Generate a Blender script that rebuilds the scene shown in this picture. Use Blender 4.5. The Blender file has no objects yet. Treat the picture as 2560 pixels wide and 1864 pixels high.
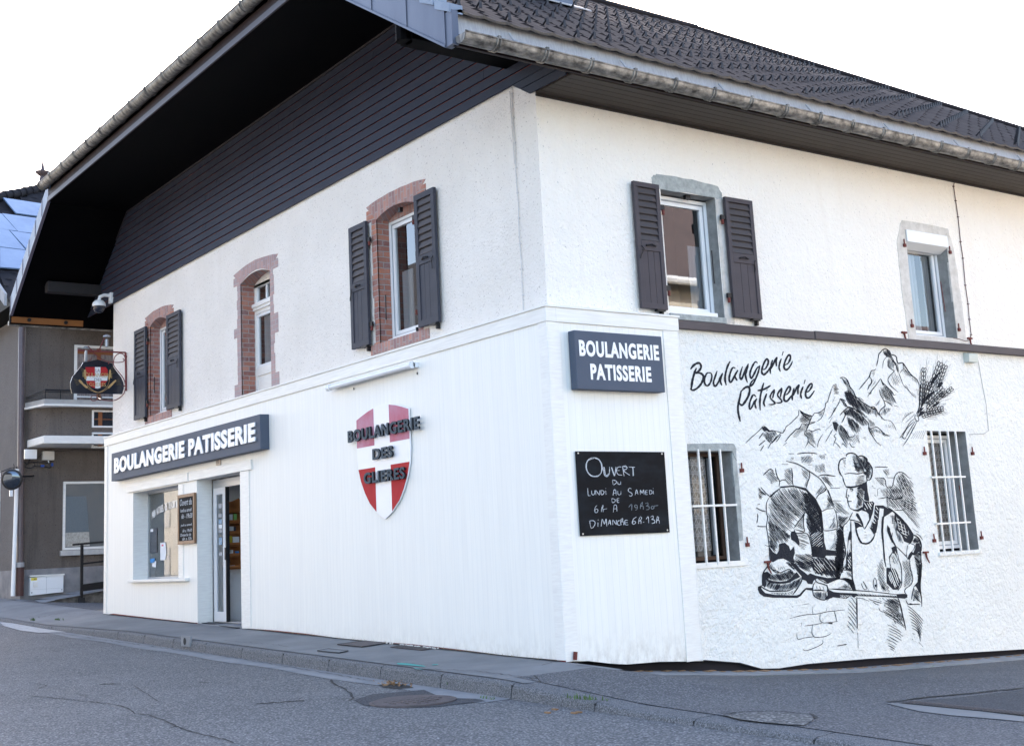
import bpy, bmesh, math, random
from mathutils import Vector, Matrix
from mathutils.geometry import tessellate_polygon
from math import radians as rad, sin, cos, pi
random.seed(3)
scene = bpy.context.scene
COL = scene.collection

# ------------------------------------------------ camera (solved from the building's own right angles)
FPX, YAW, PIT, ROL, PCX, PCY = 3166.7, rad(53.6613), rad(100.46195), rad(-2.97117), 1280.0, 783.59
CAMROT = Matrix.Rotation(YAW,3,'Z') @ Matrix.Rotation(PIT,3,'X') @ Matrix.Rotation(ROL,3,'Z')
CAMPOS = Vector((10.70226, -8.33036, 1.20162))
cd = bpy.data.cameras.new('camera'); cam = bpy.data.objects.new('camera', cd); COL.objects.link(cam)
cam.matrix_world = Matrix.Translation(CAMPOS) @ CAMROT.to_4x4()
cd.sensor_width = 36; cd.lens = FPX/2560*36
cd.shift_y = -(932-PCY)/2560
cd.clip_start = .1; cd.clip_end = 2000
scene.camera = cam
def ray(px,py): return CAMROT @ Vector(((px-PCX)/FPX, -(py-PCY)/FPX, -1))
def onax(px,py,ax,v):
    d = ray(px,py); return CAMPOS + d*((v-CAMPOS[ax])/d[ax])
def onx(px,py,X): return onax(px,py,0,X)
def ony(px,py,Y): return onax(px,py,1,Y)
def onpl(px,py,p0,n):
    d = ray(px,py); n=Vector(n); return CAMPOS + d*((Vector(p0)-CAMPOS).dot(n)/d.dot(n))

# ------------------------------------------------ mesh helpers
class MB:
    def __init__(s): s.v=[]; s.f=[]; s.m=[]; s.mi=0
    def add(s, vs, fs):
        o=len(s.v); s.v += [Vector(v) for v in vs]; s.f += [tuple(o+i for i in f) for f in fs]; s.m += [s.mi]*len(fs); return s
    def box(s,x0,x1,y0,y1,z0,z1):
        x0,x1=sorted((x0,x1)); y0,y1=sorted((y0,y1)); z0,z1=sorted((z0,z1))
        return s.add([(x0,y0,z0),(x1,y0,z0),(x1,y1,z0),(x0,y1,z0),(x0,y0,z1),(x1,y0,z1),(x1,y1,z1),(x0,y1,z1)],
                     [(0,3,2,1),(4,5,6,7),(0,1,5,4),(1,2,6,5),(2,3,7,6),(3,0,4,7)])
    def quad(s,*p): return s.add(p,[tuple(range(len(p)))])
    def prism(s, pts, vec):
        """extrude polygon pts by vec"""
        n=len(pts); P=[Vector(p) for p in pts]; Q=[p+Vector(vec) for p in P]
        tri=tessellate_polygon([P]); o=len(s.v)
        nrm=Vector((0,0,0))
        for i in range(n): nrm+=P[i].cross(P[(i+1)%n])
        flip = nrm.dot(Vector(vec))>0
        s.v += P+Q; fs=[]
        for t in tri:
            a,b,c=t; tn=(P[b]-P[a]).cross(P[c]-P[a])
            if tn.dot(Vector(vec))>0: a,c=c,a
            fs.append((o+a,o+b,o+c)); fs.append((o+n+c,o+n+b,o+n+a))
        for i in range(n):
            j=(i+1)%n
            fs.append((o+i,o+n+i,o+n+j,o+j) if not flip else (o+j,o+n+j,o+n+i,o+i))
        s.f+=fs; s.m+=[s.mi]*len(fs); return s
    def tube(s, pts, r, n=8, cap=True):
        P=[Vector(p) for p in pts]; rings=[]; up=None
        for i,p in enumerate(P):
            d=(P[min(i+1,len(P)-1)]-P[max(i-1,0)]).normalized()
            if up is None or abs(d.dot(up))>.98: up=Vector((0,0,1)) if abs(d.z)<.9 else Vector((1,0,0))
            a=d.cross(up).normalized(); b=a.cross(d).normalized(); up=b
            rr=r[i] if isinstance(r,(list,tuple)) else r
            rings.append([p+a*cos(2*pi*k/n)*rr+b*sin(2*pi*k/n)*rr for k in range(n)])
        o=len(s.v); fs=[]
        for g in rings: s.v+=g
        for i in range(len(P)-1):
            for k in range(n):
                fs.append((o+i*n+k,o+i*n+(k+1)%n,o+(i+1)*n+(k+1)%n,o+(i+1)*n+k))
        if cap: fs+= [tuple(o+k for k in reversed(range(n))), tuple(o+(len(P)-1)*n+k for k in range(n))]
        s.f+=fs; s.m+=[s.mi]*len(fs); return s
    def lathe(s, prof, c, axis='z', n=20):
        """prof list of (r,h)"""
        o=len(s.v); c=Vector(c)
        for r,h in prof:
            for k in range(n):
                a=2*pi*k/n; q=(cos(a)*r,sin(a)*r,h)
                if axis=='x': q=(h,q[0],q[1])
                if axis=='y': q=(q[0],h,q[1])
                s.v.append(c+Vector(q))
        fs=[(o+i*n+k,o+i*n+(k+1)%n,o+(i+1)*n+(k+1)%n,o+(i+1)*n+k) for i in range(len(prof)-1) for k in range(n)]
        fs+=[tuple(o+k for k in reversed(range(n))),tuple(o+(len(prof)-1)*n+k for k in range(n))]
        s.f+=fs; s.m+=[s.mi]*len(fs); return s
    def build(s, name, mat, parent=None, smooth=False, bevel=0, origin=None):
        org = Vector(origin) if origin is not None else (wloc(parent) if parent else Vector((0,0,0)))
        me=bpy.data.meshes.new(name); me.from_pydata([tuple(v-org) for v in s.v],[],s.f)
        mats = mat if isinstance(mat,(list,tuple)) else [mat]
        for k in mats: me.materials.append(k)
        if len(mats)>1:
            for p,mi in zip(me.polygons,s.m): p.material_index=mi
        bm=bmesh.new(); bm.from_mesh(me)
        if not getattr(s,'keep',False): bmesh.ops.recalc_face_normals(bm,faces=bm.faces)
        bm.to_mesh(me); bm.free()
        if smooth:
            for p in me.polygons: p.use_smooth=True
            try: me.set_sharp_from_angle(angle=rad(40))
            except Exception: pass
        ob=bpy.data.objects.new(name,me); COL.objects.link(ob)
        if parent: ob.parent=parent; ob.location=org-wloc(parent)
        else: ob.location=org
        ob['_w']=list(org)
        if bevel:
            b=ob.modifiers.new('bevel','BEVEL'); b.width=bevel; b.segments=2; b.limit_method='ANGLE'; b.angle_limit=rad(40)
        return ob
def wloc(o):
    return Vector(o['_w']) if '_w' in o else Vector((0,0,0))
def thing(name, label, cat, loc=(0,0,0), group=None):
    o=bpy.data.objects.new(name,None); COL.objects.link(o); o.location=loc; o['_w']=list(loc); o.empty_display_size=.2
    return tag(o,label,cat,group)
def tag(o,label=None,cat=None,group=None,kind=None):
    if label: o['label']=label
    if cat: o['category']=cat
    if group: o['group']=group
    if kind: o['kind']=kind
    return o
def copy_tree(o, delta, parent=None):
    c=o.copy(); COL.objects.link(c); c.parent=parent
    c['_w']=list(wloc(o)+Vector(delta))
    if parent is None: c.location=wloc(c)
    for ch in list(o.children): copy_tree(ch, delta, c)
    return c

# ------------------------------------------------ materials
def newmat(name):
    m=bpy.data.materials.new(name); m.use_nodes=True; nt=m.node_tree; b=nt.nodes['Principled BSDF']; return m,nt,b
def N(nt,t,**k):
    n=nt.nodes.new(t)
    for a,b in k.items(): setattr(n,a,b)
    return n
def c4(c): return (c[0],c[1],c[2],1)
def ramp(nt, src, stops):
    r=N(nt,'ShaderNodeValToRGB'); e=r.color_ramp.elements
    e[0].position=stops[0][0]; e[0].color=c4(stops[0][1]); e[1].position=stops[-1][0]; e[1].color=c4(stops[-1][1])
    for p,c in stops[1:-1]:
        q=e.new(p); q.color=c4(c)
    nt.links.new(src,r.inputs[0]); return r.outputs[0]
def noise(nt,vec,scale,detail=4,rough=.55,stretch=None):
    n=N(nt,'ShaderNodeTexNoise'); n.inputs['Scale'].default_value=scale; n.inputs['Detail'].default_value=detail; n.inputs['Roughness'].default_value=rough
    if stretch:
        mp=N(nt,'ShaderNodeMapping'); mp.inputs['Scale'].default_value=stretch; nt.links.new(vec,mp.inputs[0]); vec=mp.outputs[0]
    nt.links.new(vec,n.inputs['Vector']); return n.outputs[0]
def mixc(nt,f,a,b,mode='MIX'):
    m=N(nt,'ShaderNodeMix',data_type='RGBA',blend_type=mode)
    for s,v in ((0,f),(6,a),(7,b)):
        if hasattr(v,'links') or hasattr(v,'is_linked'): nt.links.new(v,m.inputs[s])
        else: m.inputs[s].default_value = v if s==0 else c4(v)
    return m.outputs[2]
def mathn(nt,op,a,b=None):
    m=N(nt,'ShaderNodeMath',operation=op)
    for i,v in enumerate((a,b)):
        if v is None: continue
        if hasattr(v,'is_linked'): nt.links.new(v,m.inputs[i])
        else: m.inputs[i].default_value=v
    return m.outputs[0]
def bump(nt,b,h,strength,dist):
    n=N(nt,'ShaderNodeBump'); n.inputs['Strength'].default_value=strength; n.inputs['Distance'].default_value=dist
    nt.links.new(h,n.inputs['Height']); nt.links.new(n.outputs[0],b.inputs['Normal'])
def coord(nt): return N(nt,'ShaderNodeTexCoord').outputs['Object']
def M(name,c1,c2=None,scale=6,rough=.6,metal=0,bs=0,bd=.004,bscale=60,stretch=None,spec=.5,detail=5,rvar=0):
    m,nt,b=newmat(name); co=coord(nt)
    b.inputs['Roughness'].default_value=rough; b.inputs['Metallic'].default_value=metal; b.inputs['Specular IOR Level'].default_value=spec
    if c2 is None: b.inputs['Base Color'].default_value=c4(c1)
    else:
        n=noise(nt,co,scale,detail,.6,stretch)
        nt.links.new(ramp(nt,n,[(.32,c1),(.68,c2)]),b.inputs['Base Color'])
        if rvar:
            r=N(nt,'ShaderNodeMapRange'); r.inputs[3].default_value=rough-rvar; r.inputs[4].default_value=rough+rvar; nt.links.new(n,r.inputs[0]); nt.links.new(r.outputs[0],b.inputs['Roughness'])
    if bs: bump(nt,b,noise(nt,co,bscale,6,.6,stretch),bs,bd)
    return m
def render_plaster(name,c1,c2,speck,grain=45,dist=.012,strength=1.0,streak=None,sfrac=.36):
    m,nt,b=newmat(name); co=coord(nt); b.inputs['Roughness'].default_value=.92; b.inputs['Specular IOR Level'].default_value=.2
    big=noise(nt,co,.9,5,.6); col=ramp(nt,big,[(.3,c1),(.7,c2)])
    g=noise(nt,co,grain,3,.6); g2=noise(nt,co,grain*.33,3,.6)
    sp=noise(nt,co,grain*1.3,1,.5)
    f=ramp(nt,sp,[(sfrac-.06,(1,1,1)),(sfrac,(0,0,0))])
    col=mixc(nt,f,col,speck)
    if streak:
        st=noise(nt,co,1.0,6,.6,(5,5,.5)); sf=ramp(nt,st,[(.52,(0,0,0)),(.75,(1,1,1))]); col=mixc(nt,mathn(nt,'MULTIPLY',sf,streak[1]),col,streak[0])
    nt.links.new(col,b.inputs['Base Color'])
    h=mathn(nt,'ADD',g,mathn(nt,'MULTIPLY',g2,1.2)); bump(nt,b,h,strength,dist); return m
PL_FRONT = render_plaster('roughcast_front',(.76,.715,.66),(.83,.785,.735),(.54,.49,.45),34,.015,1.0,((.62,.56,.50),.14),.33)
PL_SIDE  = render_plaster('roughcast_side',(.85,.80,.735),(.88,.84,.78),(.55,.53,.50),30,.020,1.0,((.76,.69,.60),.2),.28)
PL_MURAL = render_plaster('roughcast_mural',(.77,.765,.73),(.82,.815,.78),(.50,.50,.51),20,.032,1.0,None,.26)
ZINC_MID = M('verge_zinc',(.16,.20,.27),(.22,.27,.35),4,.5)
PL_GREY  = render_plaster('roughcast_grey',(.115,.097,.085),(.15,.128,.113),(.06,.05,.044),28,.016,1.0,((.05,.045,.042),.5),.36)
PL_GREY2 = render_plaster('roughcast_grey_light',(.13,.12,.115),(.16,.15,.145),(.06,.055,.05),28,.014,1.0,None,.34)
INKM = M('mural_ink',(.020,.022,.030),rough=.8,bs=1,bd=.012,bscale=45,spec=.2)
def cladding_mat():
    m,nt,b=newmat('white_painted_boarding'); co=coord(nt); b.inputs['Roughness'].default_value=.45
    sx=N(nt,'ShaderNodeSeparateXYZ'); nt.links.new(co,sx.inputs[0]); u=mathn(nt,'ADD',sx.outputs[0],sx.outputs[1])
    fr=mathn(nt,'FRACT',mathn(nt,'MULTIPLY',u,1/.094)); d=mathn(nt,'ABSOLUTE',mathn(nt,'SUBTRACT',fr,.5))
    gv=ramp(nt,d,[(.0,(0,0,0)),(.035,(1,1,1))])
    n=noise(nt,co,3,6,.6,(7,7,.35)); n2=noise(nt,co,26,4,.6,(1,1,.25)); low=noise(nt,co,.5,3)
    col=ramp(nt,n,[(.3,(.775,.765,.725)),(.62,(.82,.81,.765))]); col=mixc(nt,ramp(nt,n2,[(.70,(0,0,0)),(.76,(.6,.6,.6))]),col,(.62,.60,.57))
    cb=N(nt,'ShaderNodeCombineXYZ'); nt.links.new(mathn(nt,'FLOOR',mathn(nt,'ADD',mathn(nt,'MULTIPLY',u,1/.094),.5)),cb.inputs[0])
    w=N(nt,'ShaderNodeTexWhiteNoise'); nt.links.new(cb.outputs[0],w.inputs['Vector'])
    col=mixc(nt,mathn(nt,'MULTIPLY',w.outputs[0],.18),col,(.70,.69,.67))
    # grime rising from the pavement
    gz=N(nt,'ShaderNodeMapRange'); gz.inputs[1].default_value=.42; gz.inputs[2].default_value=-.1; nt.links.new(sx.outputs[2],gz.inputs[0])
    gn=ramp(nt,noise(nt,co,5,6,.7,(2.2,2.2,1.2)),[(.42,(0,0,0)),(.78,(.85,.85,.85))])
    col=mixc(nt,mathn(nt,'MULTIPLY',mathn(nt,'POWER',gz.outputs[0],1.6),gn),col,(.36,.32,.27))
    col=mixc(nt,gv,(.66,.665,.66),col); nt.links.new(col,b.inputs['Base Color'])
    bump(nt,b,mathn(nt,'ADD',gv,mathn(nt,'MULTIPLY',n2,.25)),.35,.003); return m
CLAD = cladding_mat()
WHITE_TRIM = M('white_trim_paint',(.72,.70,.67),(.81,.80,.76),9,.42,bs=.35,bd=.002,bscale=18,stretch=(.6,.6,5))
WHITE_TRIMH = M('white_fascia_paint',(.68,.665,.63),(.81,.795,.755),5,.42,bs=.35,bd=.003,bscale=16,stretch=(.4,.4,6))
PVC = M('white_pvc',(.80,.81,.82),rough=.25)
PVC_DARK = M('grey_pvc',(.30,.32,.35),rough=.4)  # plain grey plastic for seals, cabinet door gap and distant windows
def board_mat(name,a,b_,e,wood=.5,spec=.25):
    m,nt,b=newmat(name); co=coord(nt); b.inputs['Roughness'].default_value=.6; b.inputs['Specular IOR Level'].default_value=spec
    n=noise(nt,co,1.6,6,.65,(.35,.35,1)); g=noise(nt,co,14,6,.65,(.12,.12,2.2))
    col=ramp(nt,n,[(.35,a),(.65,b_)]); col=mixc(nt,ramp(nt,g,[(.55,(0,0,0)),(.8,(wood,wood,wood))]),col,e)
    nt.links.new(col,b.inputs['Base Color']); bump(nt,b,g,.5,.004); return m
BOARDS = board_mat('slate_blue_gable_boards',(.017,.022,.039),(.025,.030,.049),(.055,.038,.036))
BOARD_GAP = M('reddish_board_groove',(.30,.075,.05),rough=.8)
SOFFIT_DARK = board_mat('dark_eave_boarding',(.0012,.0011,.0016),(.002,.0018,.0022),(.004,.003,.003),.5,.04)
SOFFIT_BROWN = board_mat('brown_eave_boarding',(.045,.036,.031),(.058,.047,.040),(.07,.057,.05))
SOFFIT_LINE = M('eave_groove',(.02,.016,.014),rough=.8)
TIMBER_RED = board_mat('dark_red_fascia',(.016,.008,.009),(.022,.011,.011),(.012,.008,.008))
RAWWOOD = board_mat('raw_orange_timber',(.20,.075,.022),(.27,.11,.035),(.10,.04,.015))
ZINC = M('aged_zinc',(.040,.037,.035),(.36,.34,.31),7,.5,metal=.45,bs=.3,bd=.004,bscale=22,stretch=(3,1.1,1),detail=8)
ZINC_LIGHT = M('pale_zinc_flashing',(.27,.27,.28),(.37,.37,.38),10,.45,metal=0,stretch=(1,6,1))
ZINC_FASCIA = M('zinc_verge_cladding',(.085,.10,.14),(.12,.135,.175),2.2,.42,metal=.35,bs=.2,bd=.003,bscale=10,stretch=(1,1,.3))
DARKIRON = M('black_ironwork',(.012,.012,.014),rough=.5,metal=.4)
REDIRON = M('dark_red_iron',(.13,.022,.025),(.19,.03,.03),30,.55)
RUST = M('rust',(.10,.018,.015),(.17,.035,.025),60,.8)
def tile_mat(name,a,b_,e):
    m,nt,b=newmat(name); co=coord(nt); b.inputs['Roughness'].default_value=.8; b.inputs['Specular IOR Level'].default_value=.18
    col=ramp(nt,noise(nt,co,1.2,6,.65),[(.3,a),(.7,b_)]); k=noise(nt,co,9,5,.7)
    col=mixc(nt,ramp(nt,k,[(.58,(0,0,0)),(.72,(.8,.8,.8))]),col,e)
    li=noise(nt,co,26,3,.6); col=mixc(nt,ramp(nt,li,[(.72,(0,0,0)),(.78,(.7,.7,.7))]),col,(.09,.095,.10))
    nt.links.new(col,b.inputs['Base Color']); bump(nt,b,noise(nt,co,120,3,.6),.3,.004); return m
TILE = tile_mat('dark_interlocking_tile',(.010,.0085,.010),(.020,.016,.018),(.038,.026,.023))
TILE_EDGE = M('tile_edge_clay',(.10,.075,.05),(.05,.04,.035),20,.8)
TILE_N = tile_mat('neighbour_tile',(.014,.013,.017),(.026,.024,.028),(.06,.05,.04))
TERRA = tile_mat('terracotta_tile',(.11,.088,.088),(.145,.11,.108),(.09,.065,.06))
def brick_mat(name,vertical=False,pale=0.0,mortar=(.36,.31,.29)):
    m,nt,b=newmat(name); co=coord(nt); b.inputs['Roughness'].default_value=.9
    sx=N(nt,'ShaderNodeSeparateXYZ'); nt.links.new(co,sx.inputs[0]); u=mathn(nt,'ADD',sx.outputs[0],sx.outputs[1]); cb=N(nt,'ShaderNodeCombineXYZ')
    nz=noise(nt,co,5,3); dv=mathn(nt,'MULTIPLY',mathn(nt,'SUBTRACT',nz,.5),.03)
    if vertical: nt.links.new(mathn(nt,'ADD',sx.outputs[2],dv),cb.inputs[0]); nt.links.new(mathn(nt,'ADD',u,dv),cb.inputs[1])
    else: nt.links.new(u,cb.inputs[0]); nt.links.new(mathn(nt,'ADD',sx.outputs[2],dv),cb.inputs[1])
    bt=N(nt,'ShaderNodeTexBrick'); nt.links.new(cb.outputs[0],bt.inputs['Vector'])
    L=lambda c:tuple(x*(1-pale)+p*pale for x,p in zip(c,(.47,.39,.40)))
    bt.inputs['Color1'].default_value=c4(L((.47,.19,.12))); bt.inputs['Color2'].default_value=c4(L((.22,.095,.085))); bt.inputs['Mortar'].default_value=c4(mortar)
    bt.inputs['Scale'].default_value=1; bt.inputs['Brick Width'].default_value=.21; bt.inputs['Row Height'].default_value=.077; bt.inputs['Mortar Size'].default_value=.008; bt.inputs['Mortar Smooth'].default_value=.3
    wash=ramp(nt,noise(nt,co,9,5,.7),[(.45,(0,0,0)),(.75,(.5,.5,.5))]); col=mixc(nt,wash,bt.outputs[0],(.40+.12*pale,.33+.1*pale,.33+.1*pale))
    nt.links.new(col,b.inputs['Base Color']); h=mathn(nt,'ADD',mathn(nt,'MULTIPLY',bt.outputs[1],-1),mathn(nt,'MULTIPLY',noise(nt,co,50,4),.5)); bump(nt,b,h,.8,.008); return m
BRICK = brick_mat('weathered_red_brick'); BRICK_V = brick_mat('brick_lintel',True,.25); BRICK_P = brick_mat('limewashed_brick',False,.62,(.40,.37,.37)); BRICK_PV = brick_mat('limewashed_brick_lintel',True,.5,(.38,.34,.35))
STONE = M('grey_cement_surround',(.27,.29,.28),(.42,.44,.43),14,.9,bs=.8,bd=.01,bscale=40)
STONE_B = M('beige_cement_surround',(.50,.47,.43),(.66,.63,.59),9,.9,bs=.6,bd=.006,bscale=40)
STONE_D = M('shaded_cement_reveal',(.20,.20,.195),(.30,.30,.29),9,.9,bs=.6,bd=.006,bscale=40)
SHUT_A = board_mat('slate_shutter_paint',(.040,.043,.058),(.052,.055,.072),(.042,.04,.046),.3)
SHUT_B = board_mat('brown_shutter_paint',(.055,.047,.055),(.070,.060,.068),(.052,.045,.046),.3)
SHUT_L = M('louvre_brown',(.050,.042,.044),rough=.6)
SIGNGREY = M('sign_slate_grey',(.075,.092,.128),(.082,.10,.138),3,.6,spec=.2)
SIGNSIDE = M('sign_return',(.02,.026,.038),rough=.45)
LETTER = M('white_acrylic_letter',(.82,.82,.83),rough=.3)
LETTER_SIDE = M('cream_letter_edge',(.70,.68,.62),rough=.4)
RED = M('shield_red',(.40,.022,.028),(.46,.032,.035),4,.6,spec=.12); PINK = M('shield_glare_red',(.52,.28,.36),(.48,.12,.17),2.2,.6,spec=.15); SHW=M('shield_white',(.80,.80,.82),rough=.3)  # glare on the upper fields is put into the colour as pinker red
DLET = M('dark_3d_letter_side',(.010,.012,.016),rough=.6,spec=.15); DLETF = M('dark_3d_letter_face',(.060,.080,.10),rough=.6,spec=.15)
def slate_mat():
    m,nt,b=newmat('chalkboard_black'); co=coord(nt); b.inputs['Roughness'].default_value=.7; b.inputs['Specular IOR Level'].default_value=.15
    s=noise(nt,co,2.2,6,.6,(1,1,2.2)); col=ramp(nt,s,[(.45,(.0045,.0048,.0065)),(.75,(.013,.017,.023))]); nt.links.new(col,b.inputs['Base Color']); return m
SLATE = slate_mat()
CHALK = M('chalk',(.30,.33,.37),(.70,.72,.75),70,.9); CHALK_DIM=M('faint_chalk',(.13,.15,.17),(.30,.33,.36),70,.9)
PINEFRAME = M('pine_frame',(.22,.12,.065),(.30,.18,.10),12,.5,stretch=(1,1,.2))
SHELFWOOD = M('orange_pine_shelf',(.36,.13,.035),(.46,.18,.06),6,.45,stretch=(1,1,.3))
ALU = M('aluminium_frame',(.42,.44,.47),rough=.35,metal=.5)
BLACKP = M('black_rubber',(.01,.01,.012),rough=.5)
INTWALL = M('interior_white_wall',(.80,.80,.82),(.85,.85,.86),2,.8)
INTDARK = M('interior_dark',(.05,.05,.055),rough=.9)
PAPERM = M('white_paper',(.75,.77,.80),rough=.7); PAPERB=M('blue_leaflet',(.05,.25,.6),rough=.6); PAPERY=M('yellow_leaflet',(.75,.62,.06),rough=.6); PAPERG=M('green_leaflet',(.2,.45,.12),rough=.6); PAPERK=M('dark_poster',(.05,.06,.08),rough=.5); PAPERR=M('red_leaflet',(.55,.05,.12),rough=.6)
CURTAIN = M('white_voile',(.55,.57,.60),(.72,.73,.75),8,.9,stretch=(6,6,.1))
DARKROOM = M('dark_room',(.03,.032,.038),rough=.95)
REDBASE = M('red_oxide_base_strip',(.20,.02,.03),rough=.7)
VOID = M('dark_crawlspace',(.012,.010,.014),rough=1)
def glass_mat(name,refl=.12,tint=(.93,.95,.97),rough=.01):
    m=bpy.data.materials.new(name); m.use_nodes=True; nt=m.node_tree; nt.nodes.clear(); o=N(nt,'ShaderNodeOutputMaterial')
    t=N(nt,'ShaderNodeBsdfTransparent'); t.inputs[0].default_value=c4(tint); g=N(nt,'ShaderNodeBsdfGlossy'); g.inputs['Roughness'].default_value=rough; g.inputs[0].default_value=(.9,.93,.96,1)
    f=N(nt,'ShaderNodeFresnel'); f.inputs[0].default_value=1.5; a=mathn(nt,'ADD',f.outputs[0],refl); a=mathn(nt,'MINIMUM',a,1.0)
    x=N(nt,'ShaderNodeMixShader'); nt.links.new(a,x.inputs[0]); nt.links.new(t.outputs[0],x.inputs[1]); nt.links.new(g.outputs[0],x.inputs[2]); nt.links.new(x.outputs[0],o.inputs[0]); return m
GLASS = glass_mat('window_glass',.12,(.75,.78,.8)); GLASS_LOW = glass_mat('ground_floor_glass',.0,(.8,.82,.84)); GLASS_SHOP = glass_mat('shop_window_glass',.10)
def lace_mat():
    m=bpy.data.materials.new('lace_curtain'); m.use_nodes=True; nt=m.node_tree; b=nt.nodes['Principled BSDF']; b.inputs['Roughness'].default_value=.9
    co=coord(nt); sx=N(nt,'ShaderNodeSeparateXYZ'); nt.links.new(co,sx.inputs[0]); u=sx.outputs[1]; z=sx.outputs[2]
    fz=mathn(nt,'FRACT',mathn(nt,'MULTIPLY',z,1/.105)); fu=mathn(nt,'ABSOLUTE',mathn(nt,'SUBTRACT',mathn(nt,'FRACT',mathn(nt,'MULTIPLY',u,1/.075)),.5))
    tri=mathn(nt,'LESS_THAN',mathn(nt,'MULTIPLY',fu,1.3),fz); band=mathn(nt,'GREATER_THAN',fz,.62); dots=mathn(nt,'GREATER_THAN',mathn(nt,'FRACT',mathn(nt,'MULTIPLY',u,60)),.55)
    edge=mathn(nt,'LESS_THAN',mathn(nt,'ABSOLUTE',mathn(nt,'SUBTRACT',mathn(nt,'MULTIPLY',fu,1.3),fz)),.10)
    line=mathn(nt,'GREATER_THAN',mathn(nt,'ABSOLUTE',mathn(nt,'SUBTRACT',fz,.81)),.13)
    v=mathn(nt,'ADD',mathn(nt,'MULTIPLY',band,mathn(nt,'MAXIMUM',line,dots)),edge)
    col=mixc(nt,mathn(nt,'MINIMUM',v,1),(.20,.185,.175),(.44,.44,.45)); nt.links.new(col,b.inputs['Base Color']); return m
LACE = lace_mat()
def asphalt_mat(name,a,b_,sp,agg=70,wear=None):
    m,nt,b=newmat(name); co=coord(nt); b.inputs['Roughness'].default_value=.85; b.inputs['Specular IOR Level'].default_value=.35
    big=noise(nt,co,.55,6,.6); col=ramp(nt,big,[(.3,a),(.7,b_)])
    v=N(nt,'ShaderNodeTexVoronoi'); v.inputs['Scale'].default_value=agg; nt.links.new(co,v.inputs['Vector'])
    w=N(nt,'ShaderNodeTexWhiteNoise'); nt.links.new(v.outputs['Color'],w.inputs['Vector'])
    col=mixc(nt,ramp(nt,w.outputs[0],[(.55,(0,0,0)),(1,(1,1,1))]),col,sp); col=mixc(nt,ramp(nt,v.outputs['Distance'],[(.35,(0,0,0)),(.75,(.75,.75,.75))]),col,(a[0]*.35,a[1]*.35,a[2]*.35))
    if wear:
        k=noise(nt,co,2.3,8,.7,(.35,1.6,1)); col=mixc(nt,ramp(nt,k,[(.62,(0,0,0)),(.72,(.8,.8,.8))]),col,wear)
    nt.links.new(col,b.inputs['Base Color']); bump(nt,b,mathn(nt,'ADD',mathn(nt,'MULTIPLY',v.outputs['Distance'],-1),noise(nt,co,9,4)),.8,.008); return m
ASPH = asphalt_mat('road_asphalt',(.112,.115,.123),(.172,.174,.180),(.32,.32,.32),58,(.062,.064,.068))
ASPH_Y = asphalt_mat('yard_asphalt',(.092,.094,.104),(.125,.127,.136),(.26,.26,.265),64,(.075,.075,.085))
ASPH_D = asphalt_mat('dark_patch_asphalt',(.055,.058,.068),(.075,.078,.088),(.11,.11,.12),70)
CONC = M('pavement_concrete',(.135,.14,.148),(.205,.208,.212),1.3,.9,bs=.5,bd=.004,bscale=60,detail=9)
CONC_L = M('pale_gutter_concrete',(.17,.18,.195),(.25,.255,.265),3,.9,bs=.5,bd=.004,bscale=50,detail=8)
KERBM = asphalt_mat('kerb_concrete',(.13,.135,.145),(.17,.172,.18),(.25,.25,.26),90,(.10,.09,.085))
CRACK = M('crack_shadow_dirt',(.026,.026,.027),rough=1)
PAINT = M('worn_road_paint',(.26,.27,.28),(.46,.46,.46),14,.8,bs=.5,bd=.003,bscale=60)
RUSTPLATE = M('rusty_cast_iron',(.075,.065,.068),(.11,.088,.09),12,.7,metal=.3,bs=.8,bd=.01,bscale=45)
GRASS = M('weed_green',(.05,.10,.025),(.10,.16,.04),30,.8)
DRY = M('dry_leaves',(.20,.10,.05),(.32,.2,.1),40,.9)
PANEL = M('solar_panel_glass',(.14,.22,.36),(.20,.29,.44),1.5,.06,spec=1.0)  # pale blue base colour carries the bright sky reflected by the panels
EARTH = M('ground_earth',(.10,.10,.095),(.14,.135,.12),.3,.95)
GREEN_SPRAY = M('turquoise_spray_paint',(.05,.30,.27),rough=.8)

# ------------------------------------------------ light
AZ, EL = rad(-58), rad(29)       # sun stands behind the bakery: azimuth from +Y towards -X
sund = Vector((sin(AZ)*cos(EL), cos(AZ)*cos(EL), sin(EL)))
w=bpy.data.worlds.new('World'); scene.world=w; w.use_nodes=True; nt=w.node_tree; bg=nt.nodes['Background']
sky=N(nt,'ShaderNodeTexSky',sky_type='NISHITA'); sky.sun_disc=False; sky.sun_elevation=EL; sky.sun_rotation=AZ; sky.air_density=1.0; sky.dust_density=1.8; sky.ozone_density=1.2
nt.links.new(mixc(nt,1.0,sky.outputs[0],(1.065,.985,.945),'MULTIPLY'),bg.inputs[0]); bg.inputs[1].default_value=.15
sl=bpy.data.lights.new('sun','SUN'); sl.energy=3.2; sl.angle=rad(.5); sl.color=(1,.95,.88); so=bpy.data.objects.new('sun',sl); COL.objects.link(so)
so.rotation_euler=(-sund).to_track_quat('-Z','Y').to_euler()
scene.view_settings.view_transform='Standard'; scene.view_settings.look='None'; scene.view_settings.exposure=2.36; scene.view_settings.gamma=1
scene.cycles.max_bounces=8; scene.cycles.transparent_max_bounces=12

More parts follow.
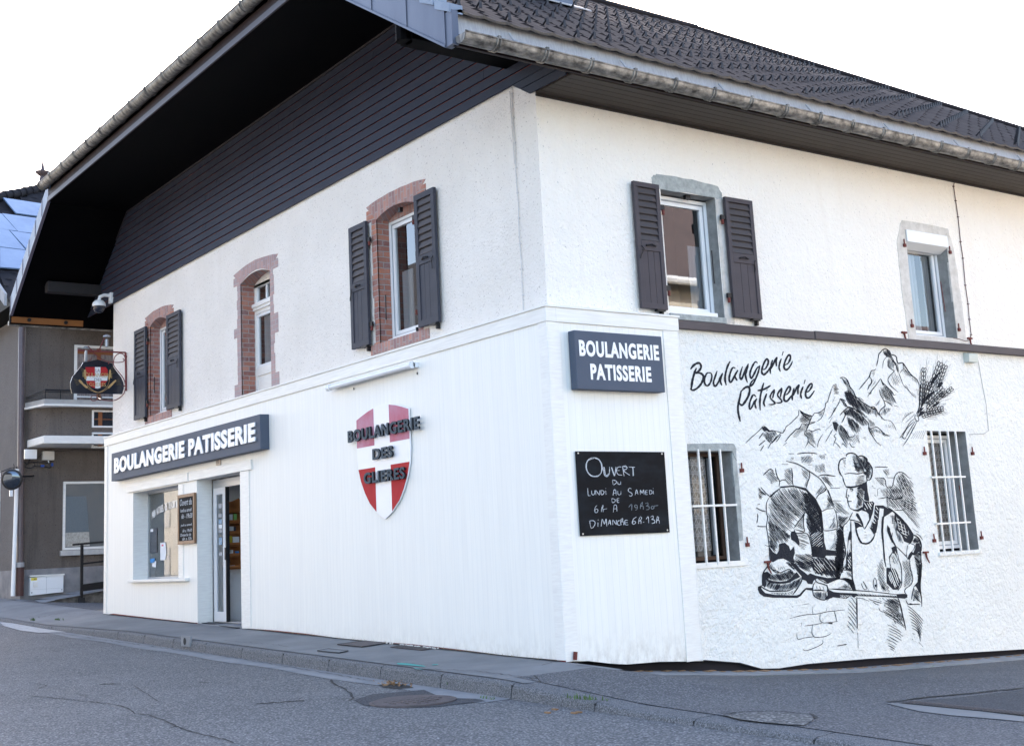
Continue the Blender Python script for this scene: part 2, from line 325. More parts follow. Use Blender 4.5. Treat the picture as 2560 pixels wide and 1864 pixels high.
# ------------------------------------------------ text
def text_obj(name, s, box, plane, mat, parent=None, depth=.0, off=0.0, shear=0, size_keep=False, front=None, origin=None, spacing=1.0):
    """box=(u0,u1,z0,z1); plane=('y',Y) reads along +x on a wall facing -y, ('x',X) reads along +y on a wall facing +x; off thickens the strokes"""
    cu=bpy.data.curves.new(name,'FONT'); cu.body=s; cu.size=1; cu.extrude=.05; cu.offset=off; cu.shear=shear; cu.space_character=spacing; cu.align_x='LEFT'; cu.resolution_u=4
    to=bpy.data.objects.new('tmp',cu); COL.objects.link(to); dg=bpy.context.evaluated_depsgraph_get(); dg.update()
    me=bpy.data.meshes.new_from_object(to.evaluated_get(dg)); COL.objects.unlink(to); bpy.data.objects.remove(to)
    vs=[v.co.copy() for v in me.vertices]; x0=min(v.x for v in vs); x1=max(v.x for v in vs); y0=min(v.y for v in vs); y1=max(v.y for v in vs)
    u0,u1,z0,z1=box; ax,val=plane; sg = -1 if ax=='y' else 1
    org = wloc(parent) if parent else Vector(origin or (0,0,0))
    for v in me.vertices:
        u=u0+(v.co.x-x0)/(x1-x0)*(u1-u0); z=z0+(v.co.y-y0)/(y1-y0)*(z1-z0); d=val+sg*(depth if v.co.z>0 else 0)
        v.co = (Vector((u,d,z)) if ax=='y' else Vector((d,u,z)))-org
    me.update(); me.name=name; me.materials.clear(); me.materials.append(mat)
    if front:
        me.materials.append(front)
        for p in me.polygons:
            n=p.normal; p.material_index = 1 if abs(n.y if ax=='y' else n.x)>.8 else 0
    me.validate(); me.update()
    ob=bpy.data.objects.new(name,me); COL.objects.link(ob); ob['_w']=list(org)
    bm=bmesh.new(); bm.from_mesh(me); bmesh.ops.remove_doubles(bm,verts=bm.verts,dist=1e-5); bmesh.ops.recalc_face_normals(bm,faces=bm.faces); bm.to_mesh(me); bm.free()
    if parent: ob.parent=parent; ob.location=(0,0,0)
    else: ob.location=org
    return ob
def ring(mb, u0,u1,z0,z1, w, plane, d0, d1, wb=None):
    """rectangular frame; plane 'y': u=x, depth in y; plane 'x': u=y, depth in x"""
    wb = w if wb is None else wb
    for a,b,c,d in ((u0,u1,z1-w,z1),(u0,u1,z0,z0+wb),(u0,u0+w,z0+wb,z1-w),(u1-w,u1,z0+wb,z1-w)):
        if plane=='y': mb.box(a,b,d0,d1,c,d)
        else: mb.box(d0,d1,a,b,c,d)
def pbox(mb, plane, u0,u1,z0,z1,d0,d1):
    return mb.box(u0,u1,d0,d1,z0,z1) if plane=='y' else mb.box(d0,d1,u0,u1,z0,z1)
# ================================================================ THE BAKERY
D=.12          # the boarded shopfront stands proud of the house walls by this much
XL,XR = -14.45,-D
BK=thing('bakery_building','white corner bakery house with dark boarded gable, brown tiled roof and white boarded shopfront','building',(0,0,0))
RIDGE_X=-8.18
def zr(x): return 6.62+.65*(.62-x)          # right roof slope (top of tiles)
def zl(x): return 8.57+.7*(x+13.57)         # left roof slope
YF=-1.47
YB=18.6                                     # back eave
# ---- walls with openings
def wall_with_holes(name, plane, d, outer, holes, mat, extra_mat=None, thick=.35):
    """flat wall face at d with rectangular/arched holes, plus reveals going inwards"""
    mb=MB()
    polys=[[Vector((u,z,0)) for u,z in outer]]+[[Vector((u,z,0)) for u,z in reversed(h)] for h in holes]
    tris=tessellate_polygon(polys); flat=[p for q in polys for p in q]
    vs=[(p.x,d,p.y) if plane=='y' else (d,p.x,p.y) for p in flat]; mb.add(vs,tris)
    return mb
FRONT_HOLES={ 'w1':(-12.37,-11.51,3.96,5.66,True),'w2':(-8.23,-7.12,3.70,5.66,True),'w3':(-3.78,-2.80,3.97,5.67,True)}
SIDE_HOLES={ 'w4':(1.95,2.87,3.84,5.37),'w5':(6.64,7.60,3.84,5.37),'w6':(6.64,7.53,.85,2.50),'w7':(2.02,2.80,.92,2.21)}
def arch(u0,u1,z0,z1,rise,n=8):
    """opening outline, segmental top whose crown is at z1+rise"""
    pts=[(u0,z0),(u1,z0)]
    for i in range(n+1):
        t=i/n; pts.append((u1+(u0-u1)*t, z1+rise*4*t*(1-t)))
    return pts
BG={}
fh=[arch(a,b,c,d,.10) for a,b,c,d,_ in FRONT_HOLES.values()]
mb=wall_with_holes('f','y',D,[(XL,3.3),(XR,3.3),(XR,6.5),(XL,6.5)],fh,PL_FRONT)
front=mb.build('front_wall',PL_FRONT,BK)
sh=[[(a,c),(b,c),(b,d),(a,d)] for a,b,c,d in (SIDE_HOLES['w4'],SIDE_HOLES['w5'])]
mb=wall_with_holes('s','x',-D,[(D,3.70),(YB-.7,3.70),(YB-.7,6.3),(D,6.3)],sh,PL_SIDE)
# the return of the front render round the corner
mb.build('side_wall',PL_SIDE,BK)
sh=[[(a,c),(b,c),(b,d),(a,d)] for a,b,c,d in (SIDE_HOLES['w6'],SIDE_HOLES['w7'])]
def zbot(y):
    K=[(-.2,.0),(.4,-.03),(.83,-.10),(1.3,-.11),(1.71,-.15),(2.1,-.17),(2.65,-.25),(3.0,-.35),(3.3,-.375),(3.8,-.37),(4.9,-.41),(8.3,-.585),(18,-.85)]
    for (a,p),(b,q) in zip(K,K[1:]):
        if y<=b: return p+(q-p)*(y-a)/(b-a)
    return K[-1][1]
ys=[.2,.4,.6,.83,1.0,1.3,1.5,1.71,1.9,2.1,2.4,2.65,2.8,3.0,3.15,3.3,3.8,4.9,8.3,17.9]
lowp=[(y,zbot(y)) for y in ys]+[(17.9,3.70),(.2,3.70)]
mb=wall_with_holes('s2','x',-D,lowp,sh,PL_MURAL); mb.build('mural_wall',PL_MURAL,BK)
mb=MB(); mb.box(-D-.30,-D-.05,.5,17.9,-1.6,.3); mb.box(XL,-.5,D+.02,D+.3,-.5,.18)
mb.build('foundation',VOID,BK)
# outer leaf behind (closes the house, gives wall thickness)
mb=MB(); mb.box(XL,XL+.3,D+.005,17.9,-.5,8.0); mb.box(XL,XR,17.6,17.9,-1,7.5); mb.build('back_wall',PL_FRONT,BK)
# thin near-black strip along the mural wall's foot
mb=MB(); pts=[(y,zbot(y)) for y in ys]
for (a,za),(b,zb) in zip(pts,pts[1:]): mb.prism([(-D+.004,a,za),(-D+.004,b,zb),(-D+.004,b,zb+.012),(-D+.004,a,za+.012)],(-.05,0,0))
mb.build('base_edge',VOID,BK)

# ---- window builder
def window(name,label,plane,hole,depth,kind):
    u0,u1,z0,z1=hole[:4]; d0 = D if plane=='y' else -D; s = 1 if plane=='y' else -1
    W=MB().quad((0,0,0),(0,0,0),(0,0,0)) if False else None
    cx=((u0+u1)/2); base=(cx,d0,z0) if plane=='y' else (d0,cx,z0)
    grp=bpy.data.objects.new(name,None)
    return grp
def reveal(plane,hole,rise,dep,mat,mat_top=None,name='reveal',sill=None):
    u0,u1,z0,z1=hole[:4]; d0=D if plane=='y' else -D; s=1 if plane=='y' else -1
    pts=arch(u0,u1,z0,z1,rise) if rise else [(u0,z0),(u1,z0),(u1,z1),(u0,z1)]
    mb=MB(); mb.keep=True
    P=lambda u,z,d:(u,d,z) if plane=='y' else (d,u,z)
    for (a,za),(b,zb) in zip(pts,pts[1:]+pts[:1]):
        mb.mi = 1 if (mat_top and abs(za-z1)<rise+.01 and abs(zb-z1)<rise+.01 and abs(a-b)>1e-4) else 0
        mb.quad(P(a,za,d0),P(b,zb,d0),P(b,zb,d0+s*dep),P(a,za,d0+s*dep))
    return mb.build(name,[mat,mat_top or mat],BK)
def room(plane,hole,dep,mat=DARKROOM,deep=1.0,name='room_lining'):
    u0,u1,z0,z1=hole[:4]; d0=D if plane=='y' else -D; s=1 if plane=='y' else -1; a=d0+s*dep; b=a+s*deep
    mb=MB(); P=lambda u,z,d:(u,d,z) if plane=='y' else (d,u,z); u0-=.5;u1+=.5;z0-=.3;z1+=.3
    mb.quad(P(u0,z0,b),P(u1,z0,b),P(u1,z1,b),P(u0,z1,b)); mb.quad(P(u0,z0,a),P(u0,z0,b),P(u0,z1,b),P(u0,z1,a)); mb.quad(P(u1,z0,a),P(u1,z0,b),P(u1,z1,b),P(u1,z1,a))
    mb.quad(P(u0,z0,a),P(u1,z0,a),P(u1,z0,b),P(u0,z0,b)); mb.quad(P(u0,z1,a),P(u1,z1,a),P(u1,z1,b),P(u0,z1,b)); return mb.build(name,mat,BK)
def pane(plane,u0,u1,z0,z1,d,mat,parent,name='pane',tilt=0):
    P=lambda u,z,dd:(u,dd,z) if plane=='y' else (dd,u,z)
    mb=MB(); mb.keep=True; mb.quad(P(u0,z0,d),P(u1,z0,d+tilt),P(u1,z1,d+tilt),P(u0,z1,d)); return mb.build(name,mat,parent)
def curtain(plane,u0,u1,z0,z1,d,parent,mat=CURTAIN,amp=.015,name='curtain'):
    mb=MB(); n=28; P=lambda u,z,dd:(u,dd,z) if plane=='y' else (dd,u,z)
    pts=[(u0+(u1-u0)*i/n, d+amp*sin(i*1.9+sin(i*.7))) for i in range(n+1)]
    for (a,da),(b,db) in zip(pts,pts[1:]): mb.quad(P(a,z0,da),P(b,z0,db),P(b,z1,db),P(a,z1,da))
    return mb.build(name,mat,parent,smooth=True)
def pvc_window(plane,hole,dep,outer=.045,sash=.05,glass=GLASS,cur=None,rollbox=False):
    u0,u1,z0,z1=hole[:4]; d0=D if plane=='y' else -D; s=1 if plane=='y' else -1; a=d0+s*dep
    F=MB(); ring(F,u0,u1,z0,z1,outer,plane,a,a+s*.06); 
    f=F.build('window',PVC,BK,bevel=.004)
    G=MB(); ring(G,u0+outer,u1-outer,z0+outer,z1-outer,.012,plane,a+s*.012,a+s*.06); G.build('seal',PVC_DARK,f)
    G=MB(); ring(G,u0+outer+.012,u1-outer-.012,z0+outer+.012,z1-outer-.012,sash,plane,a+s*.018,a+s*.07); G.build('sash',PVC,f,bevel=.004)
    k=outer+.012+sash
    pane(plane,u0+k,u1-k,z0+k,z1-k,a+s*.045,glass,f)
    if cur:
        for c in cur: curtain(plane,c[0],c[1],z0+k,z1-k-(c[2] if len(c)>2 else 0),a+s*.12,f)
    return f
# ---- front upper windows
for key in ('w1','w3'):
    h=FRONT_HOLES[key]; reveal('y',h,.10,.22,BRICK,BRICK_V); room('y',h,.30)
    hh=(h[0],h[1],h[2]+.05,h[3]-.02); f=pvc_window('y',hh,.19,cur=[(h[0]+.12,h[0]+.40,.6),(h[0]+.5,h[1],0)])
    MB().box(h[0],h[1],D+.19,D+.26,h[3]-.03,h[3]+.10).build('head_board',BRICK_V,f)
    MB().box(h[0]-.02,h[1],D+.12,D+.22,h[2]+.01,h[2]+.055).build('sill',PVC,f,bevel=.004)
h=FRONT_HOLES['w2']; reveal('y',h,.12,.25,BRICK,BRICK_V); room('y',h,.34)
a=D+.24
F=MB(); ring(F,h[0],h[1],3.70,5.66,.055,'y',a,a+.06); F.box(h[0]+.055,h[1]-.055,a,a+.06,5.16,5.34); F.box(h[0]+.055,h[1]-.055,a,a+.06,4.14,4.27)
F.prism([(h[0],a,5.60),(h[1],a,5.60)]+[(h[1]+(h[0]-h[1])*t/8,a,5.66+.12*4*(t/8)*(1-t/8)) for t in range(9)],(0,.06,0))
f=F.build('window',WHITE_TRIM,BK,bevel=.004)
MB().box(h[0]-.03,h[1]+.02,a-.05,a,5.27,5.33).box(h[0]-.015,h[1],a-.03,a,5.22,5.27).build('transom_moulding',WHITE_TRIM,f,bevel=.006)
MB().box(h[0]+.055,h[1]-.055,a+.02,a+.05,3.755,4.14).box(h[0]+.12,h[1]-.12,a+.008,a+.02,3.8,4.08).build('lower_panel',WHITE_TRIM,f,bevel=.005)
F=MB(); ring(F,h[0]+.055,h[1]-.055,4.27,5.16,.05,'y',a+.015,a+.06); F.box(-7.83,-7.79,a+.015,a+.06,5.34,5.72); ring(F,h[0]+.055,h[1]-.055,5.34,5.70,.035,'y',a+.015,a+.06); F.build('sash',PVC,f,bevel=.003)
pane('y',h[0]+.1,h[1]-.1,4.3,5.12,a+.04,GLASS,f); pane('y',h[0]+.09,h[1]-.09,5.37,5.68,a+.04,GLASS,f)
curtain('y',h[0]+.16,h[0]+.50,4.3,5.12,a+.10,f)
# brick surrounds (fronts barely proud of the render)
def surround(key, outl, rise, bottom, mats=(BRICK_P,BRICK_PV), quoins=()):
    u0,u1,z0,z1,_=FRONT_HOLES[key]; y=D-.006
    mb=MB(); n=10
    inner=[(u1+(u0-u1)*t/n, z1+rise*4*(t/n)*(1-t/n)) for t in range(n+1)]
    o0,o1,zt=outl; outer=[(o1+(o0-o1)*t/n, zt+(rise*.7)*4*(t/n)*(1-t/n)+random.uniform(-.005,.005)) for t in range(n+1)]
    for i in range(n): mb.prism([(inner[i][0],y,inner[i][1]),(outer[i][0],y,outer[i][1]),(outer[i+1][0],y,outer[i+1][1]),(inner[i+1][0],y,inner[i+1][1])],(0,.02,0))
    li=mb.build('brick_lintel',mats[1],BK)
    mb=MB(); mr=MB(); zz=bottom
    while zz<z1-.001:
        z2=min(zz+.077*2,z1); w0=random.uniform(.11,.15); w1=random.uniform(.10,.14)
        for q in quoins:
            if q[1]<=zz+.07<=q[2]:
                if q[0]=='l': w0=.27
                else: w1=.27
        mb.box(u0-w0,u0,y,y+.02,zz,z2); mr.box(u1,u1+w1,y,y+.02,zz,z2); zz=z2
    mb.box(o0,u0-.0,y+.001,y+.02,z1-.0,zt-.06); mr.box(u1,o1,y+.001,y+.02,z1,zt-.06)
    mb.build('brick_jamb',mats[0],BK); mr.build('brick_jamb',mats[0],BK)
    if bottom<z0: MB().box(u0-.24,u1+.25,y-.006,y+.02,z0-.13,z0).build('brick_sill',mats[1],BK)
surround('w1',(-12.64,-11.16,5.87),.10,3.84,(BRICK,BRICK_V)); surround('w2',(-8.50,-6.82,5.86),.12,3.72,(BRICK_P,BRICK_PV),[('l',4.72,4.95),('l',3.7,3.98),('r',4.70,4.95),('r',3.7,4.0)]); surround('w3',(-4.04,-2.50,5.90),.08,3.84,(BRICK,BRICK_V))
# ---- side windows
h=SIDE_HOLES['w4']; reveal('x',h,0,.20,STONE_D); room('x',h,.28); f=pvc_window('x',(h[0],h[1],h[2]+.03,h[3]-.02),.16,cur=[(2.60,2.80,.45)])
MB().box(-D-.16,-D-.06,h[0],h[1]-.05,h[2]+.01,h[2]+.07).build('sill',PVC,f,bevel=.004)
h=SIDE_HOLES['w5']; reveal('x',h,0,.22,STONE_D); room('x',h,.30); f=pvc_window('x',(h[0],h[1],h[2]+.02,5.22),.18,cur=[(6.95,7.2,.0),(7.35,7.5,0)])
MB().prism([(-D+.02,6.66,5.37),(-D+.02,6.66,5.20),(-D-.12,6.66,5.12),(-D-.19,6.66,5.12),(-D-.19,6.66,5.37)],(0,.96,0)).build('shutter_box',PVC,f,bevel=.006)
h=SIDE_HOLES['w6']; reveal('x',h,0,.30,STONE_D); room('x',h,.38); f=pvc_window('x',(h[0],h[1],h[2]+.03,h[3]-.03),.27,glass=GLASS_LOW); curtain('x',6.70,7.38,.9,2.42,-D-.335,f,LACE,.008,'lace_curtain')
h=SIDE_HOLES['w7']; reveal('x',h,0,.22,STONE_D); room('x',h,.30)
F=MB(); ring(F,h[0],h[1],h[2]+.02,h[3],.045,'x',-D-.22,-D-.27); BROWNW=board_mat('brown_window_wood',(.055,.03,.02),(.08,.045,.03),(.11,.07,.05)); f=F.build('window',BROWNW,BK,bevel=.004)
pane('x',h[0]+.04,h[1]-.04,h[2]+.05,h[3]-.04,-D-.245,GLASS_LOW,f); curtain('x',2.16,2.62,1.05,2.14,-D-.28,f,LACE,.006,'lace_curtain'); curtain('x',2.65,2.71,1.0,2.15,-D-.285,f)
# stone surrounds on the side wall
def patch(pts,mat,name,t=.006):
    mb=MB(); mb.prism([(-D+t,y,z) for y,z in pts],(-.03,0,0)); return mb.build(name,mat,BK)
def wob(pts,k=.012,n=4):
    r=[]
    for (a,b),(c,d) in zip(pts,pts[1:]+pts[:1]):
        for i in range(n): t=i/n; r.append((a+(c-a)*t+(random.uniform(-k,k) if i else 0),b+(d-b)*t+(random.uniform(-k,k) if i else 0)))
    return r
patch(wob([(1.93,5.37),(2.87,5.37),(3.0,5.37),(3.0,5.45),(2.93,5.53),(2.5,5.56),(1.9,5.55),(1.82,5.5),(1.84,5.37)]),STONE,'stone_lintel'); patch(wob([(2.87,3.78),(3.03,3.78),(3.02,4.4),(3.05,5.37),(2.87,5.37)]),STONE_B,'stone_jamb',.007); patch([(1.94,3.77),(2.87,3.77),(2.87,3.84),(1.94,3.84)],STONE,'stone_sill',.03)
patch(wob([(6.64,5.37),(7.6,5.37),(7.68,5.49),(6.6,5.50),(6.55,5.44)],.01),STONE_B,'stone_lintel'); patch(wob([(7.6,3.84),(7.8,3.82),(7.80,4.5),(7.76,5.2),(7.68,5.48),(7.6,5.37)]),STONE_B,'stone_jamb'); patch(wob([(6.46,3.80),(6.64,3.80),(6.64,5.37),(6.55,5.44),(6.43,5.15),(6.42,4.5)]),STONE_B,'stone_jamb'); patch([(6.46,3.765),(7.9,3.765),(7.9,3.845),(6.46,3.845)],STONE_B,'stone_sill',.012)
patch(wob([(1.99,2.21),(2.80,2.21),(2.86,2.10),(2.87,2.24),(2.82,2.30),(1.99,2.29)],.008),STONE,'stone_lintel',.015); patch(wob([(2.80,1.15),(2.87,1.15),(2.88,1.6),(2.87,2.2),(2.80,2.21)],.01),STONE,'stone_jamb'); patch([(2.0,.86),(2.9,.86),(2.9,.92),(2.0,.92)],WHITE_TRIM,'window_ledge',.02)
patch([(6.60,.80),(7.58,.80),(7.58,.85),(6.60,.85)],PL_MURAL,'window_ledge',.03)
# iron window bars (parts of the house)
def bars(u,z0,z1,hz,hu,name='window_bars'):
    mb=MB(); x=-D+.01
    for y in u: mb.box(x,x+.022,y-.011,y+.011,z0,z1)
    for z in hz: mb.box(x-.004,x+.030,hu[0],hu[1],z-.012,z+.012)
    mb.build(name,WHITE_TRIM,BK)
bars((2.22,2.405,2.58),.89,2.23,(1.57,),(2.05,2.78)); bars((6.71,6.90,7.085,7.26),.82,2.50,(1.23,1.86),(6.60,7.36))
# ---- shutters
def shutter(plane,u0,u1,z0,z1,mat,hinge_right,d):
    """d = inner depth coordinate (wall side)"""
    s=-1 if plane=='y' else 1; t=.045; a=d; b=d+s*t
    F=MB(); w=.075 if plane=='y' else .06; zm=z0+(z1-z0)*.50
    ring(F,u0,u1,z0,z1,w,plane,a,b,wb=w*1.1); pbox(F,plane,u0+w,u1-w,zm-.07,zm+.05,a,b)
    f=F.build('shutter',mat,BK,bevel=.004)
    L=MB(); n=8; zz0,zz1=zm+.05,z1-w; g=(zz1-zz0)/n; P=lambda u,z,dd:(u,dd,z) if plane=='y' else (dd,u,z)
    for i in range(n):
        z=zz0+g*i; q=[P(u0+w,z,b-s*.010),P(u0+w,z+g,a+s*.012),P(u0+w,z+g+.010,a+s*.014),P(u0+w,z+.008,b-s*.004)]
        vec=Vector(P(u1-w,0,0))-Vector(P(u0+w,0,0)); L.prism(q,vec)
    L.build('louvres',SHUT_L,f)
    B=MB(); k=3; wz=(u1-u0-2*w)/k
    for i in range(k): pbox(B,plane,u0+w+i*wz+.003,u0+w+(i+1)*wz-.003,z0+w,zm-.07,a+s*.008,b-s*.012)
    pbox(B,plane,u0+w,u1-w,z0+w,z1-w,a+s*.001,a+s*.006)
    B.build('plank_panel',mat,f)
    H=MB(); c=(u0+u1)/2; zc=zm-.01; H.tube([P(c-.07,zc,b+s*.012),P(c,zc+.012,b+s*.03),P(c+.07,zc,b+s*.012)],.010,6); H.tube([P(c-.07,zc,b),P(c-.07,zc,b+s*.02)],.012,6)
    e=u1-.05 if not hinge_right else u0+.05
    H.tube([P(e,zc-.01,b+s*.01),P(e+.03*(1 if not hinge_right else -1)*-1,zc-.05,b+s*.02),P(e-.02,zc-.13,b+s*.015),P(e-.03,zc-.17,b+s*.01)],.006,6)
    H.build('shutter_latch',DARKIRON,f)
    g0=(u1 if hinge_right else u0)
    for z in (z1-.27,z0+.27):
        sd=1 if hinge_right else -1; hm=MB(); pbox(hm,plane,g0,g0+sd*.075,z-.03,z+.03,a-s*.0,b-s*.015); h_=hm.build('hinge',DARKIRON,f)
        z-=.06; MB().tube([P(g0+sd*.055,z-.03,a+s*.02),P(g0+sd*.055,z+.03,a+s*.02)],.018,8).build('hinge_pin',RUST,f)
    sm=MB(); c=u0+.09 if hinge_right is None else ((u1-.12) if True else 0)
    pbox(sm,plane,c-.06,c+.07,z0-.025,z0-.002,a,b+s*.01); pbox(sm,plane,c+.03,c+.06,z0-.08,z0-.01,a-s*.02,a+s*.03); sm.build('shutter_stay',DARKIRON,f)
    return f
shutter('y',-13.03,-12.42,3.96,5.68,SHUT_A,True,.085); shutter('y',-11.34,-10.70,3.96,5.69,SHUT_A,False,.085)
shutter('y',-4.43,-3.95,3.98,5.69,SHUT_A,True,.085); shutter('y',-2.69,-2.215,3.99,5.71,SHUT_A,False,.085)
shutter('x',1.45,1.86,3.86,5.39,SHUT_B,True,-.085); shutter('x',2.97,3.46,3.85,5.385,SHUT_B,False,-.085)
# loose window hooks and hinge pins left in the walls
def pin(y,z,x=-D):
    mb=MB()
    mb.tube([(x+.02,y,z-.02),(x+.02,y,z+.07)],.009,6); mb.box(x-.01,x+.035,y-.022,y+.022,z-.045,z+.0); mb.build('hinge_pin',RUST,BK)
for y,z in ((2.93,2.00),(2.92,1.12),(6.52,2.21),(7.62,2.21),(6.52,1.03),(7.60,1.03),(6.58,5.15),(7.64,5.15),(6.55,3.99),(7.64,4.0)): pin(y,z)
for y,z in ((3.24,.85),(6.31,.83),(6.36,3.83),(7.88,3.83)): HK=MB(); HK.box(-D,-D+.03,y-.05,y+.05,z+.02,z+.045); HK.tube([(-D+.015,y,z+.03),(-D+.02,y+.005,z-.04),(-D+.04,y+.025,z-.11)],[.014,.012,.008],6); HK.build('shutter_catch',RUST,BK)
MB().tube([(-D-.10,7.50,4.70),(-D-.08,7.50,4.25)],.006,6).build('window_hook',RUST,BK); MB().tube([(-D-.14,7.44,1.75),(-D-.10,7.46,1.30)],.007,6).build('window_hook',RUST,BK)
for q in ([(-3.70,D+.06,4.62),(-3.70,D+.055,4.28)],[(-12.30,D+.06,4.7),(-12.30,D+.06,4.4)],[(-D-.06,2.80,4.70),(-D-.06,2.80,4.28)]): MB().tube(q,.008,6).build('window_hook',DARKIRON,BK)
MB().box(-3.30,-3.24,D+.05,D+.10,5.66,5.72).build('shutter_stop',DARKIRON,BK); MB().box(-D-.10,-D-.05,2.42,2.50,5.32,5.37).build('shutter_stop',DARKIRON,BK); MB().tube([(-3.0,D+.1,4.01),(-3.0,D+.1,4.06)],.02,8).build('shutter_stop',DARKIRON,BK)

# ---- brown timber string course above the mural
bm_=MB()
for y0,y1,o in ((1.93,4.42,0),(4.43,9.4,.008),(9.41,17.9,0)): bm_.box(-D,-D+.07+o,y0,y1,3.655+o*.4,3.755+o)
bm_.build('timber_band',board_mat('brown_band',(.070,.058,.062),(.095,.08,.084),(.13,.11,.11)),BK,bevel=.006)
# ---- shopfront boarding
sf=MB(); P=[[Vector((u,z,0)) for u,z in [(-14.52,.33)]+[(x,.016-.0226*x+.02+.012*sin(x*1.3)) for x in (-14,-12,-10,-9.83)]+[(-9.83,2.60),(-8.05,2.60)]+[(x,.03-.0226*x+.01*sin(x*1.7)) for x in (-8.05,-7,-6,-5,-4,-3,-2,-1)]+[(-.02,.03),(-.02,3.78),(-14.52,3.78)]],
   [Vector((u,z,0)) for u,z in [(-12.92,.98),(-12.92,2.58),(-10.64,2.58),(-10.64,.98)]]]
sf.add([(p.x,0,p.y) for q in P for p in q],tessellate_polygon(P))
shop=sf.build('shopfront_boarding',CLAD,BK)
sf=MB(); pts=[(0.02,.02),(.3,.0),(.6,-.055),(.83,-.085),(1.3,-.10),(1.71,-.135),(1.93,-.15),(1.93,3.78),(.02,3.78)]
sf.prism([(0,y,z) for y,z in pts],(-.02,0,0)); sf.build('shopfront_side_boarding',CLAD,BK)
sf=MB(); sf.quad((-D,1.93,-.15),(0,1.93,-.15),(0,1.93,3.78),(-D,1.93,3.78)); sf.quad((-14.52,0,.33),(-14.52,D,.33),(-14.52,D,3.78),(-14.52,0,3.78)); sf.build('shopfront_return',WHITE_TRIM,BK)
T=MB(); T.box(-14.55,.02,-.02,D,3.60,3.76); T.box(-.1,.02,D,1.95,3.60,3.76) ; T.box(-14.57,.035,-.035,D+.0,3.76,3.785); T.box(-.1,.035,D,1.965,3.76,3.785)
T.build('cornice_board',WHITE_TRIMH,BK,bevel=.004)
MB().box(-14.54,-14.38,-.012,.0,.345,3.6).build('corner_board',WHITE_TRIM,BK,bevel=.003); MB().box(-.14,.012,-.012,-.0,.03,3.6).box(0.002,.012,.0005,.17,.015,3.599).build('corner_board',WHITE_TRIM,BK,bevel=.003); MB().box(0,.010,1.70,1.94,-.14,3.6).box(-D,.012,1.93,1.945,-.15,3.60).build('corner_board',WHITE_TRIM,BK,bevel=.003)
MB().box(-13.17,-10.16,-.035,-.0,2.60,2.75).build('lintel_board',WHITE_TRIMH,BK,bevel=.004); MB().box(-10.12,-7.60,-.03,-.0,2.60,2.75).build('lintel_board',WHITE_TRIMH,BK,bevel=.004); MB().box(-8.05,-7.72,-.014,0,.20,2.6).build('door_casing',WHITE_TRIM,BK,bevel=.004); MB().box(-10.64,-10.43,-.012,0,.99,2.58).build('window_casing',WHITE_TRIM,BK,bevel=.004)
T=MB(); T.box(-12.98,-10.17,-.085,.0,.935,.985); T.build('shop_window_sill',WHITE_TRIMH,BK,bevel=.006)
# red oxide strip and dirt at the foot
T=MB()
for x0,x1 in ((-14.5,-9.83),(-8.04,-.02)):
    n=16
    for i in range(n):
        a=x0+(x1-x0)*i/n; b=x0+(x1-x0)*(i+1)/n; za=.012-.0226*a; zb=.012-.0226*b
        T.prism([(a,.012,za+.03),(b,.012,zb+.03),(b,.012,zb-.05),(a,.012,za-.05)],(0,.02,0))
T.build('base_strip',REDBASE,BK)
T=MB(); T.tube([(.03,.10,.03),(.035,.11,.11)],.022,8); T.build('corner_pipe_stub',RUST,BK)
# shop window recess
def box_lining(u0,u1,z0,z1,y0,y1,mat,name,floor=True):
    mb=MB(); mb.quad((u0,y0,z0),(u0,y1,z0),(u0,y1,z1),(u0,y0,z1)); mb.quad((u1,y0,z0),(u1,y1,z0),(u1,y1,z1),(u1,y0,z1)); mb.quad((u0,y0,z1),(u1,y0,z1),(u1,y1,z1),(u0,y1,z1))
    if floor: mb.quad((u0,y0,z0),(u1,y0,z0),(u1,y1,z0),(u0,y1,z0))
    return mb.build(name,mat,BK)
box_lining(-12.92,-10.64,.98,2.58,0,.30,WHITE_TRIM,'window_reveal')
F=MB(); ring(F,-12.92,-10.64,.98,2.58,.035,'y',.28,.33); f=F.build('shop_window',ALU,BK); pane('y',-12.89,-10.67,1.01,2.55,.30,GLASS_SHOP,f)
box_lining(-9.83,-8.05,.22,2.60,0,.27,WHITE_TRIM,'door_reveal')
# door: aluminium frame, half-open sliding leaf
F=MB(); ring(F,-9.80,-8.06,.24,2.58,.06,'y',.27,.33,wb=.02); F.box(-9.74,-8.12,.27,.33,2.44,2.52); d=F.build('shop_door',ALU,BK,bevel=.003)
F=MB(); ring(F,-9.72,-9.23,.26,2.44,.11,'y',.245,.285,wb=.16); F.build('door_leaf',M('white_alu',(.62,.64,.67),rough=.35),d,bevel=.004)
pane('y',-9.62,-9.33,.40,2.34,.262,GLASS_SHOP,d); F=MB(); F.box(-9.22,-9.19,.24,.30,.26,2.44); F.box(-9.22,-9.17,.22,.26,1.25,1.45); F.build('door_seal',BLACKP,d)
STK=M('faded_sticker',(.10,.25,.42),(.45,.50,.55),30,.6); STG=M('grey_sticker',(.28,.30,.33),(.42,.43,.45),25,.6)
for z0,z1,mt in ((2.10,2.18,STG),(1.95,2.01,STG),(1.84,1.92,STK),(1.77,1.83,PAPERM),(1.70,1.76,STG),(1.50,1.62,STK),(1.32,1.38,STG)):
    MB().box(-9.53,-9.40,.255,.258,z0,z1).build('door_sticker',mt,d)
T=MB(); T.box(-9.85,-8.03,-.015,.27,.19,.235); T.build('door_step',CONC_L,BK,bevel=.005)
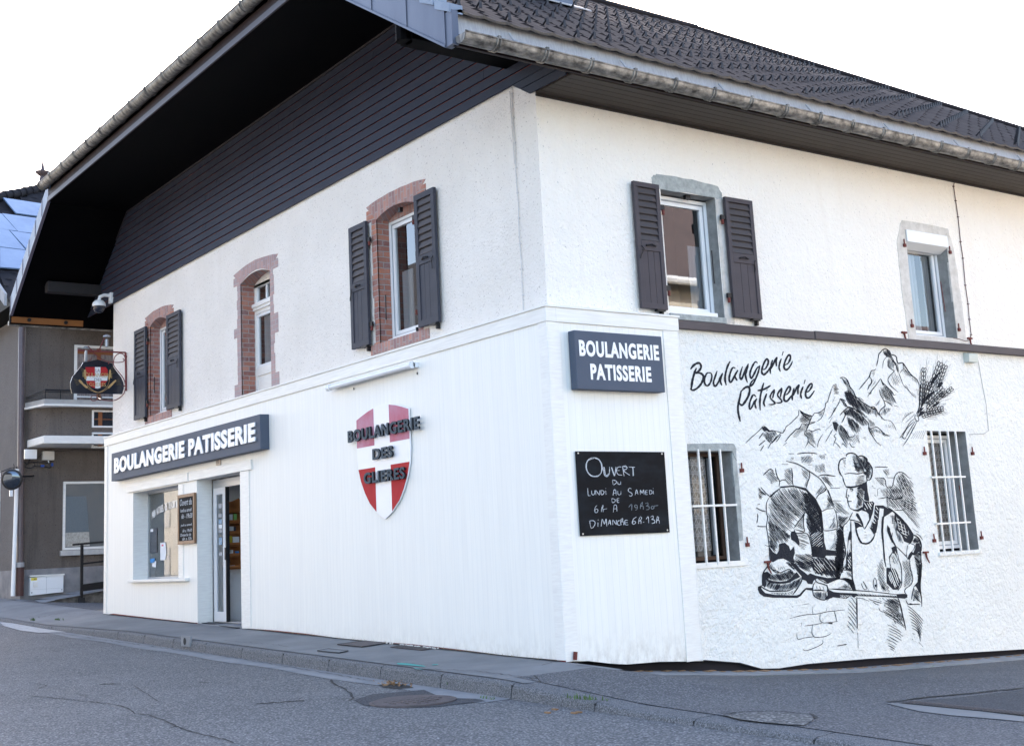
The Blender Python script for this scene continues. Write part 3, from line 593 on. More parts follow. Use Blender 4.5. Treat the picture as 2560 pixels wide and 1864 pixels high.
# interior of the shop
mb=MB(); mb.quad((-14.3,.36,.25),(-14.3,4.5,.25),(-3.5,4.5,.25),(-3.5,.36,.25)); mb.build('shop_floor',M('shop_tiles',(.55,.54,.52),(.62,.61,.59),2,.35),BK)
mb=MB(); mb.quad((-14.3,4.5,.25),(-3.5,4.5,.25),(-3.5,4.5,3.2),(-14.3,4.5,3.2)); mb.quad((-14.3,.36,.25),(-14.3,4.5,.25),(-14.3,4.5,3.2),(-14.3,.36,3.2)); mb.quad((-3.5,.36,.25),(-3.5,4.5,.25),(-3.5,4.5,3.2),(-3.5,.36,3.2)); mb.quad((-14.3,.36,3.2),(-3.5,.36,3.2),(-3.5,4.5,3.2),(-14.3,4.5,3.2)); mb.box(-9.85,-9.75,.36,4.5,.25,3.2)
mb.build('shop_interior',INTWALL,BK)
# ---------------------------------------------------------------- mural (ink strokes traced onto the side wall)
INK = []      # closed outlines in photo pixels, later laid on the wall plane
PAPER = []    # wall-coloured outlines painted over ink
RM = random.Random(5)
TZ = {'A':(1860,1130,5.503),'B':(1880,1400,6.88),'C':(1860,960,7.56),'D':(2100,860,5.503),'E':(2080,1120,6.88),
      'F':(2080,1300,6.88),'G':(2060,1460,8.4),'H':(2160,1160,6.88),'L':(1690,860,6.13)}
def PT(z, s):
    ox,oy,k = TZ[z]; r=[]
    for t in s.split():
        a,b = t.split(','); r.append((ox+float(a)/k, oy+float(b)/k))
    return r
def smooth(p, n=4):
    if len(p) < 3: return p
    q = [p[0]]+list(p)+[p[-1]]; o=[]
    for i in range(1,len(q)-2):
        a,b,c,d = q[i-1],q[i],q[i+1],q[i+2]
        for j in range(n):
            t=j/n
            o.append(tuple(.5*((2*b[k])+(-a[k]+c[k])*t+(2*a[k]-5*b[k]+4*c[k]-d[k])*t*t+(-a[k]+3*b[k]-3*c[k]+d[k])*t**3) for k in (0,1)))
    o.append(p[-1]); return o
def ribbon2(p, w, taper=1.0, rough=.18):
    w*=1.12
    """list of quads for a pen stroke of width w along p"""
    L=[0]
    for a,b in zip(p,p[1:]): L.append(L[-1]+math.hypot(b[0]-a[0],b[1]-a[1]))
    T=L[-1] or 1; lft=[]; rgt=[]
    for i,(x,y) in enumerate(p):
        a=p[max(0,i-1)]; b=p[min(len(p)-1,i+1)]
        dx,dy=b[0]-a[0],b[1]-a[1]; m=math.hypot(dx,dy) or 1
        u=L[i]/T; e=min(u,1-u)*2
        ww=w*.5*((1-taper)+taper*min(1,(.25+e*2.2)))*(1+RM.uniform(-rough,rough))
        lft.append((x-dy/m*ww,y+dx/m*ww)); rgt.append((x+dy/m*ww,y-dx/m*ww))
    return [(lft[i],lft[i+1],rgt[i+1],rgt[i]) for i in range(len(p)-1)]
def S(z, w, *ss, t=.7, dst=None):
    for s in ss:
        (INK if dst is None else dst).extend(ribbon2(smooth(PT(z,s)), w, t))
def FILL(z, *ss, dst=None):
    for s in ss: (INK if dst is None else dst).append(tuple(PT(z,s)))
def hatch(z, poly, ang, gap, w, curve=0.0, skip=.0, jit=.25, dst=None):
    P=PT(z,poly); ca,sa=math.cos(math.radians(ang)),math.sin(math.radians(ang))
    R=[(x*ca+y*sa,-x*sa+y*ca) for x,y in P]
    y=min(q[1] for q in R)+gap*.5; y1=max(q[1] for q in R)
    while y<y1:
        xs=[]
        for (ax,ay),(bx,by) in zip(R,R[1:]+R[:1]):
            if (ay<=y)!=(by<=y): xs.append(ax+(y-ay)/(by-ay)*(bx-ax))
        xs.sort()
        for a,b in zip(xs[::2],xs[1::2]):
            if b-a<1.2 or RM.random()<skip: continue
            a+=RM.uniform(-.06,.1)*(b-a); b-=RM.uniform(-.04,.16)*(b-a)
            n=max(2,int((b-a)/5)); pts=[]
            for i in range(n+1):
                u=i/n; xx=a+(b-a)*u; yy=y+curve*(b-a)*4*u*(1-u)+RM.uniform(-.12,.12)*gap
                pts.append((xx*ca-yy*sa,xx*sa+yy*ca))
            (INK if dst is None else dst).extend(ribbon2(pts,w*((.85 if z in 'CD' else 1.1) if dst is None else .8)*RM.uniform(.7,1.25),.7,.25))
        y+=gap*(1+RM.uniform(-jit,jit))
# brush lettering
S('L',5.0,'222,385 270,325 330,290 370,300 385,350 360,400 320,430 300,445','315,365 290,420 255,540 240,640 235,700','300,450 360,440 410,470 420,520 390,600 330,670 260,705 215,675')
S('L',4.2,'520,440 480,440 450,490 435,560 450,620 490,635 530,580 550,500 540,450 510,432')
S('L',4.2,'630,410 600,500 575,580 585,630 610,640 650,580 680,510 715,440','715,440 690,510 680,570 705,635')
S('L',4.6,'830,262 790,340 760,450 752,540 770,630')
S('L',4.2,'910,370 870,360 835,430 815,520 825,575 850,575 890,500 920,440 950,395','950,400 920,450 905,500 940,560')
S('L',4.2,'1020,340 995,420 980,500 1000,540 1030,480 1070,380 1110,300','1110,300 1085,400 1065,480 1095,590')
S('L',4.2,'1250,290 1215,270 1170,340 1135,440 1140,500 1160,520 1200,450 1240,370 1285,330','1285,325 1260,430 1220,530 1180,610 1140,645 1150,590 1200,530')
S('L',4.4,'1330,390 1370,375 1410,300 1410,240 1380,235 1340,310 1315,400 1325,455 1360,460 1410,410 1450,340')
S('L',4.2,'1480,240 1460,320 1445,400 1450,455','1455,380 1490,310 1520,240 1550,195','1550,195 1535,260 1540,340')
S('L',4.6,'1645,110 1625,175'); S('L',4.2,'1615,220 1590,290 1580,360 1600,420')
S('L',4.4,'1670,320 1720,290 1755,210 1740,165 1710,185 1670,270 1655,350 1680,390 1720,375 1765,310 1785,260')
S('L',5.2,'1000,710 985,790 965,880 950,960 955,1050 985,1185','1000,720 1060,665 1110,655 1130,700 1110,790 1060,880 1010,935 960,890')
S('L',4.2,'1230,810 1185,775 1145,850 1125,930 1130,995 1165,960 1200,880 1240,830','1240,835 1210,890 1215,940 1230,990')
S('L',4.6,'1345,590 1320,680 1295,790 1285,900 1292,1015'); S('L',4.8,'1250,710 1320,700 1390,670 1450,632')
S('L',4.2,'1390,755 1360,840 1345,900 1365,955'); S('L',3,'1400,690 1390,720')
S('L',3.8,'1505,690 1460,760 1445,820 1500,880 1520,905 1470,925 1420,920','1510,690 1500,750 1480,830')
S('L',3.8,'1620,665 1570,740 1560,790 1610,850 1620,885 1575,900 1535,895','1625,670 1610,750 1600,815')
S('L',4.4,'1665,780 1710,760 1750,700 1745,650 1715,665 1670,750 1655,830 1670,870 1710,865 1760,800 1790,760')
S('L',4.2,'1810,670 1795,740 1780,800 1785,860','1795,790 1830,710 1860,650 1890,615','1890,620 1870,690 1870,770')
S('L',4.4,'1980,545 1962,610'); S('L',4.2,'1950,645 1925,710 1910,770 1925,835')
S('L',4.4,'1990,740 2040,715 2085,640 2075,605 2045,625 2000,700 1985,770 2000,815 2040,820 2090,760 2122,710')
# mountains, left range
S('C',1.8,'30,1115 130,1015 250,910 340,820 345,805 395,800 450,850 500,890 510,875 570,880 620,950','500,890 560,880 620,890 700,915 735,915 770,870 800,800 880,740 950,670 1020,600 1035,560 1030,500 1060,495',
  '1060,495 1130,550 1200,580 1290,600 1330,550 1400,540 1460,510 1530,450 1545,360 1580,330 1610,230 1650,110 1690,10','700,915 640,990 560,1080 500,1130 450,1220','735,915 760,850')
FILL('C','340,820 395,800 500,890 470,900 430,880 380,890 345,850')
hatch('C','330,920 500,890 570,880 630,950 510,1120 440,1040 350,970',60,2.2,1.2); hatch('C','380,870 500,890 600,930 540,1080 500,1110 400,1000',30,3.2,1.1)
S('C',2,'400,1000 450,1060 510,1120','510,1120 570,1050 640,960','350,920 330,960 280,1030','400,1060 340,1110 280,1160','380,1150 340,1210 310,1260','700,950 640,1050 600,1090')
S('C',2.6,'1060,500 1130,550 1200,580 1290,600','1070,520 1130,590 1190,640 1250,680')
hatch('C','1060,510 1290,600 1240,690 1200,740 1100,740 1040,680 1090,590',20,2.6,1.2); hatch('C','1060,510 1290,600 1240,690 1200,740 1100,740 1040,680 1090,590',-35,3.4,1.3)
S('C',2.2,'1290,600 1250,690 1180,860 1150,890','1100,740 1050,830 990,850 930,910 860,980 800,1060 770,1090','1110,750 1200,760 1350,715','1240,720 1350,710','810,1100 740,1160')
hatch('C','1110,750 1240,760 1170,880 1060,910 940,960 1000,860 1060,820',25,2.4,1.3)
hatch('C','930,940 1060,900 1050,980 960,1020 920,990',30,2.6,1.1)
hatch('C','1400,545 1510,480 1470,600 1420,610',-60,2,1); S('C',1.4,'1530,450 1500,560 1450,650 1380,700')
S('C',1.6,'1150,890 1230,870 1300,890 1360,860 1430,850 1440,880','1150,890 1145,950 1200,1000 1210,1090 1160,1190','1215,1090 1290,1150 1350,1200')
hatch('C','1150,890 1300,890 1320,990 1360,1090 1380,1150 1290,1130 1215,1080 1200,1000 1145,950',35,2.3,1.2)
S('C',1.6,'1690,20 1790,100','1690,60 1760,60','1690,90 1800,100','1690,130 1800,150','1700,180 1790,180','1720,240 1670,350','1820,275 1790,360 1700,500 1650,600 1590,660','1670,620 1610,730')
hatch('C','1690,0 1760,0 1790,180 1700,190',10,2.4,1.6); hatch('C','1700,440 1760,430 1720,520 1670,560',-60,2.0,1.0)
S('C',2.2,'1820,275 1870,340 1900,400 1960,430','1810,275 1870,290 1920,320','1960,440 1880,510 1810,590','1880,510 1910,560 1900,620 1860,700')
S('C',1.6,'1540,870 1660,760','1490,810 1530,800','1680,850 1640,920 1540,1090','1490,940 1410,1080 1390,1190','1680,720 1760,670')
FILL('C','1670,715 1740,710 1790,760 1770,800 1750,900 1700,840')
hatch('C','1750,780 1830,770 1960,880 2010,1000 2080,1120 1990,1090 1880,1010 1790,920',60,2.3,1.2)
S('C',1.6,'1750,930 1700,980 1740,1020 1710,1090 1690,1160','1710,1090 1780,1150 1820,1210','1850,1150 1870,1120 1950,1200','1990,1100 2040,1180 2100,1190','1830,770 1900,850 1980,990 2080,980 2090,940','1790,920 1860,1030 1950,1170')
# high peaks
S('D',2.3,'0,460 40,455 90,480 120,540 140,590 180,640 215,720 250,745 300,790 360,830 420,865 460,860 495,890 520,940 560,990 610,1040 650,1045','260,625 330,540 400,450 430,370 470,360 495,340','505,300 520,230 535,140 560,110 585,80 630,65 680,100 700,140 740,150 775,175 785,230 800,265 860,258 900,310 940,370 990,430 1060,490 1090,560')
S('D',1.2,'650,1045 700,1060 740,1110 775,1190','495,300 525,190','585,330 600,230 640,170 605,130 600,80')
hatch('D','600,80 680,100 700,150 720,230 690,200 640,180 610,140',55,1.7,1.3); S('D',1.8,'640,75 690,150 710,210 770,290 800,390','700,150 740,230 790,290','680,200 660,300 720,350 745,375 690,430 660,490 690,560 740,610 800,660')
hatch('D','650,200 710,210 760,290 740,350 680,330 650,280',75,2.1,1.0)
hatch('D','700,420 760,390 800,430 840,520 800,590 740,560 700,500',65,3.2,.9,skip=.2)
hatch('D','760,290 800,280 820,400 790,400',65,2.0,1.0)
S('D',1.3,'860,260 880,330 850,360 825,400','810,400 840,480 870,560','880,330 930,400 990,440','870,560 940,630 1000,700 1050,740')
hatch('D','860,320 930,370 990,430 980,470 900,420 860,370',40,2.4,1.1); hatch('D','980,440 1060,490 1090,560 1060,540 1000,500',80,2.4,.8)
hatch('D','870,540 960,550 960,640 900,600',60,3.4,.9,skip=.3); hatch('D','930,620 1060,700 1060,740 980,690',60,3.4,.8,skip=.3)
S('D',2.0,'400,450 430,480 430,540 400,570 380,630','430,370 410,460'); hatch('D','430,480 480,480 500,520 450,580 380,630 410,560',-60,2.4,1.0,skip=.15); hatch('D','430,380 480,370 490,420 460,440',50,2.4,.9)
S('D',1.8,'555,475 520,530 450,620 400,690 380,725','555,475 590,530 650,590 720,660 740,700 770,690'); FILL('D','553,470 575,490 605,560 590,570 570,520')
hatch('D','590,560 650,590 710,660 740,740 800,830 740,840 660,800 600,740 560,700 540,630',60,2.4,1.3); hatch('D','600,570 660,610 720,700 700,780 620,740 570,660',25,4,1.2)
S('D',2,'540,630 560,700 600,770 620,850 570,890 540,950 580,970','600,770 660,800 720,850','740,840 800,860','380,660 430,690','390,700 440,660')
hatch('D','600,870 700,880 680,930 620,980 560,960',70,2.4,1.3); hatch('D','470,830 560,760 540,830 480,860',-50,2.6,.8)
# middle massif: rock shading
S('D',1.4,'0,470 30,470 60,530 90,570','40,480 80,540 110,560')
hatch('D','30,470 110,490 150,600 210,700 180,740 110,640 60,520',60,2.3,1.1)
hatch('D','60,660 130,660 200,740 240,830 300,920 380,1010 330,1010 230,920 130,830 80,760',58,2.0,1.7)
hatch('D','230,745 300,790 400,860 430,980 360,960 290,880 240,820',62,2.1,1.4)
FILL('D','55,660 130,655 160,700 120,720 80,700','205,900 250,905 290,930 270,945 230,930','410,865 495,885 480,905 430,890')
hatch('D','0,740 30,750 120,860 170,870 110,890 60,850',60,3,1.3)
S('D',1.9,'0,745 40,770 90,850 140,865 200,890 270,940 320,1010 390,1090 400,1180 440,1250 500,1340 560,1390','60,910 130,870','60,910 80,960 40,1050 20,1080','400,1170 500,1140 560,1180 620,1240 690,1260')
hatch('D','60,920 140,870 230,920 330,1030 400,1110 330,1140 240,1080 160,1010 90,980',62,2.2,1.5)
hatch('D','90,980 240,1080 300,1170 240,1240 170,1180 110,1090',65,2.3,1.4); hatch('D','0,1100 60,1150 130,1260 110,1390 40,1300 0,1230',62,2.2,1.2)
hatch('D','400,870 495,885 540,970 500,1000 450,960 400,950',80,2.8,1.5)
hatch('D','520,940 560,990 600,1050 570,1030',60,2.4,1); hatch('D','370,1010 470,1080 500,1140 420,1140',50,2.4,1.1); hatch('D','380,1130 480,1160 560,1190 690,1260 640,1280 560,1230 480,1210 470,1300 420,1230',60,2.6,1.4)
hatch('D','130,1240 260,1240 280,1370 180,1390',60,3.6,1.0,skip=.3); hatch('D','300,1270 370,1280 350,1320',20,3,.8); hatch('D','600,1100 760,1100 740,1170 620,1150',70,5,.8,skip=.4); hatch('D','500,1340 580,1380 560,1410',50,3,.8)
S('C',1.5,'1900,150 1990,120 2020,180 2110,250 2140,260 2200,270 2268,320','1960,440 2080,470 2180,530 2268,590'); FILL('C','2120,480 2210,520 2190,550 2130,510')
hatch('C','1900,150 2010,130 2120,260 2240,400 2268,500 2150,470 2040,400 1960,300',58,2.0,1.5)
hatch('C','1900,500 2000,440 2150,520 2268,620 2268,760 2150,700 2050,620 1950,600 1900,560',60,2.1,1.4)
hatch('C','1950,640 2050,640 2180,780 2150,930 2060,900 1980,800',62,2.3,1.3)
# wheat sheaf
def ear(x0,y0,x1,y1,n,w,z='D'):
    ox,oy,k=TZ[z]; L=math.hypot(x1-x0,y1-y0); ux,uy=(x1-x0)/L,(y1-y0)/L
    for i in range(n):
        u=(i+.4)/n; cx=x0+(x1-x0)*u; cy=y0+(y1-y0)*u; g=L/n
        for s in (-1,1):
            a=(cx,cy); b=(cx+ux*g*.55-uy*s*w*.9,cy+uy*g*.55+ux*s*w*.9); c=(cx+ux*g*1.25-uy*s*w*.75,cy+uy*g*1.25+ux*s*w*.75); d=(cx+ux*g*.9,cy+uy*g*.9)
            pp=[(ox+q[0]/k,oy+q[1]/k) for q in (a,b,c,d,a)]
            INK.extend(ribbon2(smooth(pp,3),1.5,.3))
        for s in (-1,0,1):
            a=(cx-uy*s*w*.8,cy+ux*s*w*.8); l=g*RM.uniform(1.8,3.4)
            b=(a[0]+ux*l-uy*s*w*1.2,a[1]+uy*l+ux*s*w*1.2)
            if s: INK.extend(ribbon2([(ox+a[0]/k,oy+a[1]/k),(ox+b[0]/k,oy+b[1]/k)],.9,.9))
hatch('D','1100,860 1120,560 1200,560 1330,300 1440,320 1420,560 1530,640 1400,760 1360,900 1300,960 1120,990 1150,880',-62,4.6,1.0)
ear(1120,860,1155,360,9,30); ear(1150,800,1215,550,5,34); ear(1150,840,1370,280,10,38); ear(1330,620,1440,320,6,34); ear(1180,830,1400,620,6,42); ear(1180,900,1400,700,6,34); ear(1380,740,1525,620,4,30); ear(1170,930,1400,890,6,36); ear(1110,1000,1370,920,7,30)
FILL('D','1095,560 1120,550 1112,650 1100,830 1085,850 1088,700','1270,470 1310,440 1345,400 1370,370 1385,400 1340,440 1310,500 1260,560 1240,570','1200,690 1260,660 1290,640 1300,660 1240,720 1190,760 1180,740','1350,550 1400,510 1420,540 1380,590 1340,600',
     '1260,850 1340,800 1380,790 1350,830 1290,870','1110,880 1160,870 1120,920 1190,930 1100,990 1080,1000','1130,770 1180,760 1150,830 1120,880 1110,850')
S('D',2.6,'1065,970 1110,880 1150,800','1075,985 1160,900','1050,960 1090,870 1100,700','1060,980 1120,970')
S('D',1.6,'1040,970 1030,1010 1060,1060 1085,1040 1070,990 1045,980','1030,1020 960,1080 900,1180 820,1290','1060,1060 1000,1180 940,1290 865,1400','1045,1050 980,1150 900,1290','1020,1060 930,1150 860,1270 880,1300','820,1290 850,1270 880,1300 910,1290','865,1400 880,1380 950,1270 1020,1130')
for a in range(6): S('D',1.0,'%d,%d %d,%d'%(860+a*26,1040-a*20,910+a*22,940-a*3)); S('D',1.0,'%d,%d %d,%d'%(975+a*32,1300,1050+a*26,1200-a*4))
S('D',1.0,'850,1070 920,980 1010,930','900,1080 980,1010 1030,960','1200,180 1175,400','1110,350 1100,560','1080,700 1050,610','1390,900 1480,965','1370,930 1440,985','1220,1000 1340,1010','1200,1020 1330,1040','1400,860 1470,905','1410,830 1460,820','1440,720 1530,670','1440,780 1540,740')
# oven arch stones
S('A',2.2,'580,120 640,135 720,155 800,195 880,250 960,300 1040,360 1090,420 1140,500','265,315 310,270 365,230 410,270','435,215 440,270 460,340 490,400 480,470','490,400 530,380 575,380','655,215 665,300 665,400 680,460','895,250 905,330 880,400 855,490','1140,500 1100,540 1030,580 990,640','615,18 690,20','730,22 820,10 920,8 1010,22','930,10 940,40','520,165 610,165','880,172 935,172','1060,170 1095,165','1110,25 1135,32','1025,330 1060,315 1130,310 1260,330','1180,490 1320,492','1225,665 1340,668','200,490 240,540 300,590','230,480 300,560 360,610','165,760 240,800 300,810','185,840 190,900 175,975','180,1010 230,1020 310,1020','290,1275 345,1295')
S('A',3.2,'1140,320 1255,328','185,718 220,712','580,120 650,140')
FILL('A','355,600 420,540 510,480 500,500 430,560 370,620','480,470 680,455 850,490 990,640 1070,800 1090,1000 1085,1080 1040,900 1000,780 940,640 850,530 690,475 510,490')
S('A',2,'355,610 310,700 310,830 325,900 310,1020 330,1150 345,1290 350,1440 360,1490')
hatch('A','285,300 365,240 420,290 460,370 470,420 380,430',45,3.0,1.3); hatch('A','560,240 640,210 660,330 670,450 620,460 560,400',48,3.1,1.3); hatch('A','790,220 880,260 900,330 860,470 820,480 860,380 800,300',50,3.0,1.1)
hatch('A','790,60 930,30 960,110 900,160 780,150',-50,2.6,1.0); hatch('A','1030,40 1120,30 1120,110 1060,100',55,2.8,1.0); hatch('A','640,70 690,70 680,110 640,120',55,3,1)
hatch('A','970,170 1110,170 1130,280 1060,290 980,260',55,2.8,1.0); hatch('A','1050,330 1140,330 1230,470 1190,480 1110,400',50,2.6,1.2); hatch('A','1080,440 1140,500 1040,570 970,600',-55,2.8,1.6)
hatch('A','200,500 300,580 260,600 230,660 200,640',35,3.2,1.9)
S('A',2.0,'995,650 1000,720 1060,820','1140,500 1180,600 1235,760','1060,820 1140,780 1240,770','1070,830 1080,1000 1100,1070','1235,770 1270,850 1290,1040','1090,1075 1180,1075 1300,1045','1090,1090 1100,1230 1130,1340','1130,1340 1190,1350 1260,1355','1160,520 1250,760')
hatch('A','1140,560 1240,740 1180,770 1120,770 1150,700',60,2.6,1.3); hatch('A','1240,860 1290,1040 1140,1060 1210,980',-55,2.4,1.1); hatch('A','1250,1120 1290,1240 1250,1340 1160,1330 1230,1250',-50,2.6,1.0)
hatch('A','1235,680 1310,690 1450,840 1420,860 1270,830',42,2.8,1.2); hatch('A','1290,880 1440,890 1420,960 1330,1020 1290,1020',35,2.4,1.2); hatch('A','1290,860 1440,880 1350,1000 1300,1010',-50,3,1.1)
hatch('A','1270,1070 1360,1020 1370,1150 1390,1330 1370,1550 1290,1560 1270,1350 1270,1200',50,1.9,1.6); hatch('A','1270,1070 1350,1060 1380,1350 1370,1550 1280,1550',-45,2.7,1.5)
# oven mouth interior
hatch('A','360,600 500,500 700,480 860,560 930,700 960,850 860,900 760,930 700,1040 640,1120 520,1080 430,1100 340,1000 330,850 350,700',48,3.3,1.5,curve=.03)
hatch('A','330,920 430,990 560,1080 640,1150 620,1220 480,1250 430,1380 350,1290 340,1100',55,2.3,1.3)
hatch('A','800,520 900,570 1010,700 1080,900 1100,1440 940,1440 880,900 820,700',55,2.2,2.0); hatch('A','800,540 900,570 1010,700 1080,900 1090,1100 980,1080 880,860',-30,3.0,1.9)
FILL('A','480,1260 560,1240 620,1290 640,1350 690,1290 700,1380 680,1450 700,1520 620,1500 540,1460 470,1470 400,1510 360,1490 350,1300 400,1370 450,1400 480,1350','1010,700 1080,900 1100,1230 1130,1340 1260,1355 1270,1420 1130,1420 1100,1460 1000,1440 940,1440 930,1250 900,1130 960,1080 1060,1080 1040,900','650,1090 700,1080 740,1150 765,1230 760,1290 700,1230 650,1200 640,1130')
S('A',2.2,'835,820 800,890 750,950 690,1040','835,830 820,900 820,1000 830,1090 780,1080 700,1060','780,700 830,770 880,860 950,960 1000,1080','690,1060 720,1110 840,1110 890,1150 925,1280 940,1430')
hatch('A','700,1010 830,840 820,1000 830,1080',30,2.6,1.2); hatch('A','850,840 960,960 1000,1080 900,1120 860,1000',62,3.0,1.9)
hatch('A','730,1110 880,1150 900,1260 830,1350 790,1330 760,1280',20,3.4,1.2,skip=.2); hatch('A','700,1390 940,1400 980,1500 930,1600 800,1600 690,1500',28,3.0,1.3)
hatch('A','930,1440 1100,1440 1280,1500 1370,1560 1370,1650 1000,1650 960,1540',50,1.9,2.0); hatch('A','900,1110 1080,1080 1090,1300 950,1300',-40,5.0,1.2,dst=PAPER); hatch('A','960,1460 1240,1440 1270,1640 1050,1640',52,6.5,1.1,dst=PAPER)
S('A',1.8,'1110,1430 1180,1380 1270,1380 1260,1480 1230,1530'); hatch('A','1150,1470 1250,1470 1250,1520',0,2.6,1)
# loaf and peel
FILL('B','180,420 105,450 100,500 130,570 200,620 350,640 780,645 840,610 880,560 930,500 1040,520 1040,470 930,470 880,510 820,580 770,600 700,600 400,590 230,560 190,520 160,480 170,440')
S('B',2.8,'325,10 270,100 200,200 180,300 180,440','120,460 160,455 240,500 330,530 500,525 620,520 720,480','860,270 850,360 780,480 700,590'); S('B',2.2,'280,90 320,130 400,200 480,210 560,180 640,150 710,200','480,210 400,170 330,150')
FILL('B','190,210 260,190 330,240 300,290 260,300 290,330 360,350 480,365 600,350 680,300 720,240 770,200 830,280 800,300 730,330 650,380 540,400 430,400 320,390 240,340 250,420 220,470 185,430')
hatch('B','230,200 330,240 480,220 640,160 740,220 680,320 540,360 360,350 260,320',55,2.4,1.7); hatch('B','260,330 420,400 560,400 700,360 850,280 840,370 760,480 600,510 420,520 260,470 230,410',-62,2.3,1.6); hatch('B','300,560 620,540 730,500 680,590 500,600',-60,3.2,1.3)
hatch('B','300,20 340,60 420,160 380,190 290,110',60,3.0,1.1); hatch('B','560,20 700,20 780,120 740,180 660,110',38,2.6,1.7); hatch('B','430,110 600,90 560,160 450,190',70,5,.8,skip=.3)
FILL('B','640,20 760,60 830,150 900,200 960,250 1000,220 1100,260 1300,300 1500,290 1520,310 1380,350 1300,390 1230,340 1150,320 1110,310 1060,350 1040,410 960,400 930,350 870,330 850,270 790,200 720,120')
hatch('B','700,10 1000,10 1050,120 1000,210 900,170 800,100',32,2.8,1.5); hatch('B','1000,10 1540,10 1520,300 1300,280 1100,230 1030,120',52,1.8,1.9); hatch('B','1050,30 1250,60 1200,240 1080,200',50,4.4,1.2,dst=PAPER)
# fist and forearm
S('B',2.4,'1110,310 1090,340 1130,380 1200,400 1280,430 1300,480 1290,540','1100,360 1060,410 1045,480 1050,570 1080,620 1150,660 1240,680 1300,650 1380,640','1140,320 1220,360 1290,390 1350,370 1420,340 1500,315 1580,330 1640,370 1670,420','1160,440 1180,500','1220,450 1240,500','1110,440 1120,490')
hatch('B','1060,540 1280,540 1290,640 1230,680 1120,650 1070,600',-80,2.6,1.6); S('B',3.2,'1050,510 1150,510 1250,520'); FILL('B','1290,400 1320,500 1400,540 1560,560 1730,590 1700,610 1620,660 1520,640 1400,630 1330,660 1280,680 1250,660 1300,600')
S('B',1.8,'1320,490 1500,490 1700,510 1780,525'); hatch('B','1480,480 1600,400 1680,440 1710,505',-70,2.6,1.1); hatch('B','1500,590 1720,600 1620,655 1520,640',30,3.2,1.2,dst=PAPER)
FILL('B','1530,310 1640,305 1720,330 1760,390 1790,520 1740,530 1710,440 1650,370 1590,330'); S('B',1.8,'1720,150 1730,330','1555,160 1520,250 1505,310','1555,160 1640,170 1710,190')
hatch('B','1620,190 1710,200 1715,300 1660,290',70,2.8,1.3); hatch('B','1630,10 1700,20 1715,180 1620,140 1560,150',65,2.2,1.5)
# masonry under the oven
S('B',1.5,'645,1000 750,970 850,945 950,930 1040,925 1170,910 1300,880 1400,870 1530,855 1600,850','1035,790 1045,915','1290,820 1280,865','1175,915 1170,1020 1220,1070 1330,1065 1480,1045','1410,870 1440,960 1455,1045','905,1125 1060,1105 1210,1075','1040,1110 1030,1240 1060,1300 1100,1320 1260,1305 1365,1250','770,1260 790,1355 900,1330 1060,1310','1215,1370 1210,1430 1080,1500 920,1550 870,1510','850,1065 855,1130','1820,1240 1825,1510','685,800 715,795')
S('B',2.2,'865,762 985,742','1460,1468 1540,1455 1630,1440'); FILL('B','1300,1075 1390,1070 1380,1095 1330,1090','1600,1435 1632,1438 1620,1455 1580,1455')
# hat
S('E',3.0,'245,165 190,175 140,210 115,290 120,380 150,450 185,490','245,140 260,100 320,82 390,95 430,130 460,160','440,150 490,130 540,140 590,170 615,210','600,215 650,270 690,350 690,440 670,510 640,545 600,540')
FILL('E','540,140 590,160 615,205 600,220 560,180'); S('E',2.2,'215,445 280,430 350,430 440,440 530,420 590,400','185,490 200,560 235,650','590,480 600,570 520,610')
S('E',4.2,'235,655 300,670 400,660 520,620')
hatch('E','340,90 440,130 470,160 540,140 640,260 690,360 680,500 620,530 580,440 590,400 450,420 400,380 360,230',62,2.2,1.3); hatch('E','470,180 560,180 640,280 680,420 640,480 560,330',48,2.8,1.5); hatch('E','380,240 470,250 560,400 470,430 400,350',75,2.8,1.5)
hatch('E','180,180 240,200 240,350 220,350',50,4,1.2); hatch('E','430,480 560,450 580,600 400,640 400,590',15,2.6,1.1); FILL('E','520,410 600,395 590,470 560,450')
# face
S('E',2.0,'265,690 255,740 243,830 250,850 270,845 290,850','290,830 285,810 270,812','265,850 270,900 275,930 290,980 305,1020','275,910 320,910 340,905','305,1020 350,1050 420,1060 480,1040','305,705 340,700 360,710 340,740','320,690 330,740')
FILL('E','235,650 330,665 330,690 250,672','540,600 600,580 615,740 640,860 640,915 580,900 550,880 560,740 500,690 460,700 430,680 470,650','300,1020 350,1045 430,1060 520,1000 540,1050 450,1090 370,1070','440,760 470,770 430,850')
hatch('E','430,680 560,700 560,870 520,1000 440,1040 410,1010 440,900 420,800',50,2.8,1.6)
FILL('E','540,900 640,920 700,910 730,940 700,1100 640,1230 630,1130 590,1090 520,1070 530,990'); hatch('E','550,930 700,930 680,1060 560,1060',60,6,2.2,dst=PAPER)
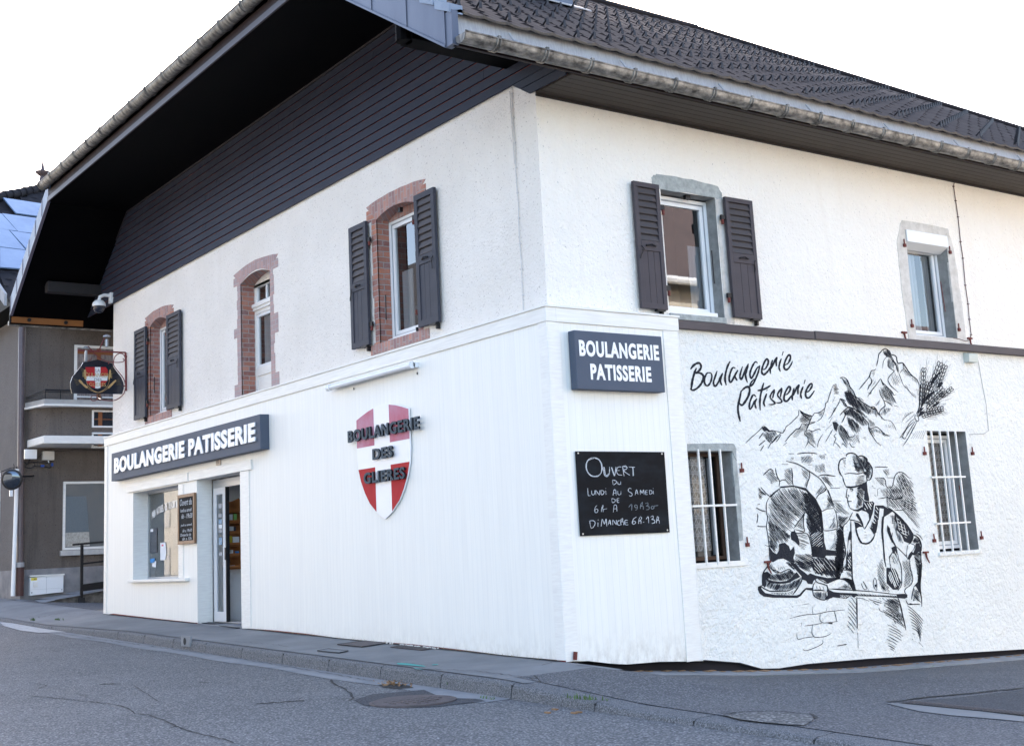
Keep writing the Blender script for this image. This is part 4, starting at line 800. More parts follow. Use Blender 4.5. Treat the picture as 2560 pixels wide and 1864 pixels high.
# collar, apron straps
S('E',2.2,'355,1100 300,1215 330,1230 420,1250 500,1290 560,1390','640,1230 600,1320 560,1390','440,1110 490,1210 540,1320','300,1215 250,1280 200,1330 190,1420 200,1550 210,1640','325,1260 325,1400 330,1560 325,1650','715,930 700,1080 650,1230 600,1330')
FILL('E','420,1110 450,1130 500,1230 550,1350 440,1200 410,1150','380,1260 450,1280 540,1350 470,1350 420,1380 400,1330','740,980 880,980 960,1030 1050,1080 990,1120 900,1180 880,1300 870,1180 790,1230 790,1300 760,1450 720,1480 640,1350 700,1380 720,1200 730,1080')
hatch('E','750,1000 800,1020 790,1200 740,1300 700,1250',50,7,2.4,dst=PAPER); FILL('E','820,1030 890,1040 880,1160 800,1250 810,1140',dst=PAPER); hatch('E','820,1030 890,1040 880,1160 800,1240',-5,2.6,1.3)
S('E',3.4,'410,1300 415,1400 440,1500 480,1590 520,1630 600,1640 660,1610 710,1540 740,1470','870,1180 860,1350 865,1500 885,1650'); S('E',1.6,'560,1440 590,1440','555,1490 600,1490','560,1535 595,1535')
hatch('E','690,1260 760,1300 760,1450 700,1430 660,1360',62,2.4,1.5); S('E',3.6,'940,1000 1060,1090 1160,1180 1270,1300 1400,1480')
# right arm sleeve
FILL('E','1080,1100 1150,1150 1250,1270 1340,1390 1400,1470 1390,1560 1340,1640 1240,1600 1200,1500 1110,1400 1120,1300 1070,1220'); hatch('E','1100,1180 1200,1260 1330,1480 1280,1560 1150,1400',25,6,1.4,dst=PAPER); hatch('E','1100,1160 1240,1300 1350,1480 1250,1540 1130,1370',78,7,1.2,dst=PAPER)
hatch('E','1010,1150 1100,1140 1110,1420 1190,1500 1230,1640 1150,1620 1060,1400',88,3.0,1.1); hatch('E','1020,1170 1120,1160 1110,1280 1030,1300',0,4.0,1.2); S('E',1.6,'890,1180 990,1120')
S('E',2.6,'955,1320 960,1420 1000,1530 1040,1620','1000,1400 960,1330','1030,1560 1040,1450'); FILL('E','950,1320 995,1370 990,1410 965,1430')
# cuff
S('E',2.6,'1400,1500 1450,1510 1500,1570 1520,1640','1400,1500 1360,1600 1330,1650'); hatch('E','1400,1510 1500,1570 1510,1640 1360,1620',-65,3.0,1.4)
# stones on the right
S('H',1.9,'195,65 200,50 300,45 410,50','185,235 260,232 340,240 370,290 375,350 400,395 440,400 480,390 500,340 520,240 545,180 590,140 640,135 700,165 770,230 820,245','400,228 520,235','400,400 395,560 400,700','245,592 320,580 400,570 520,600 610,590','520,780 600,790 700,780')
hatch('H','320,80 430,80 450,215 400,200 330,130',52,3.2,1.1); hatch('H','200,240 340,240 370,380 300,360 220,280',48,3.1,1.2); hatch('H','540,180 640,140 740,230 850,330 870,480 920,620 940,780 950,900 960,1130 900,1080 780,950 650,800 400,720 400,600 410,410 500,370',50,3.7,1.3)
hatch('H','560,200 660,160 760,300 860,480 830,600 700,500 560,330',66,6,1.2); hatch('H','410,420 660,400 680,560 560,600 410,560',60,4,1.3); hatch('H','600,600 880,560 930,780 820,820 680,760',28,5,1.4); hatch('H','270,420 400,410 400,560 330,540',50,3.2,1.0,skip=.1)
FILL('H','560,585 640,560 665,545 660,590 600,600'); S('H',1.6,'230,430 235,540','235,430 275,405','165,413 200,413','135,365 160,390','900,1190 960,1230 1010,1300','830,1100 940,1170','175,520 215,560')
# lower torso
S('F',3.4,'885,0 870,150 875,300 890,500 905,680 930,800','400,80 420,180 450,280 500,370 540,395 620,390 690,340 740,240','325,0 325,160 330,400 335,600 345,850 350,1000 380,1100 410,1210'); S('F',2.4,'190,110 195,260 215,400 235,560 210,640 185,750 190,840 150,920 135,1000','245,600 250,700 245,840 190,845')
FILL('F','300,190 330,180 332,330 290,340 265,500 250,600 280,600 300,500 330,560 345,880 270,850 245,850 255,640 265,480 275,300','340,1060 380,1070 415,1215 350,1200 290,1080 200,1000 120,1005 220,985 300,1000'); hatch('F','270,400 325,360 330,560 280,560',60,4.5,1.8,dst=PAPER); hatch('F','270,630 325,620 335,830 270,820',60,4.5,2,dst=PAPER)
hatch('F','120,60 190,110 230,560 190,740 130,1000 60,1000 50,500 120,200',50,2.0,1.9); hatch('F','60,400 220,420 200,740 130,1000 40,1010',-50,3.0,1.6)
FILL('F','960,90 1000,170 1050,330 1110,450 1130,550 1100,600 1040,560 1000,640 1000,740 1030,820 1080,830 1130,900 1190,1060 1140,1190 1050,1190 940,1080 935,820 960,810 1000,820 980,620 1040,540 1020,470 1080,440 1000,320 965,180')
hatch('F','1000,640 1100,520 1180,800 1210,1050 1150,1160 1080,1150 1000,1060 960,900 1010,840',68,4.6,2.0,dst=PAPER); hatch('F','1020,620 1120,560 1150,760 1040,760',60,3.0,1.4)
S('F',2.0,'1110,450 1180,520 1260,600 1300,650','1130,560 1150,680 1190,800 1200,1000 1190,1120 1130,1210','1300,430 1290,540 1280,620','1340,690 1340,780 1370,900 1390,1020 1350,1110 1270,1170 1250,1230 1300,1290')
hatch('F','1190,680 1340,680 1390,1000 1350,1110 1240,1160 1250,900',62,3.2,1.2); hatch('F','780,760 860,660 920,900 930,1080 1010,1240 850,1190 760,860',58,3.4,1.2,skip=.05)
FILL('F','1290,440 1310,410 1260,600 1300,640 1300,680 1360,640 1400,560 1430,480 1440,400 1500,390 1540,500 1535,560 1490,540 1430,600 1370,590 1340,680 1300,660 1330,570'); FILL('F','1310,420 1350,400 1420,430 1400,500 1340,560 1300,630 1285,580',dst=PAPER); S('F',2,'1310,420 1350,400 1420,430 1400,500 1340,560 1300,630')
S('F',3.0,'1400,250 1440,265 1500,320 1530,400 1540,520','1530,520 1530,700 1540,760 1530,950 1515,1100 1525,1250 1540,1350 1545,1480'); hatch('F','1370,350 1450,280 1520,340 1530,420 1440,410',-60,2.8,1.6)
hatch('F','1400,560 1530,540 1535,950 1500,1100 1460,900 1430,700',45,2.3,1.8); FILL('F','1490,760 1540,740 1520,1120 1525,1280 1480,1200 1440,1130 1400,1140 1470,1060 1490,900'); S('F',2.2,'1410,1140 1380,1280 1370,1360','1270,1370 1300,1430 1330,1440 1430,1440 1520,1440'); hatch('F','1400,1160 1500,1220 1530,1420 1450,1380 1390,1390',50,2.5,1.5)
FILL('F','1310,1430 1360,1420 1400,1450 1350,1455')
# peel handle
S('F',2.0,'0,1180 100,1190 350,1200 700,1225 1100,1270 1250,1265'); FILL('F','0,1230 100,1240 350,1250 600,1270 900,1290 1110,1290 1110,1265 1250,1260 1290,1270 1300,1320 1250,1345 1100,1330 800,1310 420,1300 380,1330 330,1300 230,1345 100,1330 0,1320'); hatch('F','430,1240 1100,1280 1120,1310 430,1290',35,3.6,1.3,dst=PAPER); hatch('F','140,1290 320,1290 240,1340 150,1320',60,5,1.6,dst=PAPER)
S('F',1.6,'500,1080 520,1130 550,1180 600,1185','530,1045 570,1110 600,1180','540,1050 640,1210','735,980 710,1060 720,1140 765,1215','735,980 770,1060 770,1210'); FILL('F','730,1100 765,1100 760,1150 735,1140')
hatch('F','840,1130 960,1120 1020,1250 880,1220',55,3.2,1.2); hatch('F','200,1160 260,1080 330,1170 330,1190',75,3,1.1); hatch('F','0,1110 120,1050',0,3,1) if False else None
# trousers and shadows
S('G',3.0,'690,260 690,450 695,650 700,930','1560,290 1600,420 1650,640 1700,860 1720,960'); S('G',1.4,'705,1010 715,1120','718,1180 718,1330','690,290 780,290 860,310','1150,490 1180,550 1240,580','1250,580 1340,620 1420,660','50,350 100,310')
hatch('G','560,270 685,280 690,930 600,1050 480,940 510,620 480,400',52,6.6,1.4,curve=-.03)
hatch('G','1290,300 1570,300 1640,640 1710,940 1560,830 1450,740 1300,680 1250,560 1330,430 1250,470',34,3.4,1.5,curve=-.02); hatch('G','1360,500 1640,640 1700,930 1480,800',58,5,1.2)
hatch('G','1310,820 1480,840 1700,1100 1620,1180 1540,1280 1500,1400 1400,1400 1320,1200 1340,960',30,6,1.5,curve=-.03); S('G',1.8,'940,310 1060,350 1210,395','1040,300 1220,360','1030,360 1090,410 1160,430','850,310 950,350'); hatch('G','1130,280 1560,290 1600,420 1420,430 1300,330',36,4,1.3,skip=.1)
for i in range(8): S('G',1.7,'%d,%d %d,%d %d,%d'%(1750+i*14,440+i*68,1900+i*10,560+i*62,2085-i*8,760+i*62))
S('G',1.8,'1860,1020 1900,1050','1990,1210 2085,1310','1850,1140 1870,1165')
# ================================================================ ROOF
def zt(x): return zr(x) if x>RIDGE_X else zl(x)
ZR=zr(RIDGE_X)
HX_R=-2.45; HX_L=-13.45      # where the cut-back gable hip starts on each verge
def y0_right(x): return YF if x>HX_R else YF+(HX_R-x)*.9
def y1_right(x): return YB-(.62-x)*.86
R=MB(); per=.30; course=.34; cs=1/math.sqrt(1+.65**2); dx=course*cs
nrow=int((.62-RIDGE_X)/dx)+1
for i in range(nrow):
    xa=.62-i*dx; xb=max(.62-(i+1)*dx-.03,RIDGE_X)
    ya=y0_right(xa); yb=y1_right(xa)
    if yb-ya<.1: continue
    st=.05 if i<14 else .1; n=int((yb-ya)/st); o=len(R.v); sh=(i%2)*per*.5
    for k in range(n+1):
        y=ya+(yb-ya)*k/n; ph=((y+sh)/per)%1.0
        w=.019*(1-abs(2*ph-1)**1.5)+(.014 if .42<ph<.58 else 0)+random.uniform(-.001,.001)
        j=.004*sin(y*3.1+i*1.7)
        R.v += [Vector((xa,y,zr(xa)-.012+w*.6+j)), Vector((xa,y,zr(xa)+.013+w+j)), Vector((xb,y,zr(xb)+.002+w+j))]
    for k in range(n):
        a=o+k*3; R.f += [(a,a+3,a+4,a+1),(a+1,a+4,a+5,a+2)]; R.m += [1 if i==0 else 0,0]
R.keep=True
roof=R.build('roof',[TILE,TILE_EDGE],BK,smooth=True)
# other slopes and hips (plain tiled planes)
P=MB()
P.quad((RIDGE_X,3.9,ZR),(RIDGE_X,11.0,ZR),(-16.2,YB,zl(-16.2)),(-16.2,YF,zl(-16.2)),(HX_L,YF,zl(HX_L)))
P.quad((HX_R,YF,zr(HX_R)),(RIDGE_X,3.9,ZR),(HX_L,YF,zl(HX_L))); P.quad((.62,YB,zr(.62)),(RIDGE_X,11.0,ZR),(-16.2,YB,zl(-16.2)))
P.build('roof_slope',TILE,roof)
P=MB(); P.tube([(RIDGE_X,3.9,ZR+.02),(RIDGE_X,11.05,ZR+.02)],.10,8); P.tube([(RIDGE_X,11.0,ZR+.03),(.62,YB,zr(.62)+.03)],.075,8); P.tube([(RIDGE_X,3.9,ZR),(HX_R,YF,zr(HX_R))],.09,8); P.build('ridge_tiles',TILE,roof,smooth=True)
# snow guards: small folded tongues standing on the tiles
G=MB(); G.prism([(0,-.020,0),(0,.020,0),(0,.012,.085),(0,-.012,.085)],(-.010,0,0)); G.prism([(-.01,-.010,.08),(-.01,.010,.08),(-.14,.012,.0),(-.14,-.012,.0)],(0,0,.012))
pts=[]
for i in range(1,26):
    xg=.62-i*dx+.10; ya,yb=y0_right(xg)+.25,y1_right(xg)-.4
    for k in range(-30,22):
        y=-1.09+.49*i+.95*k
        if ya<y<yb: pts.append((xg,y))
pts.sort(key=lambda p:(Vector((p[0],p[1],zr(p[0])))-CAMPOS).length)
sg=None; rest=MB()
for n,(x,y) in enumerate(pts):
    L=Vector((x,y,zr(x)+.045))
    if n<95:
        if sg is None:
            g=MB()
            for v in G.v: g.v.append(Vector(v)+L)
            g.f=list(G.f); g.m=list(G.m); sg=g.build('snow_guard',M('snow_guard_metal',(.024,.023,.027),rough=.45,metal=.3),roof,origin=L); l0=L
        else:
            c=sg.copy(); COL.objects.link(c); c.parent=roof; c.location=L; c['_w']=list(L)
    else:
        o=len(rest.v); rest.v += [Vector(v)+L for v in G.v]; rest.f += [tuple(o+i for i in f) for f in G.f]; rest.m += [0]*len(G.f)
tag(rest.build('snow_guards',sg.data.materials[0],roof),kind='stuff')
# verge fascias (zinc clad) with stepped flashing
def verge(x0,x1,zf,name,sign):
    mb=MB(); mb.prism([(x0,YF-.02,zf(x0)-.40),(x1,YF-.02,zf(x1)-.40),(x1,YF-.02,zf(x1)-.02),(x0,YF-.02,zf(x0)-.02)],(0,.03,0))
    v=mb.build(name,ZINC_FASCIA if sign>0 else ZINC_MID,BK)
    s=MB(); n=4 if sign>0 else 6
    for i in range(n+1):
        x=x0+(x1-x0)*i/n; s.prism([(x-.008,YF-.03,zf(x)-.40),(x+.008,YF-.03,zf(x)-.40),(x+.008,YF-.03,zf(x)-.02),(x-.008,YF-.03,zf(x)-.02)],(0,.012,0))
    s.prism([(x0,YF-.035,zf(x0)-.43),(x1,YF-.035,zf(x1)-.43),(x1,YF-.035,zf(x1)-.40),(x0,YF-.035,zf(x0)-.40)],(0,.06,0)); s.build('fascia_seam',ZINC_FASCIA if sign>0 else M('purple_grey_trim',(.10,.09,.13),rough=.4),v)
    return v
verge(.50,HX_R,zr,'verge_fascia',1); verge(-16.02,HX_L,zl,'verge_fascia',-1)
s=MB()
for i in range(0,10):
    x=.62-i*dx; x2=x-dx+.02
    if x2<HX_R-.2: break
    s.prism([(x,YF-.045,zr(x)-.01),(x2,YF-.045,zr(x2)-.05),(x2,YF-.045,zr(x2)+.04),(x,YF-.045,zr(x)+.09)],(0,.17,0))
s.build('stepped_flashing',ZINC_MID,roof)
MB().box(.49,.625,YF-.02,YF+.06,6.27,6.64).build('eave_end_plate',ZINC_FASCIA,BK)
# front (hip) eave: fascia, gutter, soffits
ZS=8.21
f=MB(); f.box(HX_L+.02,HX_R-.05,YF-.02,YF+.01,ZS-.0,ZS+.22); f.build('front_fascia',TIMBER_RED,BK)
f=MB(); f.box(HX_L,HX_R,YF-.045,YF-.02,ZS-.015,ZS+.075); f.build('front_fascia_trim',M('purple_brown_trim',(.042,.034,.042),rough=.5),BK)
def gutter(p0,p1,r,name,brk,outv,endcap=True):
    """half-round gutter from p0 to p1; outv = outward horizontal unit vector"""
    p0,p1=Vector(p0),Vector(p1); o=Vector(outv); mb=MB(); mb.keep=False; n=10; L=(p1-p0).length; d=(p1-p0).normalized(); seg=max(1,int(L/.6))
    prof=[(-cos(pi*k/n)*r, -sin(pi*k/n)*r) for k in range(n+1)]
    base=len(mb.v)
    for i in range(seg+1):
        c=p0+d*(L*i/seg)
        for u,z in prof: mb.v.append(c+o*u+Vector((0,0,z)))
    for i in range(seg):
        for k in range(n): mb.f.append((i*(n+1)+k,i*(n+1)+k+1,(i+1)*(n+1)+k+1,(i+1)*(n+1)+k)); mb.m.append(0)
    g=mb.build(name,ZINC,BK,smooth=True)
    b=MB(); b.tube([p0+o*r+Vector((0,0,.006)),p1+o*r+Vector((0,0,.006))],.011,8); b.tube([p0-o*r+Vector((0,0,.0)),p1-o*r+Vector((0,0,.0))],.006,6)
    if endcap:
        for c in (p0,p1): b.prism([c+o*u+Vector((0,0,z)) for u,z in prof],d*.01)
    b.build('gutter_bead',ZINC,g,smooth=True)
    s=brk[0]
    while s<L-.05:
        q=MB(); c=p0+d*s
        for off in (-.02,.02): q.tube([c+d*off+o*u*1.06+Vector((0,0,z*1.06)) for u,z in prof],.010,6)
        q.box(*[v for pr in [(c.x-.016,c.x+.016),(c.y-.016,c.y+.016)] for v in pr],c.z-.0,c.z+.03) if False else None
        cc=c+o*r; q.box(cc.x-.018,cc.x+.018,cc.y-.018,cc.y+.018,cc.z-.005,cc.z+.03)
        s+=brk[1]; q.build('gutter_bracket',ZINC,g)
    return g
gutter((.71,YF+.02,6.345),(.71,YB,6.345),.095,'side_gutter',(.42,.62),(1,0,0))
gutter((HX_L-.05,YF-.12,ZS+.32),(HX_R-.3,YF-.12,ZS+.32),.10,'front_gutter',(.05,.72),(0,-1,0))
# bright zinc drip sheet between tile edge and gutter
f=MB(); f.quad((.605,YF+.06,6.33),(.605,YB,6.33),(.535,YB,6.66),(.535,YF+.06,6.66)); f.build('drip_sheet',ZINC_LIGHT,BK)
for k in range(9):
    y=-.75+k*1.55; MB().tube([(.60,y,6.54),(.66,y+.02,6.44),(.78,y+.10,6.365)],.012,6).build('gutter_strap',ZINC_LIGHT,BK)
# side eave: soffit boards, fascia
f=MB(); f.box(.555,.60,YF+.02,YB,6.27,6.40); f.build('side_fascia',TIMBER_RED,BK)
f=MB(); nb=6; w_=(.555+D)/nb
for i in range(nb): f.box(-D+i*w_+.004,-D+(i+1)*w_-.004,.12,YB,6.262,6.285)
f.build('side_soffit',SOFFIT_BROWN,BK)
f=MB(); f.box(-D,.52,.12,YB,6.29,6.30); f.box(-D,-D+.03,.12,YB,6.235,6.262); f.build('soffit_backing',SOFFIT_LINE,BK)
# sloping soffits under the verges and the flat soffit under the hip
def sof(x): return zr(x)-.40 if x>RIDGE_X else zl(x)-.38
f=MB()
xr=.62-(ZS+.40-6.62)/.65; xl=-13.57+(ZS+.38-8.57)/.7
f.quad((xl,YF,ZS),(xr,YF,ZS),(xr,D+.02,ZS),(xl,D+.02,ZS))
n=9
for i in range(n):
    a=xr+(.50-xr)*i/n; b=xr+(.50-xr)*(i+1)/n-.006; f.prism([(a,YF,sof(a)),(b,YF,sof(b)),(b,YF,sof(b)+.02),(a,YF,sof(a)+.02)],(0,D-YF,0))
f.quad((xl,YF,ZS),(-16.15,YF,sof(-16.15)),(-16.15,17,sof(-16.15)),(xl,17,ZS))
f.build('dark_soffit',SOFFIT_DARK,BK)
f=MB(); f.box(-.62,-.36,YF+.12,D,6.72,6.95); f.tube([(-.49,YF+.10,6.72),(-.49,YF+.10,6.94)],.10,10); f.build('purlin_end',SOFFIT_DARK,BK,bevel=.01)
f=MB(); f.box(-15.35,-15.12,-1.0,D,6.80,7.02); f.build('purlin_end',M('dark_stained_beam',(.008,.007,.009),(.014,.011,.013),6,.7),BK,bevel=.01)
# left eave boards, raw timber inside face
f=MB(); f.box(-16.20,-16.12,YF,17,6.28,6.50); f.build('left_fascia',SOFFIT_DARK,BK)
f=MB(); f.box(-16.12,-16.09,YF+.03,.02,6.30,6.43); f.build('raw_timber_plate',RAWWOOD,BK)
f=MB(); f.tube([(-16.08,-1.1,6.37),(-16.05,-1.1,6.37)],.04,8); f.tube([(-16.08,-.35,6.36),(-16.05,-.35,6.36)],.04,8); f.build('timber_bolt',DARKIRON,BK)
f=MB(); f.tube([(-16.25,YF,6.30),(-16.25,17,6.30)],.05,8); f.build('left_gutter',ZINC,BK)
# ---- gable boarding, each board a real lap
gb=MB(); gk=MB(); nb=13; zb0=6.485; hgt=(ZS-zb0)/nb; yb=D-.03
def xlim(z): return max(-16.08,-13.57+(z-8.57+.38)/.7), min(.49,.62-(z+.40-6.62)/.65)
for i in range(nb):
    z0=zb0+i*hgt; z1=z0+hgt-.014; a0,b0=xlim(z0); a1,b1=xlim(z1)
    cuts=sorted([random.uniform(-14,-1) for _ in range(2)])
    xs=[None]+cuts+[None]
    for s in range(3):
        la=a0 if xs[s] is None else xs[s]+.003; lb=a1 if xs[s] is None else xs[s]+.003
        ra=b0 if xs[s+1] is None else xs[s+1]-.003; rb=b1 if xs[s+1] is None else xs[s+1]-.003
        gb.add([(la,yb-.012,z0),(ra,yb-.012,z0),(rb,yb,z1),(lb,yb,z1),(la,yb+.01,z0),(ra,yb+.01,z0),(rb,yb+.015,z1),(lb,yb+.015,z1)],[(0,1,2,3),(7,6,5,4),(0,4,5,1),(3,2,6,7),(0,3,7,4),(1,5,6,2)])
# the two short boards that drop across the end of the side eave
gb.prism([(-.50,yb-.012,6.478),(.49,yb-.012,6.478),(.49,yb-.012,6.385),(-.35,yb-.012,6.385)],(0,.02,0)); gb.prism([(-.335,yb-.012,6.375),(.49,yb-.012,6.375),(.49,yb-.012,6.275),(-.18,yb-.012,6.275)],(0,.02,0))
gb.build('gable_boarding',BOARDS,BK)
a0,b0=xlim(6.5); a1,b1=xlim(ZS)
gk.prism([(-16.08,yb+.018,6.5),(-.5,yb+.018,6.5),(-.2,yb+.018,6.29),(.48,yb+.018,6.29),(b1,yb+.018,ZS),(a1,yb+.018,ZS)],(0,.02,0)); gk.build('board_grooves',BOARD_GAP,BK)
f=MB(); f.box(a1-.03,b1,yb-.03,yb,ZS-.03,ZS-.002); f.prism([(-16.05,yb-.03,6.52),(a1-.02,yb-.03,ZS),(a1+.02,yb-.03,ZS),(-16.01,yb-.03,6.52)],(0,.03,0)); f.build('edge_batten',M('edge_batten',(.03,.024,.027),rough=.5),BK)
# chimney base with flashing near the ridge (just inside the frame)
xc=-4.7; yc=3.78
f=MB(); f.prism([(xc+.45,yc-.55,zr(xc+.45)+.03),(xc-.45,yc-.55,zr(xc-.45)+.03),(xc-.45,yc-.55,zr(xc-.45)+1.1),(xc+.45,yc-.55,zr(xc-.45)+1.1)],(0,1.0,0)); ch=f.build('chimney',ZINC_FASCIA,roof)
f=MB(); f.prism([(xc+.62,yc-.65,zr(xc+.62)+.07),(xc+.45,yc-.65,zr(xc+.45)+.07),(xc+.45,yc-.65,zr(xc+.45)+.09),(xc+.62,yc-.65,zr(xc+.62)+.09)],(0,1.35,0)); f.build('chimney_flashing',ZINC_LIGHT,ch)
# corner cable and side cable clipped to the walls
f=MB(); z=6.47; pts=[]
while z>3.80: pts.append((-.545+.006*sin(z*9),D-.012,z)); z-=.08
f.tube(pts,.006,6); f.tube([(-.585,D-.012,6.44),(-.575,D-.012,5.9),(-.57,D-.012,5.55)],.005,6)
for z in (6.4,6.1,5.8,5.5,5.2,4.9,4.6,4.3,4.0): f.box(-.560,-.530,D-.018,D-.0,z-.006,z+.008)
f.build('corner_cable',M('painted_cable',(.55,.53,.52),(.66,.64,.63),30,.6),BK)
f=MB(); q=[(7.97,6.26),(7.93,6.17),(7.94,5.95),(7.95,5.7),(7.94,5.32),(7.95,5.07),(7.93,4.66),(7.945,4.38),(7.93,4.15),(7.93,3.92),(7.88,3.84),(7.78,3.815),(7.62,3.84),(7.49,3.845)]
f.tube([(-D+.012,y,z) for y,z in q],.006,6)
for y,z in q[1:10]: f.box(-D,-D+.02,y-.012,y+.02,z-.006,z+.006)
f.build('side_cable',M('dark_red_cable',(.10,.05,.05),rough=.6),BK)
f=MB(); f.tube([(-D+.01,8.02,3.64),(-D+.01,8.06,3.2),(-D+.01,8.10,2.9),(-D+.01,8.08,2.52),(-D+.01,7.95,2.47),(-D+.01,7.6,2.46)],.004,5); f.build('grey_cable',M('grey_cable',(.35,.35,.36),rough=.6),BK)
# ---- the mural, painted on the wall
def lay(polys,off,mat,name):
    mb=MB(); mb.keep=True; X=-D+off
    for p in polys:
        P=[onx(q[0],q[1],X) for q in p]
        if len(P)==4: mb.add(P,[(0,1,2,3)])
        else:
            t=tessellate_polygon([P]); mb.add(P,t)
    me=mb.build(name,mat,BK); 
    return me
fix=[]
lay([p for p in INK if p],.0030,INKM,'mural')
lay([p for p in PAPER if p],.0046,PL_MURAL,'mural_highlights')
# ================================================================ SIGNS AND FITTINGS
# long fascia sign
s=thing('shop_sign','long slate-grey sign reading BOULANGERIE PATISSERIE above the shop door and window','sign',(-10.35,0,2.86))
MB().box(-13.71,-6.98,-.15,-.0,2.855,3.385).build('sign_box',SIGNGREY,s,bevel=.006)
text_obj('letters','BOULANGERIE',(-13.48,-9.95,2.985,3.28),('y',-.152),LETTER,s,depth=.025,off=.045,spacing=1.12)
text_obj('letters','PATISSERIE',(-9.76,-7.12,2.985,3.28),('y',-.152),LETTER,s,depth=.025,off=.045,spacing=1.12)
# square sign on the side
s=thing('shop_sign','square slate-grey sign reading BOULANGERIE PATISSERIE in two lines above the big chalkboard','sign',(0,.93,2.85))
MB().box(0.013,.12,.28,1.565,2.855,3.50).build('sign_box',SIGNGREY,s,bevel=.006)
text_obj('letters','BOULANGERIE',(.335,1.505,3.215,3.395),('x',.1215),LETTER,s,depth=.004,off=.04,spacing=1.12); text_obj('letters','PATISSERIE',(.475,1.365,2.96,3.14),('x',.1215),LETTER,s,depth=.004,off=.04,spacing=1.12)
# shield
s=thing('shield_sign','red and white cross shield with raised dark letters BOULANGERIE DES GLIERES','sign',(-3.55,0,1.65))
half=[(.0,3.115),(.18,3.105),(.36,3.075),(.52,3.035),(.68,2.99),(.685,2.7),(.685,2.49),(.66,2.32),(.60,2.16),(.50,2.0),(.38,1.86),(.19,1.73),(.0,1.645)]
cx=-3.55; outl=[(cx+u,z) for u,z in half]+[(cx-u,z) for u,z in reversed(half[1:-1])]
MB().prism([(x,-.012,z) for x,z in outl],(0,-.018,0)).build('shield_plate',SHW,s,bevel=.002)
def clipx(poly,a,b,zlo,zhi):
    def cl(P,f,g):
        o=[]
        for p,q in zip(P,P[1:]+P[:1]):
            fp,fq=f(p),f(q)
            if fp>=0: o.append(p)
            if (fp>=0)!=(fq>=0): t=fp/(fp-fq); o.append((p[0]+(q[0]-p[0])*t,p[1]+(q[1]-p[1])*t))
        return o
    P=poly
    for f in (lambda p:p[0]-a,lambda p:b-p[0],lambda p:p[1]-zlo,lambda p:zhi-p[1]): P=cl(P,f,None)
    return P
ins=[(cx+(x-cx)*.985,2.4+(z-2.4)*.99) for x,z in outl]
for a,b,lo,hi,mt,nm in ((-5,cx-.21,2.61,4,PINK,'upper_field'),(cx+.19,-2,2.61,4,PINK,'upper_field'),(-5,cx-.21,1,2.325,RED,'lower_field'),(cx+.19,-2,1,2.325,RED,'lower_field')):
    P=clipx(ins,a,b,lo,hi); MB().prism([(x,-.0305,z) for x,z in P],(0,-.002,0)).build(nm,mt,s)
for t_,bx in (('BOULANGERIE',(-4.40,-2.58,2.70,2.86)),('DES',(-3.75,-3.24,2.415,2.56)),('GLIERES',(-4.0,-2.96,2.12,2.27))):
    text_obj('letters',t_,bx,('y',-.05),DLET,s,depth=.024,off=.032,spacing=1.13,front=DLETF)
# tube light
s=thing('tube_light','long white fluorescent batten fixed above the red and white shield','lamp',(-3.75,0,3.5))
MB().box(-4.84,-2.66,-.07,-.001,3.50,3.53).build('batten',PVC,s,bevel=.004); MB().tube([(-4.80,-.10,3.505),(-2.72,-.10,3.505)],.035,12).build('tube_cover',M('opal_cover',(.78,.79,.82),rough=.2),s,smooth=True)
MB().tube([(-2.72,-.10,3.505),(-2.64,-.10,3.505)],.045,12).box(-2.7,-2.64,-.08,0,3.48,3.54).build('end_cap',PVC,s); MB().tube([(-4.88,-.10,3.505),(-4.80,-.10,3.505)],.045,12).build('end_cap',PVC,s)
MB().tube([(-2.67,-.012,3.42),(-2.67,-.012,3.39)],.008,6).build('clip',DARKIRON,s); MB().tube([(-4.30,-.012,3.44),(-4.30,-.012,3.41)],.008,6).build('clip',DARKIRON,s)
# big chalkboard
def strokes(mb,ls,w,ax,val,T,depth=.0):
    ox,oy,k=T
    for l in ls:
        p=smooth([(ox+float(t.split(',')[0])/k,oy+float(t.split(',')[1])/k) for t in l.split()])
        for q in ribbon2(p,w,.3,.3): mb.add([onax(a,b,ax,val) for a,b in q],[(0,1,2,3)])
T6=(1420,1110,6.88)
s=thing('chalkboard','large black chalkboard with opening hours chalked under the square sign','chalkboard',(0,.93,1.28))
MB().prism([(.013,.28,1.29),(.013,1.565,1.285),(.013,1.57,2.185),(.013,.28,2.19)],(.012,0,0)).build('board',SLATE,s)
c=MB(); c.keep=True
strokes(c,['455,230 400,235 350,265 320,310 308,370 315,430 350,500 400,545 460,555 520,545 570,490 590,420 580,340 545,275 500,240 440,228','450,240 360,270 325,320 318,400 345,480 400,535 470,548 550,520 580,440 570,340 530,265 460,238',
 '610,390 612,450 630,530 670,555 705,520 715,450 715,390','625,395 640,500 670,540 700,500','745,395 770,470 795,545','825,390 815,470 800,545','755,395 800,540','920,390 870,390 840,420 835,470 865,520 930,530','840,450 890,450','940,375 950,460 965,545','940,380 990,370 1015,400 1000,430 950,445 1000,490 1060,530','955,380 1010,395','1045,390 1150,395','1110,395 1118,460 1118,545','1120,400 1128,540'],1.5,0,.0262,T6)
